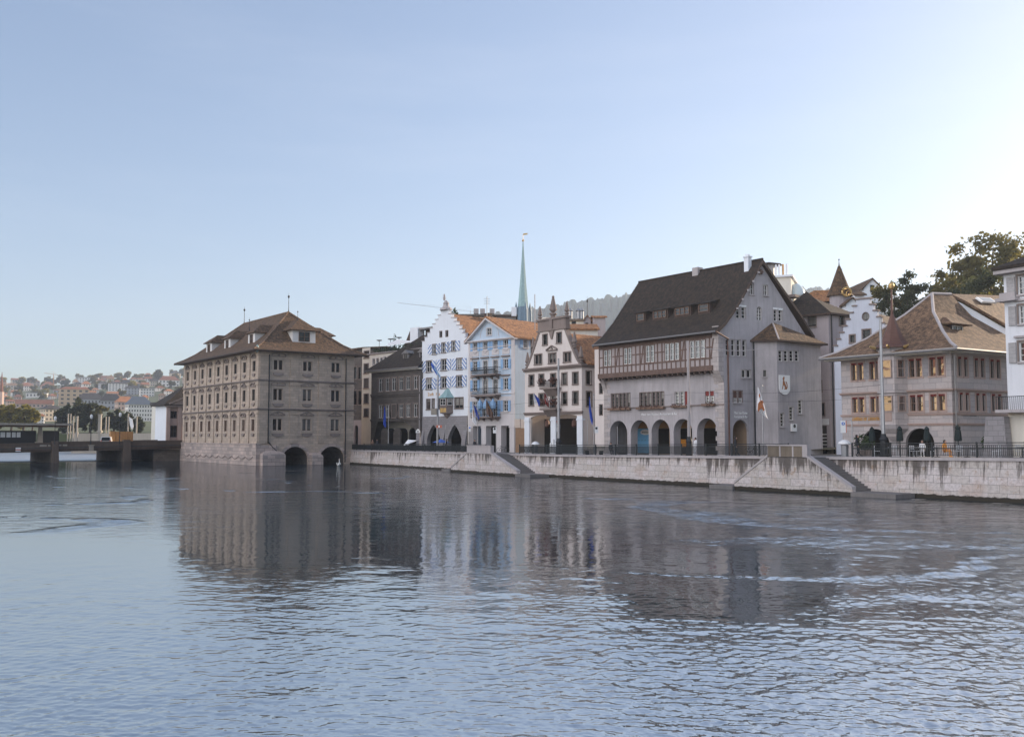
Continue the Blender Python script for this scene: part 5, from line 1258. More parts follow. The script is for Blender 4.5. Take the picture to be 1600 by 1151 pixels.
# jettied half-timbered gallery
J = .8; fj = Fr(f.p(0, 0, J), f.u); gs0, gs1 = fj.s_(936, 590), fj.s_(1113.5, 590) ; zj1 = zeave + .1; zj0 = zjet
gw = []
for a, q, n in ((943.5, 955.5, 2), (974.5, 987.5, 2), (1009, 1023, 2), (1038.5, 1062, 3), (1078, 1102.5, 3)):
    yc = 563 - ((a + q) / 2 - 950) * .092 - 4; r = fj.rect(a, yc - 11.5, q, yc + 11.5); w_ = (r[2] - r[0]) / n
    for k in range(n): gw.append((r[0] + w_ * k + .06, fj.z_(1030, 561.5) if 0 else r[1], r[0] + w_ * (k + 1) - .06, r[3]))
zc_ = sum((r[1] + r[3]) / 2 for r in gw) / len(gw); gw = [(a, zc_ - .95, q, zc_ + .98) for a, _, q, _ in gw]
mb = MB(); facade(mb, fj, [(gs0, zj0), (gs1, zj0), (gs1, zj1), (gs0, zj1)], [rect_pts(*r) for r in gw], .15)
mb.quad(fj.p(gs1, zj0), fj.p(gs1, zj0, -J), fj.p(gs1, zj1, -J), fj.p(gs1, zj1)); mb.quad(fj.p(gs0, zj0, -J), fj.p(gs0, zj0), fj.p(gs0, zj1), fj.p(gs0, zj1, -J)); mb.quad(fj.p(gs0, zj0), fj.p(gs1, zj0), fj.p(gs1, zj0, -J), fj.p(gs0, zj0, -J))
gal = mb.build('jettied_gallery', M['infill'], b)
mb = MB(); f.box(mb, gs1 + .002, .0, zj0 - .16, zj1 + .3, .002, J); mb.prism([f.p(gs1 + .002, zj0 - .161, .0), f.p(gs1 + .002, zj0 - .161, J), f.p(gs1 + .002, zj0 - 1.5, .0)], f.u * (-gs1 - .004)); mb.build('corner_pier', M['rueden_quoin'], b)
mb = MB(); f.box(mb, -L_, gs0 - .002, zj0 - .16, zj1 + .2, .002, J); mb.build('corner_pier', M['rueden_quoin'], b)
mb = MB(); P = .05
fj.box(mb, gs0 - .1, gs1 + .1, zj0 - .15, zj0 + .42, -.2, .12); fj.box(mb, gs0, gs1, zj1 - .95, zj1 - .05, .0, .04)
zm1, zm2 = zc_ - 1.08, zc_ + .1
segs = []; xs = sorted(set([gs0 + .1, gs1 - .1] + [r[0] - .1 for r in gw] + [r[2] + .1 for r in gw]))
def clear(a, q): return not any(a < r[2] and q > r[0] for r in gw)
x = gs0 + .1; k = 0
while x < gs1:
    fj.box(mb, x - .08, x + .08, zj0 + .42, zm1 - .08, 0, P)
    if clear(x - .1, x + .1): fj.box(mb, x - .08, x + .08, zm1 + .08, zj1 - .95, 0, P)
    if clear(x + .1, x + .6) and k % 3 == 1: mb.prism([fj.p(x + .1, zm1 + .1, P), fj.p(x + .25, zm1 + .1, P), fj.p(x + .62, zj1 - 1.0, P), fj.p(x + .47, zj1 - 1.0, P)], fj.n * -.06)
    x += .72; k += 1
fj.box(mb, gs0, gs1, zm1 - .08, zm1 + .08, 0, P + .01)
x = gs0
while x < gs1 - .1:
    if clear(x, x + .25): fj.box(mb, x, x + .25, zm2 - .07, zm2 + .07, 0, P - .004)
    x += .25
mb.build('timber_frame', M['timber'], gal)
mb = MB(); n = 22
for k in range(n + 1): s = gs0 + .2 + (gs1 - gs0 - .4) * k / n; fj.box(mb, s - .11, s + .11, zj0 - .42, zj0 - .152, -J, .05)
mb.build('joist_ends', M['timber_dark'], gal)
for s in (gs0 + .15, gs1 - .15):
    mb = MB(); mb.prism([f.p(s - .3, zj0 - .16, 0.0), f.p(s - .3, zj0 - .16, J), f.p(s - .3, zj0 - .8, J * .4), f.p(s - .3, zj0 - 1.6, 0.0)], f.u * .6); mb.build('stone_corbel', M['rueden_quoin'], gal)
for r in gw: window(fj, r, b, 1, 3, 'frame_white', 'glass_clear', 0, .1, 'timber', .08)
# roof: steep gable, slightly flared eaves
V0 = .32                                   # verge overhang
def rp(a, s, z): return fs.p(s, z, a)      # a: along the ridge (0 = south wall plane, positive towards the viewer), s: across
zE = fs.z_(1268, 526.5); e0 = -(J + .75); mb = MB()
prof = [(e0, zeave - .25), (e0 + 1.6, zeave + .9), (e0 + 3.4, zeave + 2.75), (sap, zap + .15)]
profb = [(sap, zap + .15), (WS - 1.6, zE + 2.6), (WS + .1, zE + .85), (WS + .9, zE + .1)]
for pr, n in ((prof, 0), (profb, 1)):
    for p, q in zip(pr, pr[1:]):
        mb.quad(rp(V0, *p), rp(V0, *q), rp(-L_ - V0 * .9, *q), rp(-L_ - V0 * .9, *p))
        t = V((0, 0, .2)); A, B = rp(V0, *p), rp(V0, *q); mb.quad(A - t, B - t, B, A, 1); A2, B2 = rp(-L_ - V0 * .9, *p), rp(-L_ - V0 * .9, *q); mb.quad(A2, B2, B2 - t, A2 - t, 1); mb.quad(A - t, A2 - t, B2 - t, B - t, 1)
mb.build('roof', [M['roof_dark'], M['timber_dark']], b)
mb = MB()
for pr in (prof, profb):
    for p, q in zip(pr, pr[1:]): mb.prism([rp(V0 + .002, p[0], p[1] - .42), rp(V0 + .002, q[0], q[1] - .42), rp(V0 + .002, q[0], q[1] - .02), rp(V0 + .002, p[0], p[1] - .02)], fs.n * .07)
mb.build('bargeboard', M['timber_dark'], b)
mb = MB()
for pr in (prof,):
    for p, q in zip(pr, pr[1:]): mb.prism([rp(-L_ - V0 * .9 - .08, p[0], p[1] - .35), rp(-L_ - V0 * .9 - .08, q[0], q[1] - .35), rp(-L_ - V0 * .9 - .08, q[0], q[1] + .05), rp(-L_ - V0 * .9 - .08, p[0], p[1] + .05)], fs.n * .07)
mb.build('verge_flashing', M['gutter'], b)
mb = MB(); mb.tube([rp(V0, e0 - .05, zeave - .3), rp(-L_ - V0, e0 - .05, zeave - .3)], .11, 6); mb.build('gutter', M['gutter'], b)
mb = MB(); mb.tube([rp(V0, sap, zap + .2), rp(-L_ - V0, sap, zap + .2)], .14, 6); mb.build('ridge_cap', M['roof_dark'], b)
for k in range(5):
    mb = MB(); s, z = prof[2][0] + (sap - prof[2][0]) * k / 5, prof[2][1] + (zap - prof[2][1]) * k / 5; mb.box(rp(V0 + .1, s, z - .45), .25, .25, .2, .6); mb.build('purlin_end', M['coping'], b)
mb = MB(); p = rp(V0 - .3, sap, zap - 1.5); mb.lathe([(.25, 0), (.4, .25), (.25, .5), (.1, .6)], p + V((-.1, -.1, 0)), 8); mb.build('gable_boss', M['timber'], b)
mb = MB(); p = rp(-1.2, sap - .75, zap - 1.6); mb.box(p, .55, .62, 2.1, .64); mb.box(p + V((0, 0, 2.1)), .72, .8, .14, .64); mb.box(p + V((0, 0, 2.24)), .35, .35, .22, .64); mb.build('chimney', M['white'], b)
p = rp(-9.5, sap, zap - .4); mb = MB(); mb.box(p, .9, .9, 1.0, .64); mb.build('chimney', M['coping'], b)
sl_ = (zap - prof[2][1]) / (sap - prof[2][0])
for px, wd, n in ((988.5, 1.1, 1), (1018.5, 2.1, 3), (1053.5, 2.2, 3), (1087, 1.3, 1)):
    fr_ = Fr(f.p(0, 0, 0), f.u); zz = zeave + 2.3; s = f.s_(px, 501 if px < 1000 else 497)
    dormer(b, fr_, s, -2.1 + .75, zz, wd + .5, 1.15, 3.4, 'timber_dark', 'roof_dark', 'shed', n, 'frame_brown', .25, .95, .1, glass='glass_curtain')
# polygonal stair bay on the south gable
bs0, bs1 = fs.s_(1177, 600), WS - .3; o1 = 2.0
bp = [(bs0, 0), (bs0 + 1.6, o1), (bs1, o1), (bs1, 0)]
fa = Fr(fs.p(*(bp[0][0], 0)), (fs.p(bp[1][0], 0, o1) - fs.p(bp[0][0], 0, 0))); fb_ = Fr(fs.p(bp[1][0], 0, o1), fs.u)
zbt = fb_.z_(1225, 532); la = (fs.p(bp[1][0], 0, o1) - fs.p(bp[0][0], 0, 0)).length; lb = bs1 - bp[1][0]
bw = [fb_.rect(1216 + k * 8.6, 547.5, 1222.3 + k * 8.6, 564.5) for k in range(4)] + [fb_.rect(1219, 645, 1225, 666.5), fb_.rect(1233, 635, 1239.5, 656), fb_.rect(1247, 624.5, 1253.5, 646)]
wsm = [fa.rect(1192.5, 578, 1197, 588.5)]
mb = MB(); facade(mb, fa, [(0, zb - .6), (la, zb - .6), (la, zbt), (0, zbt)], [rect_pts(*r) for r in wsm], .2); facade(mb, fb_, [(0, zb - .6), (lb, zb - .6), (lb, zbt), (0, zbt)], [rect_pts(*r) for r in bw], .2); mb.quad(fb_.p(lb, zb - .6), fb_.p(lb, zb - .6, -o1), fb_.p(lb, zbt, -o1), fb_.p(lb, zbt)); bay = mb.build('stair_bay', M['rueden'], b)
for r in bw[:4]: window(fb_, r, b, 1, 3, 'frame_white', 'glass', 0, .15, 'coping', .08)
for r in bw[4:]: window(fb_, r, b, 1, 4, 'frame_white', 'glass', 0, .16, 'coping', .12, 'coping')
for r in wsm: window(fa, r, b, 1, 1, 'frame_dark', 'glass', 0, .16, 'coping', .15, 'coping')
mb = MB(); e = .6
R0 = [fs.p(bs0 - .5, zbt, -.1), fs.p(bp[1][0] - .35, zbt, o1 + e), fs.p(bs1 + e, zbt, o1 + e), fs.p(bs1 + e, zbt, -.1)]; ap = fs.p(bp[1][0] + .7, zbt + 2.9, -.05); ap2 = fs.p(bs1 - 2, zbt + 2.6, -.3)
ap = fs.p(fs.s_(1207.5, 505), fs.z_(1207.5, 503), -.05)
mb.poly([R0[0], R0[1], ap]); mb.poly([R0[1], R0[2], ap]); mb.poly([R0[2], R0[3], ap]); t = V((0, 0, .18))
for p, q in zip(R0, R0[1:]): mb.quad(p - t, q - t, q, p, 1)
mb.poly([p - t for p in R0[::-1]], 1); mb.build('bay_roof', [M['roof_brown'], M['timber_dark']], bay)
mb = MB(); mb.tube([R0[1], ap], .1, 5); mb.build('bay_ridge', M['coping'], bay)
# carved shield with a sitting hound
sh = fb_; cs, zt_, zb_ = sh.s_(1224.8, 600), sh.z_(1224.8, 586), sh.z_(1224.8, 616.5); hw = (sh.s_(1233, 600) - sh.s_(1216.5, 600)) / 2; hh = zt_ - zb_
out = [(-hw, zt_), (-hw, zb_ + hh * .33)] + [(-hw * math.cos(t * math.pi / 12), zb_ + hh * .33 - hh * .33 * math.sin(t * math.pi / 12)) for t in range(1, 12)] + [(hw, zb_ + hh * .33), (hw, zt_)]
mb = MB(); mb.prism([sh.p(cs + x, z, .02) for x, z in out], sh.n * .1); shd = mb.build('shield', M['sign_white'], b)
mb = MB(); k = hh / 30.5; zz = lambda y: zt_ - (y - 586) * k; xx = lambda x: cs + (x - 1224.8) * k
hound = [(1221.5, 589.5), (1222.5, 588), (1224.5, 589.2), (1224.2, 592), (1223, 593.6), (1225.5, 598.5), (1228.3, 603), (1229.4, 607.6), (1228.8, 608.4), (1222.8, 608.2), (1223.2, 607.2), (1225.2, 606.8), (1223.6, 603), (1221.6, 601.5), (1220.3, 605), (1219, 608.4), (1217.6, 608.2), (1219.6, 602.5), (1220.4, 596.5), (1221, 593.5), (1219.8, 592.4), (1220.2, 590.8)]
tess = tessellate_polygon([[V((x, y, 0)) for x, y in hound]]); mb.add([sh.p(xx(x), zz(y), .135) for x, y in hound], [tuple(t) for t in tess])
for p, q in zip(hound, hound[1:] + hound[:1]): mb.quad(sh.p(xx(p[0]), zz(p[1]), .12), sh.p(xx(q[0]), zz(q[1]), .12), sh.p(xx(q[0]), zz(q[1]), .135), sh.p(xx(p[0]), zz(p[1]), .135))
mb.tube([sh.p(xx(1229), zz(607), .14), sh.p(xx(1230.6), zz(603), .14), sh.p(xx(1229.6), zz(599.5), .14), sh.p(xx(1227.2), zz(596), .14)], .05, 5); mb.build('hound_relief', M['shield_brown'], shd)
drain(fs, fs.s_(1177.5, 620), zb, zbt + .1, b, .12, .09, 'iron')
mb = MB(); mb.tube([rp(V0, e0, zeave - .3), fs.p(.2, zeave - 1.0, .5), fs.p(fs.s_(1130.5 + 4, 540), zeave - 1.3, .2), fs.p(fs.s_(1136, 545), zeave - 2.2, .12), fs.p(fs.s_(1136, 600) + .1, zb, .12)], .09, 6); mb.build('drainpipe', M['copper_brown'], b)
for (x, y, w_, h_) in ((1238.8, 668, 3.5, 6),):
    mb = MB(); r = fb_.rect(x - 4, 662, x + 3.5, 674); fb_.box(mb, r[0], r[2], r[1], r[3], .02, .25); sg = mb.build('wall_sign', M['sign_white'], b)
    mb = MB(); c = fb_.p((r[0] + r[2]) / 2, (r[1] + r[3]) / 2 + .18, .26); mb.prism([c + fb_.u * (.2 * math.cos(t * math.pi / 8)) + V((0, 0, .2 * math.sin(t * math.pi / 8))) for t in range(16)], fb_.n * .02); mb.build('sign_disc', M['iron'], sg)
# narrow white party wall strip left of the arcade house with two small windows
mb = MB(); f2 = Fr(f.p(-L_, 0, -.05), f.u); r1 = f2.rect(936.8, 599, 941.5, 614.5); r2 = f2.rect(936.8, 632, 941.5, 648)
wl = f2.s_(929.5, 620); facade(mb, f2, [(wl, zb - .6), (-.01, zb - .6), (-.01, zeave - .6), (wl, zeave - .6)], [rect_pts(*r1), rect_pts(*r2)], .2); mb.quad(f2.p(wl, zb), f2.p(wl, zb, -10), f2.p(wl, zeave - .6, -10), f2.p(wl, zeave - .6))
mb.build('side_wing', M['pinkwhite'], b)
for r in (r1, r2): window(f2, r, b, 1, 2, 'frame_dark', 'glass', 0, .16, 'stone_trim', .08)

# ---------------------------------------------------------------- lilac-grey house behind
f, b, zb = block('lilac_house', 'plain lilac grey tall house in the gap right of the arcaded guild house', 'house', 1299, 112, 50, 0, 0, 10, 0, 'lilac')
fs = Fr(f.o, dirv(58)); zt = f.z_(1298, 487.5); s0 = f.s_(1225, 600); sr = fs.s_(1338, 600)
ws = [f.rect(1262, 494, 1275, 510), f.rect(1263, 530, 1275, 545), f.rect(1263.5, 560, 1277, 577.5), f.rect(1263.5, 595, 1284, 612), f.rect(1264.5, 630, 1288, 649.5)]; wr = [fs.rect(1311.5, 493, 1319.5, 508)]
dr = f.rect(1272, 665, 1292, 690)
mb = MB(); facade(mb, f, [(s0, zb - .6), (0, zb - .6), (0, zt), (s0, zt)], [rect_pts(*r) for r in ws] + [rect_pts(dr[0], zb - .3, dr[2], dr[3])], .3); facade(mb, fs, [(0, zb - .6), (sr, zb - .6), (sr, zt), (0, zt)], [rect_pts(*r) for r in wr], .3); closed_box_wall(mb, f, s0, 0, zb - .6, zt, 12, sides=False); mb.build('wall', M['lilac'], b)
for k, r in enumerate(ws): window(f, r, b, 1 if k < 3 else 2, 1, 'frame_dark', 'glass', 0, .22, 'stone_trim', .1, 'stone_trim')
for r in wr: window(fs, r, b, 1, 1, 'frame_dark', 'glass', 0, .22, 'stone_trim', .1, 'stone_trim')
mb = MB(); f.box(mb, dr[0], dr[2], zb - .3, dr[3], -.28, -.22, 0); f.box(mb, dr[0] + .4, dr[2] + .3, dr[3] + .1, f.z_(1282, 654), .02, .2, 1)
for k in range(5): f.box(mb, dr[0] + .9, dr[2] - .1, zb + .6 + k * .4, zb + .72 + k * .4, -.22, -.18, 1)
mb.build('shop_front', [M['frame_dark'], M['sign_white']], b)
mb = MB(); e = .5; rg = f.p(f.s_(1242, 470), f.z_(1242, 449.5), -3.5)
A, B, C_, D = f.p(s0 - 1, zt - .1, e), f.p(e, zt - .1, e), fs.p(sr + .3, zt - .1, .45), f.p(s0 - 1, zt - .1, -11); r2 = fs.p(sr - 1, rg.z - .8, -5)
mb.poly([A, B, rg]); mb.poly([B, C_, r2, rg]); mb.poly([C_, D, r2]); mb.poly([D, A, rg, r2]); mb.quad(A - V((0, 0, .2)), B - V((0, 0, .2)), B, A, 1); mb.quad(B - V((0, 0, .2)), C_ - V((0, 0, .2)), C_, B, 1); mb.poly([A - V((0, 0, .2)), D - V((0, 0, .2)), C_ - V((0, 0, .2)), B - V((0, 0, .2))], 1)
mb.build('roof', [M['roof_dark'], M['timber_dark']], b); drain(fs, .35, zb, zt - .2, b, .12, .08, 'iron')
mb = MB(); f.box(mb, f.s_(1222, 460), f.s_(1241, 460), f.z_(1232, 464), f.z_(1232, 460), -1.6, -.2); mb.build('roof_hatch', M['stone_trim'], b)
# sunlit hipped roof house behind it
f, b, zb = block('sunlit_roof_house', 'house behind the lilac one showing only its sunlit brown hipped roof', 'house', 1296, 132, 40, 0, 0, 10, 0, 'cream', 6)
zt = f.z_(1270, 474); s0 = f.s_(1236, 480); mb = MB(); closed_box_wall(mb, f, s0, 0, zb, zt, 10, front=True); mb.build('wall', M['lilac'], b)
zr = f.z_(1255, 448.5); mb = MB(); A, B, C_, D = f.p(s0 - .5, zt, .5), f.p(.6, zt, .5), f.p(.6, zt, -10.5), f.p(s0 - .5, zt, -10.5); r1, r2 = f.p(s0 + 1.2, zr, -4), f.p(f.s_(1281, 452), zr - .2, -5)
mb.poly([A, B, r2, r1]); mb.poly([B, C_, r2]); mb.poly([C_, D, r1, r2]); mb.poly([D, A, r1]); mb.build('roof', M['roof_orange'], b)

# ---------------------------------------------------------------- second stepped gable
f, b, zb = block('stepped_gable_annex', 'grey white stepped gable house with round window behind the turreted guild house', 'house', 1392, 99, 47, 0, 0, 10, 0, 'white')
m_ = f.s_(1348.5, 480); za = f.z_(1348, 467.5); zl = f.z_(1348, 538); s0 = f.s_(1303, 540); sR = 2 * m_ - s0; ns = 7; hb = .75; st = (sR - m_ - hb) / ns
right = []
for k in range(ns): x = sR - st * (k + 1); z = zl + (za - zl) * k / ns; right += [(x, z), (x, zl + (za - zl) * (k + 1) / ns)]
right[0] = (sR - st, zl); left = [(2 * m_ - x, z) for x, z in reversed(right)]
out = [(s0, 2), (sR, 2), (sR, zl)] + right + left + [(s0, zl)]
rd = f.rect(1348.5, 489.5, 1356.5, 499.5); rc = ((rd[0] + rd[2]) / 2, (rd[1] + rd[3]) / 2); rr = [(rc[0] + .42 * math.cos(t * math.pi / 8), rc[1] + .5 * math.sin(t * math.pi / 8)) for t in range(16)]
ws = [f.rect(1348, 515, 1360, 530), f.rect(1328, 523.5, 1335.5, 535)]
mb = MB(); facade(mb, f, out, [rr] + [rect_pts(*r) for r in ws], .25)
for p, q in zip(out[2:], out[3:]): mb.quad(f.p(*p), f.p(*p, -.5), f.p(*q, -.5), f.p(*q))
mb.poly([f.p(x, z, -.5) for x, z in reversed(out)]); mb.build('wall', plaster('grey_white_plaster', (.55, .58, .66), .25, .08), b)
for p, q in zip(out[2:], out[3:]):
    if abs(p[1] - q[1]) < 1e-6 and abs(p[0] - q[0]) > .05: mb = MB(); f.box(mb, min(p[0], q[0]) - .08, max(p[0], q[0]) + .12, p[1] + .002, p[1] + .14, -.6, .14); mb.build('step_cap', M['stone_trim'], b)
window(f, (rd[0], rd[1], rd[2], rd[3]), b, 1, 1, 'stone_trim', 'glass', 0, .2, arched=rr, fw=.12)
for r in ws: window(f, r, b, 1, 1, 'frame_dark', 'glass', 0, .2, 'stone_trim', .12, 'stone_trim')
mb = MB()
for sg in (-1, 1): slab(mb, [f.p(m_ + sg * (sR - m_), zl, -.55), f.p(m_, za - 1.2, -.55), f.p(m_, za - 1.2, -13), f.p(m_ + sg * (sR - m_), zl, -13)], .2)
mb.build('roof', M['roof_brown'], b)

# ---------------------------------------------------------------- turreted guild house
C, f, fs = two_faces(1489.5, 79, 33.5)
zb = street_z(C) - .16
b = thing('turreted_guild_house', (C.x, C.y, zb), 'pale ashlar corner house with golden windows and bell-shaped copper turret over its oriel', 'guild house')
L_ = -f.s_(1315, 620); WS = 14.0; zt = f.z_(1489, 546); z1 = f.z_(1489, 606.5); z2 = f.z_(1480, 660.5)
U = [(1331, 1339.3), (1341.5, 1350), (1359.5, 1367.5), (1370, 1378), (1421, 1430), (1432, 1441.5), (1453, 1463.3), (1465.3, 1476)]
ws = []
for k, (a, q) in enumerate(U):
    sA, sB = f.s_(a, 600), f.s_(q, 600); ws.append((sA, f.z_(1440, 588.5), sB, f.z_(1440, 559.5))); ws.append((sA + .02, f.z_(1440, 642), sB + .02, f.z_(1440, 616.5)))
sw = []
for a, q in ((1497.5, 1503), (1507, 1512.5), (1523.5, 1529), (1533, 1538.5), (1548, 1553.5), (1557.5, 1563)):
    sA, sB = fs.s_(a, 600), fs.s_(q, 600); sw.append((sA, fs.z_(1500, 587.5), sB, fs.z_(1500, 557.5))); sw.append((sA + .05, fs.z_(1500, 641), sB + .05, fs.z_(1500, 613)))
arcs = []
for a, q, y in ((1346.5, 1390, 669.8), (1415, 1460, 668.8)):
    arcs.append(arch_pts(f.s_(a, 690), zb - .3, f.s_(q, 690), f.z_((a + q) / 2, y), rise=min((f.s_(q, 690) - f.s_(a, 690)) * .5, f.z_((a + q) / 2, y) - zb), n=16))
sar = arch_pts(fs.s_(1555, 690), zb - .3, fs.s_(1555, 690) + 3.6, fs.z_(1572, 661.5), n=16)
mb = MB(); facade(mb, f, [(-L_, zb - .6), (0, zb - .6), (0, zt), (-L_, zt)], [rect_pts(*r) for r in ws] + arcs, .3)
facade(mb, fs, [(0, zb - .6), (WS, zb - .6), (WS, zt), (0, zt)], [rect_pts(*r) for r in sw] + [sar], .3); closed_box_wall(mb, f, -L_, 0, zb - .6, zt, WS, sides=False); mb.quad(f.p(-L_, zb - .6, -WS), f.p(-L_, zb - .6), f.p(-L_, zt), f.p(-L_, zt, -WS))
mb.quad(fs.p(WS, zb - .6), fs.p(WS, zb - .6, -L_), fs.p(WS, zt, -L_), fs.p(WS, zt)); mb.build('wall', M['zimmer'], b)
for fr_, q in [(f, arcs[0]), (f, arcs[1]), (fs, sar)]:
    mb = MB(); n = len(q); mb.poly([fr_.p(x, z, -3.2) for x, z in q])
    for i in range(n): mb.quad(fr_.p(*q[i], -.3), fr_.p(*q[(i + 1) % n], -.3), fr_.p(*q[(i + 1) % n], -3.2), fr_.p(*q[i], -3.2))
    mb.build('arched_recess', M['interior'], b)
def dentil(fr_, r, par, o=.0):
    mb = MB(); n = 5; w_ = (r[2] - r[0]) / n
    for k in range(n): fr_.box(mb, r[0] + w_ * k + .03, r[0] + w_ * (k + 1) - .03, r[3] - .16, r[3] + .02, o - .1, o + .03)
    mb.build('valance', M['flag_red'], par)
for r in ws: w_ = window(f, r, b, 1, 2, 'frame_brown', 'glass_gold', 0, .24, 'zimmer_trim', .14); dentil(f, r, w_)
for r in sw: w_ = window(fs, r, b, 1, 2, 'frame_dark', 'glass', 0, .24, 'zimmer_trim', .14); dentil(fs, r, w_)
for z in (z1, z2, f.z_(1480, 644.5)):
    p_ = .26 if z == z1 else .12
    cornice(f, -L_ - .1, 0, z - .2, z, b, 'zimmer_trim', p_, ret=2, steps=2); cornice(fs, 0, WS, z - .199, z + .001, b, 'zimmer_trim', p_, steps=2)
for x in ((1355, 1392), (1410, 1421), (1446, 1449.5)):
    pass
for s in [f.s_(x, 600) for x in (1354.7, 1415.5, 1447.5)]:
    mb = MB(); f.box(mb, s - .28, s + .28, f.z_(1440, 587), f.z_(1440, 561), 0, .06); mb.build('panel', M['grey_stone'], b)
text_mesh('gilded_inscription', 'Zunfthaus zur Zimmerleuten', f, f.s_(1331.5, 654), f.s_(1381, 654), f.z_(1355, 653.5), .62, M['goldpaint'], b, .03, shear=.1)
text_mesh('side_inscription', 'Zunfthaus zur Zimmerleuten', fs, fs.s_(1502, 648), fs.s_(1525, 648), fs.z_(1513, 647.5), .36, M['frame_dark'], b, .03)
# oriel with bell turret
m_ = f.s_(1398, 600); h_ = 1.25; o1 = 1.15
def oc(h, o): return [f.p(m_ - h, 0, -.01), f.p(m_ - h * .62, 0, o), f.p(m_ + h * .62, 0, o), f.p(m_ + h, 0, -.01)]
mb = MB(); zo = z2 - .1
loft(mb, [(oc(.12, .12), zo - 2.2), (oc(.25, .25), zo - 1.9), (oc(.3, .3), zo - 1.5), (oc(.75, .7), zo - 1.0), (oc(.8, .75), zo - .8), (oc(1.25, 1.1), zo - .35), (oc(1.3, 1.2), zo), (oc(h_, o1), zo + .05), (oc(h_, o1), z1 - .3), (oc(h_ * 1.1, o1 + .12), z1 - .2), (oc(h_ * 1.1, o1 + .12), z1), (oc(h_, o1), z1 + .02), (oc(h_, o1), zt + .6)]); orl = mb.build('oriel', M['zimmer'], b)
ff = Fr(f.p(0, 0, o1), f.u); pa, pb = oc(h_, o1)[0], oc(h_, o1)[1]; fl = Fr(pa, pb - pa); ll = (pb - pa).length; pc, pd = oc(h_, o1)[2], oc(h_, o1)[3]; frr = Fr(pc, pd - pc)
for za_, zb_ in ((f.z_(1440, 642), f.z_(1440, 616.5)), (f.z_(1440, 588.5), f.z_(1440, 559.5))):
    for fq, x0, x1 in ((ff, m_ - h_ * .45, m_ + h_ * .45), (fl, ll * .22, ll * .82), (frr, ll * .18, ll * .78)): mb = MB(); win_one(mb, fq, (x0, za_, x1, zb_), 1, 2, 0, -.01, .07); mb.build('oriel_window', [M['zimmer_trim'], M['glass_gold']], orl)
mb = MB(); c = f.p(m_, zt, .1); ang = math.atan2(f.u.y, f.u.x) + math.pi / 8
mb.lathe([(1.72, .5), (1.72, .58), (1.36, .78), (1.08, 1.1), (.82, 1.6), (.58, 2.2), (.4, 2.7), (.24, 3.2), (.12, 3.5)], c, 8, rot=ang); mb.build('turret_roof', M['copper_brown'], orl)
mb = MB(); mb.lathe([(1.2, -.6), (1.3, .2), (1.45, .49)], c, 8, rot=ang); mb.build('turret_drum', M['zimmer'], orl)
zpole = f.z_(1394, 447); mb = MB(); mb.lathe([(.13, 3.4), (.08, (3.4 + zpole - zt) / 2), (.06, zpole - zt - .2)], c, 6); mb.build('turret_pole', M['copper_brown'], orl)
mb = MB(); mb.lathe([(.02, -.35), (.22, -.2), (.3, 0), (.22, .2), (.04, .35)], V((c.x, c.y, zpole)), 10); mb.build('gilded_ball', M['gold'], orl)
for i in (0, 1, 5, 6, 7):
    a = ang + i * math.pi / 4; p = V((c.x + 1.72 * math.cos(a), c.y + 1.72 * math.sin(a), zt + .5)); mb = MB(); mb.tube([p, p + V((math.cos(a) * .5, math.sin(a) * .5, .12))], [.16, .08], 6); mb.build('gilded_spout', M['gold'], orl)
mb = MB(); p = f.p(f.s_(1386, 600), f.z_(1386, 600), .1); c0 = p      # spread eagle emblem
for sg in (-1, 1): mb.prism([c0 + f.u * (sg * x) + V((0, 0, z)) for x, z in ((.05, .1), (.28, .42), (.5, .5), (.46, .15), (.34, -.15), (.1, -.35))], f.n * .12)
mb.prism([c0 + f.u * x + V((0, 0, z)) for x, z in ((-.13, .3), (.13, .3), (.16, -.3), (.24, -.6), (-.24, -.6), (-.16, -.3))], f.n * .18); mb.lathe([(.05, 0), (.12, .08), (.1, .22), (.02, .28)], c0 + f.n * .09 + V((0, 0, .28)), 6); mb.build('eagle_emblem', M['gold'], orl)
mb = MB(); cf = Fr(f.p(0, 0, o1 + .01), f.u); cf.box(mb, m_ - .45, m_ + .45, z2 + .2, z2 + .95, 0, .04); mb.build('crest_panel', M['zimmer_trim'], orl)
# roof
zr = at_y(1456, 458.8, 86).z; prof = [(-1.35, zt + .05), (-.2, zt + .55), (1.6, zt + 1.75), (4.0, zt + 3.9), (min(L_, WS) / 2 - .4, zr)]
mb = MB(); o, u, bb = f.o, f.u, fs.u; rings = []
rdg0, rdg1 = at_y(1456, 458.8, 87), at_y(1486, 459.8, 88.5)
for i, z in prof[:-1]: rings.append([V((q.x, q.y, z)) for q in (o + u * (-L_ + i) + bb * i, o + u * (-i) + bb * i, o + u * (-i) + bb * (WS - i), o + u * (-L_ + i) + bb * (WS - i))])
rings.append([rdg0, rdg0, rdg1, rdg1])
for p, q in zip(rings, rings[1:]):
    for k in range(4):
        fc = [p[k], p[(k + 1) % 4], q[(k + 1) % 4], q[k]]
        if (fc[2] - fc[3]).length < 1e-4: fc = fc[:3]
        mb.poly(fc)
lo = [p - V((0, 0, .15)) for p in rings[0]]
for k in range(4): mb.quad(lo[k], lo[(k + 1) % 4], rings[0][(k + 1) % 4], rings[0][k], 1)
mb.poly(lo[::-1], 1); mb.build('roof', [M['roof_tan'], M['cream']], b)
mb = MB(); mb.tube([g[1] for g in rings], .15, 5); mb.tube([g[0] for g in rings], .13, 5); mb.tube([rdg0, rdg1], .15, 5); mb.build('ridge_cap', M['coping'], b)
mb = MB(); mb.tube([rings[0][0] - V((0, 0, .12)), rings[0][1] - V((0, 0, .12)), rings[0][2] - V((0, 0, .12))], .11, 6); mb.build('gutter', M['gutter'], b)
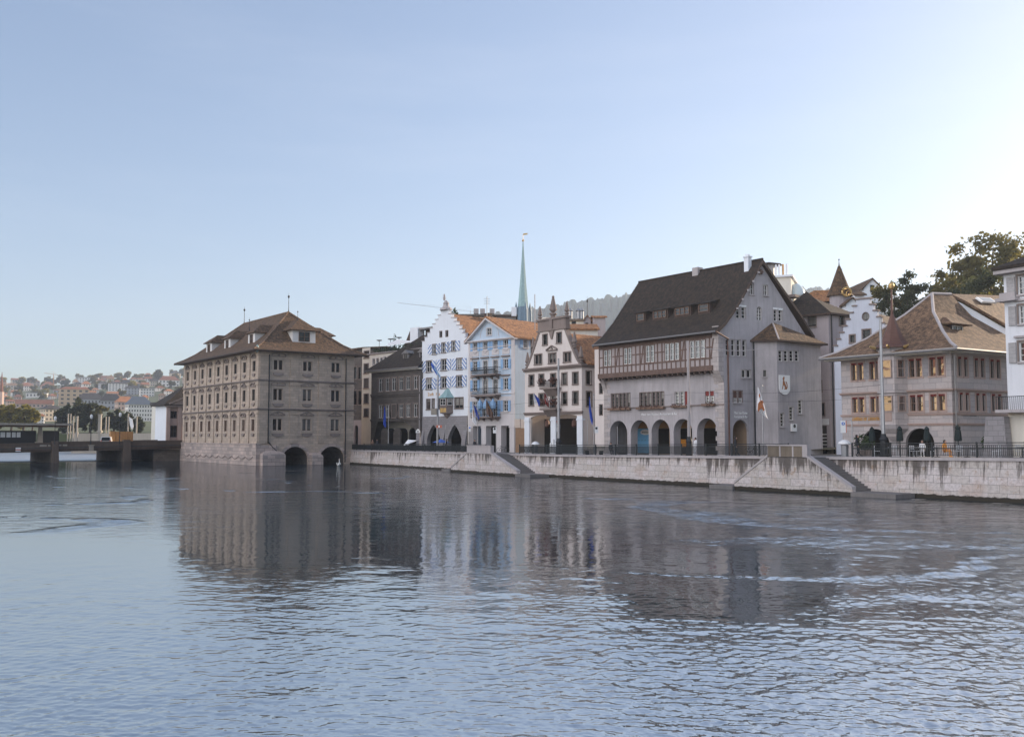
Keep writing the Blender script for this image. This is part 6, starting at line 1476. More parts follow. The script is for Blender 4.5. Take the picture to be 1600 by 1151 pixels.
mb = MB(); f.box(mb, -L_ - 1.0, .0, zt - .25, zt - .11, -.1, 1.1); fs.box(mb, 0, WS, zt - .251, zt - .111, 0, 1.1); mb.build('soffit', M['cream'], b)
drain(fs, .3, zb, zt - .4, b, .12, .08, 'gutter')
dormer(b, fs, fs.s_(1531, 516), -2.1, zt + 1.55, 2.0, 1.05, 4.2, 'timber_dark', 'roof_tan', 'hip', 2, 'frame_white', .55, .75, .12)
# annex behind with skylight
f2 = Fr(fs.p(6, 0, 0), fs.u); b = thing('skylight_house', fs.p(8, zb, -L_ * .5), 'white walled house with skylight in its roof directly behind the turreted house', 'house')
A = at_y(1486, 459, 92); B = at_y(1592, 462.5, 100); Cq = at_y(1592, 520, 90); D = at_y(1575, 508, 87.5); E = at_y(1507, 469, 88.5)
mb = MB(); slab(mb, [A, E, D, Cq, B], .25); mb.build('roof', M['roof_tan'], b)
mb = MB(); dn = V((0, 0, -12)); t = V((0, .35, -.3))
for p, q in ((A + t, E + t), (E + t, D + t)): mb.quad(p + dn, q + dn, q, p)
mb.quad(D + t + dn, Cq + t + dn, Cq + t, D + t); mb.build('wall', M['white'], b)
mb = MB(); nn = (E - D).cross(B - D).normalized(); nn = nn if nn.z > 0 else -nn; pc = [at_y(1523, 467.5, 90), at_y(1546, 470.5, 89.5), at_y(1555, 476, 89), at_y(1532, 473, 89)]
def on_plane(px, py):
    d = ray(px, py); t = (D - CAM).dot(nn) / d.dot(nn); return CAM + d * t
pc = [on_plane(1523, 467), on_plane(1545, 468), on_plane(1556, 475), on_plane(1533, 474)]
mb.prism([p + nn * .05 for p in pc], nn * .18, 0); cc = sum(pc, V((0, 0, 0))) / 4; mb.poly([cc + (p - cc) * .8 + nn * .24 for p in pc], 1); mb.build('skylight', [M['sign_white'], M['glass_clear']], b)


# ---------------------------------------------------------------- white corner house at the right edge
C = plan(1577, 70); f = Fr(C, dirv(150)); zb = street_z(C) - .16; M['cool_white'] = plaster('cool_white_plaster', (.78, .79, .83), .2, .06); b = thing('white_corner_house', (C.x, C.y, zb), 'tall white house cut off by the right edge with grey shutters and a long balcony', 'house')
fl = Fr(C, dirv(60)); f.u, f.n = V((math.sin(R(150)), math.cos(R(150)), 0)), None; f.n = V((f.u.y, -f.u.x, 0))
zt = f.z_(1577, 425); se = 9
ws = [f.rect(1590.5, 431, 1599, 460), f.rect(1592, 477, 1599.5, 506), f.rect(1592.5, 534, 1600, 565)]; ws = [(r[0], r[1], r[0] + 1.0, r[3]) for r in ws]
ws2 = [(r[0] + 3.0, r[1], r[2] + 3.0, r[3]) for r in ws]
mb = MB(); facade(mb, f, [(0, zb - .6), (se, zb - .6), (se, zt), (0, zt)], [rect_pts(*r) for r in ws + ws2], .25); fbk = Fr(C, dirv(60)); mb.quad(fbk.p(0, zb - .6), fbk.p(10, zb - .6), fbk.p(10, zt), fbk.p(0, zt)); closed_box_wall(mb, f, 0, se, zb - .6, zt, 10); mb.build('wall', M['cool_white'], b)
for k, r in enumerate(ws + ws2):
    w_ = window(f, r, b, 2, 3, 'frame_white', 'glass_clear', 0, .2, 'stone_trim', .14, 'coping')
    mb = MB(); wd = .62 if k % 3 == 0 else .55; f.box(mb, r[0] - .18 - wd, r[0] - .18, r[1] - .05, r[3], .06, .12); mb.build('shutter', M['shutter_grey'], w_)
    mb = MB(); f.box(mb, r[0] - .25, r[2] + .25, r[3] + .3, r[3] + .45, 0, .22); mb.build('hood', M['coping'], w_)
mb = MB(); slab(mb, [f.p(-.4, zt + .35, .8), f.p(se, zt + .35, 1.0), f.p(se, zt + 2.6, -4.5), f.p(3.4, zt + 2.6, -4.5)], .22); slab(mb, [f.p(-.4, zt + .35, -10), f.p(-.4, zt + .35, .8), f.p(3.4, zt + 2.6, -4.5), f.p(3.4, zt + 2.6, -5.5)], .22); mb.build('roof', M['roof_dark'], b)
mb = MB(); f.box(mb, -.35, se, zt - .15, zt + .12, -9, .7); mb.build('eaves_cornice', M['coping'], b)
zc = f.z_(1577, 468); mb = MB(); f.box(mb, -.35, 1.2, zc - .15, zc + .1, -1, .6); f.box(mb, -.2, 1.0, zc + .1, zc + .5, -.8, .3); mb.build('ledge', M['coping'], b)
zf = f.z_(1580, 640); mb = MB(); f.box(mb, -.38, se, zf - .22, zf, -.5, 1.0); bl = mb.build('balcony', M['coping'], b)
mb = MB(); f.box(mb, -.35, se, zf + .9, zf + .95, .9, .95); n = 60
for k in range(n): s = -.32 + k * .15; f.box(mb, s, s + .025, zf, zf + .9, .91, .94)
mb.build('balcony_railing', M['iron'], bl)
mb = MB(); f.box(mb, .0, se, zb - .3, zf - .23, .0, .05); mb.build('warm_light_base', M['cream'], b)  # cream facing stands in for warm light on the ground floor
mb = MB(); mb.prism([f.p(-1.6, zb - .3, .2), f.p(.4, zb - .3, .2), f.p(.2, zb + 3.1, .2), f.p(-1.2, zb + 3.1, .2)], f.n * .7); mb.build('buttress', M['grey_stone'], b)

# ---------------------------------------------------------------- church spire and roofs against the sky
Y = 420; k = Y / F; c = plan(817.5, Y); b = thing('church_spire', (c.x, c.y, 40), 'slender pale green copper church spire rising behind the blue gabled house', 'church tower')
zz = lambda y: at_y(817, y, Y).z
mb = MB(); r0 = 9.0 * k * 1.0; mb.lathe([(r0, zz(480)), (r0 * .62, zz(445)), (r0 * .3, zz(408)), (.25, zz(380)), (.1, zz(376))], V((c.x, c.y, 0)), 8, rot=R(20)); mb.build('spire', M['copper'], b)
mb = MB()
for a in range(4):
    t = R(20 + 90 * a); p = V((c.x + r0 * 1.3 * math.cos(t), c.y + r0 * 1.3 * math.sin(t), 0)); mb.lathe([(.9, zz(505)), (.8, zz(485)), (.05, zz(472))], p, 6)
mb.lathe([(r0 * 1.25, zz(505)), (r0 * 1.2, zz(489)), (r0, zz(479.5))], V((c.x, c.y, 0)), 8, rot=R(20)); mb.build('gablet_ring', flat('blue_grey_copper', (.10, .17, .24), .6, var=.2), b)
mb = MB(); mb.box((c.x, c.y, 3), r0 * 2.2, r0 * 2.2, zz(504) - 3, R(20)); mb.build('tower', M['grey_stone'], b)
mb = MB(); p = V((c.x, c.y, zz(376.5))); mb.lathe([(.3, -.3), (.55, .2), (.3, .7), (.08, .8), (.07, zz(366) - p.z)], p, 8); q = V((c.x, c.y, zz(367.5))); mb.prism([q + V((.1, 0, 0)), q + V((2.0, .1, .3)), q + V((2.0, .1, 1.0)), q + V((.1, 0, .8))], (0, .08, 0)); mb.build('weather_vane', M['gold'], b)
def roof_house(name, label, px0, px1, Y, ye, yr, wall, roof, zb=5, ridge='x', dep=9, wins=(), yaw=0, extra=None):
    """small house known only from the part that shows over other roofs; ridge 'x' runs across the picture, 'y' away"""
    a, q = at_y(px0, ye, Y), at_y(px1, ye, Y); w_ = q.x - a.x; zt = at_y((px0 + px1) / 2, ye, Y).z; zr = at_y((px0 + px1) / 2, yr, Y + (dep / 2 if ridge == 'x' else 0)).z; cx_ = (a.x + q.x) / 2
    fr_ = Fr((cx_, Y), (math.cos(R(yaw)), math.sin(R(yaw)))); b = thing(name, (cx_, Y, zb), label, 'house')
    h = w_ / 2; mb = MB(); pts = [(-h, zb), (h, zb), (h, zt)] + ([(0, zr - .1)] if ridge == 'y' else []) + [(-h, zt)]
    rs = [fr_.rect(*r) for r in wins]
    facade(mb, fr_, pts, [rect_pts(*r) for r in rs], .2); closed_box_wall(mb, fr_, -h, h, zb, zt, dep); mb.build('wall', M[wall], b)
    for r in rs: window(fr_, r, b, 1, 1, 'frame_dark', 'glass', 0, .15)
    mb = MB()
    if ridge == 'y':
        for sg in (-1, 1): slab(mb, [fr_.p(sg * (h + .3), zt - .15, .3), fr_.p(0, zr, .3), fr_.p(0, zr, -dep), fr_.p(sg * (h + .3), zt - .15, -dep)], .2)
    else:
        slab(mb, [fr_.p(-h - .3, zt - .1, .4), fr_.p(h + .3, zt - .1, .4), fr_.p(h + .3, zr, -dep / 2), fr_.p(-h - .3, zr, -dep / 2)], .2); slab(mb, [fr_.p(-h - .3, zt - .1, -dep - .4), fr_.p(h + .3, zt - .1, -dep - .4), fr_.p(h + .3, zr, -dep / 2), fr_.p(-h - .3, zr, -dep / 2)], .2)
    mb.build('roof', M[roof], b)
    return b, fr_, zt, zr
b, fr_, zt, zr = roof_house('small_gable_house', 'small grey gable with orange roof and ridge spike beside the steep dark roof', 912, 923, 175, 500, 491.5, 'lilac', 'roof_orange', 5, 'y', 14, [(914.5, 504, 919.5, 512)])
finial(b, fr_.p(.5, zr - .3, -6), 4.2, ball=.12, r=.06)
b, *_ = roof_house('grey_roof_house', 'grey box shaped upper storey right of the small orange gable', 928, 946, 172, 494, 493, 'lilac', 'roof_orange', 5, 'x', 6)
b, fr_, zt, zr = roof_house('chimney_house', 'cream attic with round-topped stove pipes behind the obelisk gable', 887, 912, 165, 499, 498, 'cream', 'roof_brown', 5, 'x', 8, [(893, 502, 900, 516)])
for px in (891, 904, 909): mb = MB(); mb.lathe([(.35, 0), (.35, 1.3), (.55, 1.4), (.1, 1.9)], at_y(px, 498, 166), 8); mb.build('stove_pipe', M['steel'], b)
b, *_ = roof_house('flat_roof_house', 'low dark flat roof with white chimney just left of the church spire foot', 775, 806, 172, 492.5, 491, 'gutter', 'roof_dark', 5, 'x', 8)
mb = MB(); mb.box(at_y(803, 494, 170), .9, .9, 1.6); mb.build('chimney', M['white'], b)
b, *_ = roof_house('sunlit_ridge_house', 'house with long sunlit tan roof between the obelisk gable and the steep dark roof', 889, 934, 150, 513, 506, 'cream', 'roof_orange', 5, 'x', 10)
b, *_ = roof_house('white_chimney_house', 'dark roofed house with blocky white chimneys behind the white stepped gable', 713, 770, 178, 492.5, 490.5, 'cream', 'roof_dark', 5, 'x', 8)
for px in (744, 754, 769): mb = MB(); mb.box(at_y(px, 490, 178), .9, .8, .9); mb.build('chimney', M['coping'], b)
b, *_ = roof_house('ridge_top_house', 'small white gabled house peeking above the roofs right of the cone tower', 1350, 1376, 150, 449, 434, 'white', 'roof_brown', 12, 'y', 10, [(1359.5, 445, 1364.5, 457)])
b, *_ = roof_house('sunlit_gable_house', 'little white gable with sunlit eaves beside the clock of the cone tower', 1322, 1342, 125, 473, 464, 'white', 'roof_brown', 8, 'y', 8)
b, fr_, zt, zr = roof_house('antenna_roof_house', 'dark tiled house with stubby chimney between the cone tower and the white gables', 1336, 1350, 145, 459, 451, 'white', 'roof_brown', 12, 'x', 8)
finial(b, fr_.p(-1.2, zr - .3, -4), 3.2, ball=.1, r=.1)
# cone-roofed tower with the gilt clock ring
Y = 128; c = at_y(1312, 455, Y); c.z = 0; b = thing('cone_tower', (c.x, c.y, 6), 'round tower with steep brown cone roof and a sunlit gilt clock ring', 'tower'); zz = lambda y: at_y(1312, y, Y).z; k = Y / F
mb = MB(); mb.lathe([(15.5 * k, 5), (15.5 * k, zz(462))], V((c.x, c.y, 0)), 16); mb.build('wall', M['lilac'], b)
mb = MB(); mb.lathe([(20 * k, zz(463)), (19.5 * k, zz(462)), (13 * k, zz(446)), (.15, zz(415.5))], V((c.x, c.y, 0)), 20); mb.build('cone_roof', M['roof_brown'], b)
finial(b, V((c.x, c.y, zz(416))), 1.0, ball=.1, r=.04)
fk = Fr((c.x + 3.5 * k, c.y - 17.5 * k), (1, 0)); mb = MB(); zc_ = zz(459); rr = 7 * k
mb.tube([fk.p(rr * math.cos(t * math.pi / 12), zc_ + rr * math.sin(t * math.pi / 12), .3) for t in range(25)], .11, 5)
for t in range(12): mb.tube([fk.p(rr * .62 * math.cos(t * math.pi / 6), zc_ + rr * .62 * math.sin(t * math.pi / 6), .3), fk.p(rr * .95 * math.cos(t * math.pi / 6), zc_ + rr * .95 * math.sin(t * math.pi / 6), .3)], .06, 4)
mb.tube([fk.p(0, zc_, .3), fk.p(rr * .5, zc_ + rr * .3, .3)], .06, 4); mb.tube([fk.p(0, zc_, .32), fk.p(-.1, zc_ - rr * .7, .32)], .05, 4)
mb.tube([fk.p(0, zc_ - rr, .3), fk.p(0, zc_ - rr, -1.5)], .08, 4); mb.build('clock_ring', M['gold'], b)
# belvedere and glazed dome
Y = 140; b = thing('belvedere', plan(1215, Y) + V((0, 0, 8)), 'rooftop lookout with sunlit columns and a pale glass dome behind the grey gable', 'rooftop pavilion'); k = Y / F
fr_ = Fr(plan(1210, Y), dirv(112)); zz = lambda y: at_y(1215, y, Y).z
mb = MB(); a, q = fr_.s_(1200, 450), fr_.s_(1236, 450); fr_.box(mb, a - 4, q, 8, zz(434), -7, 0); mb.build('base', M['cream'], b)
mb = MB(); fr_.box(mb, a - 4, q + .3, zz(434), zz(431), -7.2, .3); mb.build('terrace_slab', M['white'], b)
mb = MB(); fr_.box(mb, fr_.s_(1190, 420), fr_.s_(1208, 420), zz(431), zz(412), -3, -.3, 0); s = fr_.s_(1199, 420); h2 = 1.4; mb.lathe([(2.0, zz(412)), (2.0, zz(411)), (.1, zz(406.5))], fr_.p(s, 0, -1.5), 8, 1); mb.build('lookout', [M['gutter'], M['roof_dark']], b)
for x in (1212, 1217, 1223, 1229): mb = MB(); fr_.box(mb, fr_.s_(x - 1.3, 420), fr_.s_(x + 1.3, 420), zz(431), zz(413.5), -.6, -.1); mb.build('column', M['white'] if x != 1223 else M['ochre'], b)
mb = MB(); c = fr_.p(fr_.s_(1240, 430), 0, -3); R_ = 15 * k; zb_ = at_y(1240, 452, Y).z; mb.lathe([(R_ * math.cos(t * math.pi / 16), zb_ - 1 + R_ * 1.5 * math.sin(t * math.pi / 16)) for t in range(8)] + [(.1, zb_ - 1 + R_ * 1.5)], V((c.x, c.y, 0)), 16); mb.build('glass_dome', flat('pale_frosted_glass', (.62, .72, .74), .2, var=.05), b, True)

# ---------------------------------------------------------------- trees above the roofs
def leafmat(name, c, c2):
    m, nt, b_, o = nodes(name); n = noise(nt, objco(nt), .8, 3); L(nt, ramp(nt, n, [(.3, c), (.7, c2)]), b_.inputs['Base Color']); b_.inputs['Roughness'].default_value = .7
    tr = N(nt, 'BsdfTranslucent'); tr.inputs[0].default_value = c4(mul(c2, 1.6)); mx = N(nt, 'MixShader'); mx.inputs[0].default_value = .45
    L(nt, b_.outputs[0], mx.inputs[1]); L(nt, tr.outputs[0], mx.inputs[2]); L(nt, mx.outputs[0], o.inputs[0]); return m
M['leaf'] = leafmat('green_leaves', (.06, .062, .018), (.13, .112, .032)); M['leaf_gold'] = leafmat('yellow_green_leaves', (.13, .115, .02), (.24, .20, .035)); M['leaf_dark'] = leafmat('dark_green_leaves', (.028, .04, .02), (.055, .062, .028))  # olive, yellow-green and dark green leaf tones
def tree(label, base, h, cr, mat='leaf', clumps=46, leaves=90, sz=.34, low=.35, name='broadleaf_tree', group=None, flatn=1.0, seed=1):
    rnd = random.Random(seed); base = V(base); b = thing(name, base, label, 'tree', group); mb = MB(); top = base + V((0, 0, h * .72)); mb.tube([base - V((0, 0, .5)), base + V((.2, 0, h * .35)), top], [h * .028 + .1, h * .02 + .08, .08], 7)
    cm = MB(); cen = base + V((0, 0, h * (low + 1) / 2)); rz = h * (1 - low) / 2
    for i in range(clumps):
        while 1:
            q = V((rnd.uniform(-1, 1), rnd.uniform(-1, 1), rnd.uniform(-1, 1)))
            if .35 < q.length < 1: break
        p = cen + V((q.x * cr, q.y * cr, q.z * rz * flatn)); r = cr * rnd.uniform(.13, .25)
        if i % 4 == 0:
            st = base + V((0, 0, h * rnd.uniform(.3, .6))); md = st.lerp(p, .5) + V((0, 0, -.3)); mb.tube([st, md, p], [.14 * h / 15, .09 * h / 15, .03], 5)
        for _ in range(leaves):
            d = V((rnd.gauss(0, .5), rnd.gauss(0, .5), rnd.gauss(0, .38))) * r * 1.2; a = V((rnd.gauss(0, 1), rnd.gauss(0, 1), rnd.gauss(0, 1))).normalized(); t = a.orthogonal().normalized(); u = a.cross(t); kk = sz * rnd.uniform(.5, 1.3); x = p + d
            cm.quad(x - t * kk, x - u * kk * .55, x + t * kk, x + u * kk * .55)
    mb.build('trunk', M['bark'], b); cm.build('crown', M[mat], b)
    return b
def gp(px, Y, z=None):
    p = plan(px, Y); return V((p.x, p.y, TZ(p.x, p.y) if z is None else z))
tz = lambda y, Y: at_y(1500, y, Y).z
tree('tall spreading tree with airy crown standing highest above the turreted house', gp(1552, 150, 9), tz(360, 150) - 9, 7.4, clumps=92, leaves=115, sz=.38, low=.30, seed=11)
tree('loose tree reaching left of the tallest crown', gp(1508, 148, 9), tz(402, 148) - 9, 4.4, clumps=54, leaves=105, sz=.36, low=.30, seed=12)
tree('dense dark tree directly behind the hipped roof of the turreted house', gp(1482, 135, 8), tz(440, 135) - 8, 4.6, clumps=50, leaves=100, sz=.32, low=.3, seed=13)
tree('pointed dark tree right of the copper turret pole', gp(1421, 132, 8), tz(420, 132) - 8, 3.4, 'leaf_dark', 46, 110, .27, .25, seed=14, name='conifer_tree')
tree('rounded dark tree with yellowish top left of the copper turret pole', gp(1398, 138, 8), tz(432, 138) - 8, 3.2, clumps=34, leaves=90, sz=.28, low=.3, seed=15)
tree('shaded tree low behind the skylight roof', gp(1530, 128, 8), tz(425, 128) - 8, 5.5, 'leaf_dark', 46, 100, .32, .2, seed=16)
tree('yellow tinged tree tucked beside the white corner house', gp(1568, 138, 8), tz(440, 138) - 8, 3.4, 'leaf_gold', 26, 90, .3, .2, seed=17)
tree('dusky tree filling the gap behind the copper turret', gp(1446, 138, 8), tz(432, 138) - 8, 3.4, 'leaf_dark', 36, 100, .3, .2, seed=18)
# ================================================================ bridge, far bank and hillside on the left
def proj(p):
    r = V(p) - CAM; zc = r.dot(FW); return (CX + F * r.x / zc, CY - F * r.dot(UP) / zc)
B1 = plan(292, 180); fb = Fr(B1, (.81, .59)); LB = 62; WB = 20          # s from -LB (left) to 0 at the town hall
def zt_(s): return 3.88 + s * .017
rt = thing('river_bridge', fb.p(-20, 1), 'low dark concrete bridge with two piers crossing to the river town hall', 'bridge')
def bbox(mb, s0, s1, h0, h1, o0, o1, m=0):       # box that follows the slope of the bridge
    p = [fb.p(a, zt_(a) + h0, o) for a, o in ((s0, o0), (s0, o1), (s1, o1), (s1, o0))]; q = [V((x.x, x.y, x.z + h1 - h0)) for x in p]; mb.hexa(p + q, m)
mb = MB(); bbox(mb, -LB, -.8, -1.15, -.85, -WB, 0); mb.build('deck', M['asphalt'], rt)
mb = MB(); bbox(mb, -LB, -.8, -1.58, -1.151, -.9, -.05); bbox(mb, -LB, -.8, -1.75, -1.151, -WB, -WB + .8); bbox(mb, -LB, -.8, -1.6, -1.152, -7, -6.4); bbox(mb, -LB, -.8, -1.6, -1.152, -13, -12.4); mb.build('girder', M['concrete'], rt)
mb = MB(); bbox(mb, -LB, .6, -.85, -.16, -.32, .02); mb.build('parapet', M['concrete'], rt)
mb = MB(); bbox(mb, -LB, .7, -.159, 0, -.42, .12); mb.build('handrail', M['concrete'], rt)
mb = MB(); bbox(mb, -LB, -.8, -1.15, -.98, 0, .22); mb.build('ledge', M['concrete'], rt)
mb = MB(); bbox(mb, -LB, .3, -.85, 0, -WB, -WB + .3); mb.build('far_parapet', M['concrete'], rt)
for px0, px1 in ((80, 91.5), (191.5, 204)):
    a, q = fb.s_(px0, 700), fb.s_(px1, 700); mb = MB(); zz = zt_((a + q) / 2)
    mb.prism([fb.p(a, -1, 1.2), fb.p(q, -1, 1.2), fb.p(q - .12, zz + .25, .35), fb.p(a + .12, zz + .25, .35)], fb.n * -1.2); pr = mb.build('pier', M['concrete'], rt)
    mb = MB(); fb.box(mb, a + .1, q - .1, -1, zz - 1.2, -WB, 0); mb.build('pier_wall', M['dark_stone'], pr)
mb = MB(); fb.box(mb, fb.s_(243, 700), 2, -1, 2.2, -WB, -1.2); mb.build('abutment', M['dark_stone'], rt)
for px, y0, y1, w_ in ((28, 699, 705, 7),):
    r = fb.rect(px - 4, 699, px + 4, 705); mb = MB(); fb.box(mb, r[0], r[2], r[1], r[3], .23, .27, 0); fb.box(mb, r[0], r[2], r[1] + .2, r[1] + .36, .271, .29, 1); mb.build('navigation_sign', [M['sign_white'], M['sign_red']], rt)
r = fb.rect(138.5, 696, 145.5, 704); mb = MB(); fb.box(mb, r[0], r[2], r[1], r[3], .02, .5); fb.box(mb, r[0] - .1, r[2] + .1, r[3], r[3] + .14, .0, .56); mb.build('gauge_box', M['pale_concrete'], rt)
for a, q in ((62, 73), (75, 79), (92, 96), (98, 105)):
    mb = MB(); s0, s1 = fb.s_(a, 695), fb.s_(q, 695); fb.box(mb, s0, s1, zt_(s0) - .62, zt_(s0) - .34, -.33, .025); mb.build('parapet_slot', M['pale_concrete'], rt)
zd = lambda s: zt_(s) - .85
# shelter at the left end of the bridge
def bp_(px, y=690, o=-4): return fb.px(px, y, o)[0]
sh = thing('bridge_shelter', fb.p(bp_(40), zd(bp_(40)), -4), 'flat roofed shelter with black poster walls on the left end of the bridge', 'shelter')
def at_off(px, y, o): return fb.px(px, y, o)
s0, s1 = -LB, bp_(108, 663); mb = MB(); z = fb.px(60, 664.3, -4)[1]; fb.box(mb, s0, s1, z, z + .34, -9, -1.2); mb.build('canopy_roof', M['pale_concrete'], sh)
mb = MB(); fb.box(mb, s0, s1 - .6, z - .28, z - .002, -8, -2.2); mb.build('canopy_beam', M['frame_brown'], sh)
for a, q in ((0, 56), (67, 92)):
    mb = MB(); x0, x1 = bp_(a), bp_(q); fb.box(mb, x0 if a else -LB, x1, zd(x0), fb.px(30, 672.5, -4)[1], -4.4, -4); kb = mb.build('kiosk_wall', M['black'], sh)
mb = MB(); x0, x1 = bp_(57.5), bp_(67); mb.prism([fb.p(x0, zd(x0), -3.6), fb.p(x1, zd(x0), -3.6), fb.p(x1 - .25, z - .3, -3.6), fb.p(x0 + .25, z - .3, -3.6)], fb.n * -.9); mb.build('concrete_column', M['pale_concrete'], sh)
for a, q in ((0.5, 8), (10, 16.5), (18.5, 24.5), (26, 32)):
    mb = MB(); x0, x1 = bp_(a, 680), bp_(q, 680); fb.box(mb, x0, x1, fb.px(20, 683, -4)[1], fb.px(20, 675, -4)[1], -3.99, -3.94); mb.build('poster', M['sign_white'], sh)
mb = MB(); x = bp_(53); fb.box(mb, x, x + .45, zd(x), zd(x) + 1.0, -3.2, -2.7); tag(mb.build('rubbish_bin', M['pale_concrete']), 'small pale bin beside the concrete column of the bridge shelter', 'bin')
# van
c = fb.p(bp_(165, 690, -3), 0, -3); zv = zd(bp_(165, 690, -3)); va = thing('parked_van', (c.x, c.y, zv), 'white van seen from behind on the bridge between the planters and shelter', 'van')
vf = Fr((c.x, c.y), (.95, .3)); mb = MB()
for z0, z1, h0, h1 in ((.35, .95, .92, .92), (.95, 1.7, .92, .78)):
    mb.hexa([vf.p(-h0, zv + z0, 0), vf.p(h0, zv + z0, 0), vf.p(h0, zv + z0, -4.4), vf.p(-h0, zv + z0, -4.4), vf.p(-h1, zv + z1, -.15), vf.p(h1, zv + z1, -.15), vf.p(h1, zv + z1, -3.2), vf.p(-h1, zv + z1, -3.2)])
mb.build('body', M['van_white'], va); mb = MB(); mb.prism([vf.p(-.74, zv + 1.0, .012), vf.p(.74, zv + 1.0, .012), vf.p(.66, zv + 1.6, -.12), vf.p(-.66, zv + 1.6, -.12)], vf.n * .02); mb.build('rear_window', M['glass'], va)
mb = MB(); vf.box(mb, -.6, .6, zv + .4, zv + .85, .0, .03); mb.build('tailgate', M['rubber'], va)
for x in (-.75, .75):
    for o in (-.8, -3.5): mb = MB(); p = vf.p(x, zv + .32, o); mb.tube([p - vf.u * .1, p + vf.u * .1], .32, 12); mb.build('wheel', M['rubber'], va)
    mb = MB(); vf.box(mb, x - .1, x + .1, zv + .75, zv + 1.05, .001, .04); mb.build('tail_light', M['sign_red'], va)
for a, q, y, lab in ((173, 180, 673.5, 'narrow upright warm wooden planter next to the white van'), (180.5, 208, 674, 'long warm wooden planter box on the bridge above the second pier')):
    x0, x1 = bp_(a, 680, -5), bp_(q, 680, -5); z = zd(x0); pl = thing('wooden_planter', fb.p((x0 + x1) / 2, z, -5), lab, 'planter', 'wooden planters on the bridge'); mb = MB(); fb.box(mb, x0, x1, z, fb.px(a, y, -5)[1], -6, -5); mb.build('box', M['wood_warm'], pl)
    mb = MB(); 
    for k in range(int((x1 - x0) * 2)): foliage(mb, fb.p(x0 + .2 + k * .5, fb.px(a, y, -5)[1], -5.5), .3, .12, 8, .1)
    mb.build('low_plants', M['plant'], pl)
def lamp(px, y0, Y, label, h=None):
    p = plan(px, Y); zb = 3.2; zt = at_y(px, y0, Y).z; b = thing('street_lamp', (p.x, p.y, zb), label, 'street lamp', 'lamps on the bridge'); mb = MB(); mb.lathe([(.12, 0), (.08, .8), (.05, zt - zb - .5)], (p.x, p.y, zb), 6); mb.build('post', M['iron'], b); mb = MB(); mb.lathe([(.05, -.5), (.2, -.35), (.26, 0), (.18, .22), (.03, .32)], (p.x, p.y, zt), 8); mb.build('lamp_globe', M['sign_white'], b)
lamp(142, 650, 168, 'thin lamp with white globe on the bridge left of the white van'); lamp(85.5, 653, 166, 'thin lamp rising from the left bridge pier'); lamp(187, 647, 172, 'thin lamp right of the white van')
for px, w_, y0, y1, lab in ((105.5, .4, 647.5, 677, 'leftmost slim pale pylon beyond the shelter roof'), (109.5, .4, 647.5, 677, 'slim pale pylon just right of the shelter corner'), (114, .42, 651, 677, 'short pale pylon with square base by the shelter end'), (120, .6, 651.5, 677, 'thick pale pylon standing alone right of the shelter'), (155.5, 1.2, 648, 674.5, 'widest pale twin pylon above the white van'), (164.8, .42, 652, 677.5, 'slim sunlit pylon over the van roof'), (169.3, .42, 652, 677.5, 'slim sunlit pylon right of the one over the van roof'), (199.5, .4, 647, 676, 'pale flag mast right of the wooden planters'), (213, .5, 652, 680, 'pale pylon near the white guard house')):
    w_ *= .62; Y = 262; p = plan(px, Y); zb = at_y(px, y1, Y).z; zt = at_y(px, y0, Y).z; mb = MB(); mb.box((p.x, p.y, 1), w_, w_, zt - 1, 0); mb.box((p.x, p.y, zb - .2), w_ * 1.6, w_ * 1.6, .6, 0); mb.box((p.x, p.y, zt), w_ * 1.3, w_ * 1.3, .2, 0)
    tag(mb.build('quay_pylon', M['pale_concrete']), lab, 'pylon', 'pale pylons beyond the bridge')
mb = MB(); p = at_y(201.5, 651, 262); q = at_y(208, 668, 262); mb.prism([p, p + V((.9, 0, -.6)), q + V((.1, 0, .3)), q + V((-.3, 0, -.5)), p + V((.2, .2, -2.2))], (0, .1, 0)); tag(mb.build('white_flag', M['flag_white']), 'white flag drooping from the mast beyond the wooden planters', 'flag')
mb = MB(); a, q = plan(112, 268), plan(245, 250); mb.prism([V((a.x, a.y, -1)), V((a.x, a.y, at_y(112, 677, 268).z)), V((a.x, a.y + 3, at_y(112, 677, 268).z)), V((a.x, a.y + 3, -1))], q - a); tag(mb.build('quay_wall', M['pale_concrete']), 'low pale quay wall behind the pale pylons', 'embankment wall')

# guard house beside the town hall
C, fW, fS = two_faces(259.5, 196, 36); zb = 3.0; b = thing('guard_house', (C.x, C.y, zb), 'white walled guard house with brown portico and dark roof left of the river town hall', 'guard house')
zt = fW.z_(258, 632); LW = -fW.s_(242.5, 660); LS = 14; zr = fS.z_(285, 598)
ws = [fS.rect(265.5, 642, 276, 653.5), fS.rect(265.5, 664.5, 276, 683)]
mb = MB(); closed_box_wall(mb, fW, -LW, 0, zb - 3, zt, LS, front=True); mb.build('wall', M['white'], b)
f2 = Fr(fS.p(0, 0, .25), fS.u); mb = MB(); facade(mb, f2, [(-.1, zb - 3), (LS, zb - 3), (LS, zt - .3), (-.1, zt - .3)], [rect_pts(*r) for r in ws], .2); mb.quad(f2.p(-.1, zb - 3), f2.p(-.1, zt - .3), f2.p(-.1, zt - .3, -.25), f2.p(-.1, zb - 3, -.25)); mb.build('portico_wall', M['zimmer_trim'], b)
for r in ws: window(f2, r, b, 2, 2, 'frame_dark', 'glass', 0, .18)
for px in (261.5, 279.5): mb = MB(); s = fS.s_(px, 660); fS.box(mb, s - .35, s + .35, zb - 1, zt - .5, .25, .7); mb.build('pilaster', M['zimmer_trim'], b)
mb = MB(); fS.box(mb, -.4, LS, zt - .5, zt - .1, -.1, .95); mb.build('entablature', M['stone_trim'], b)
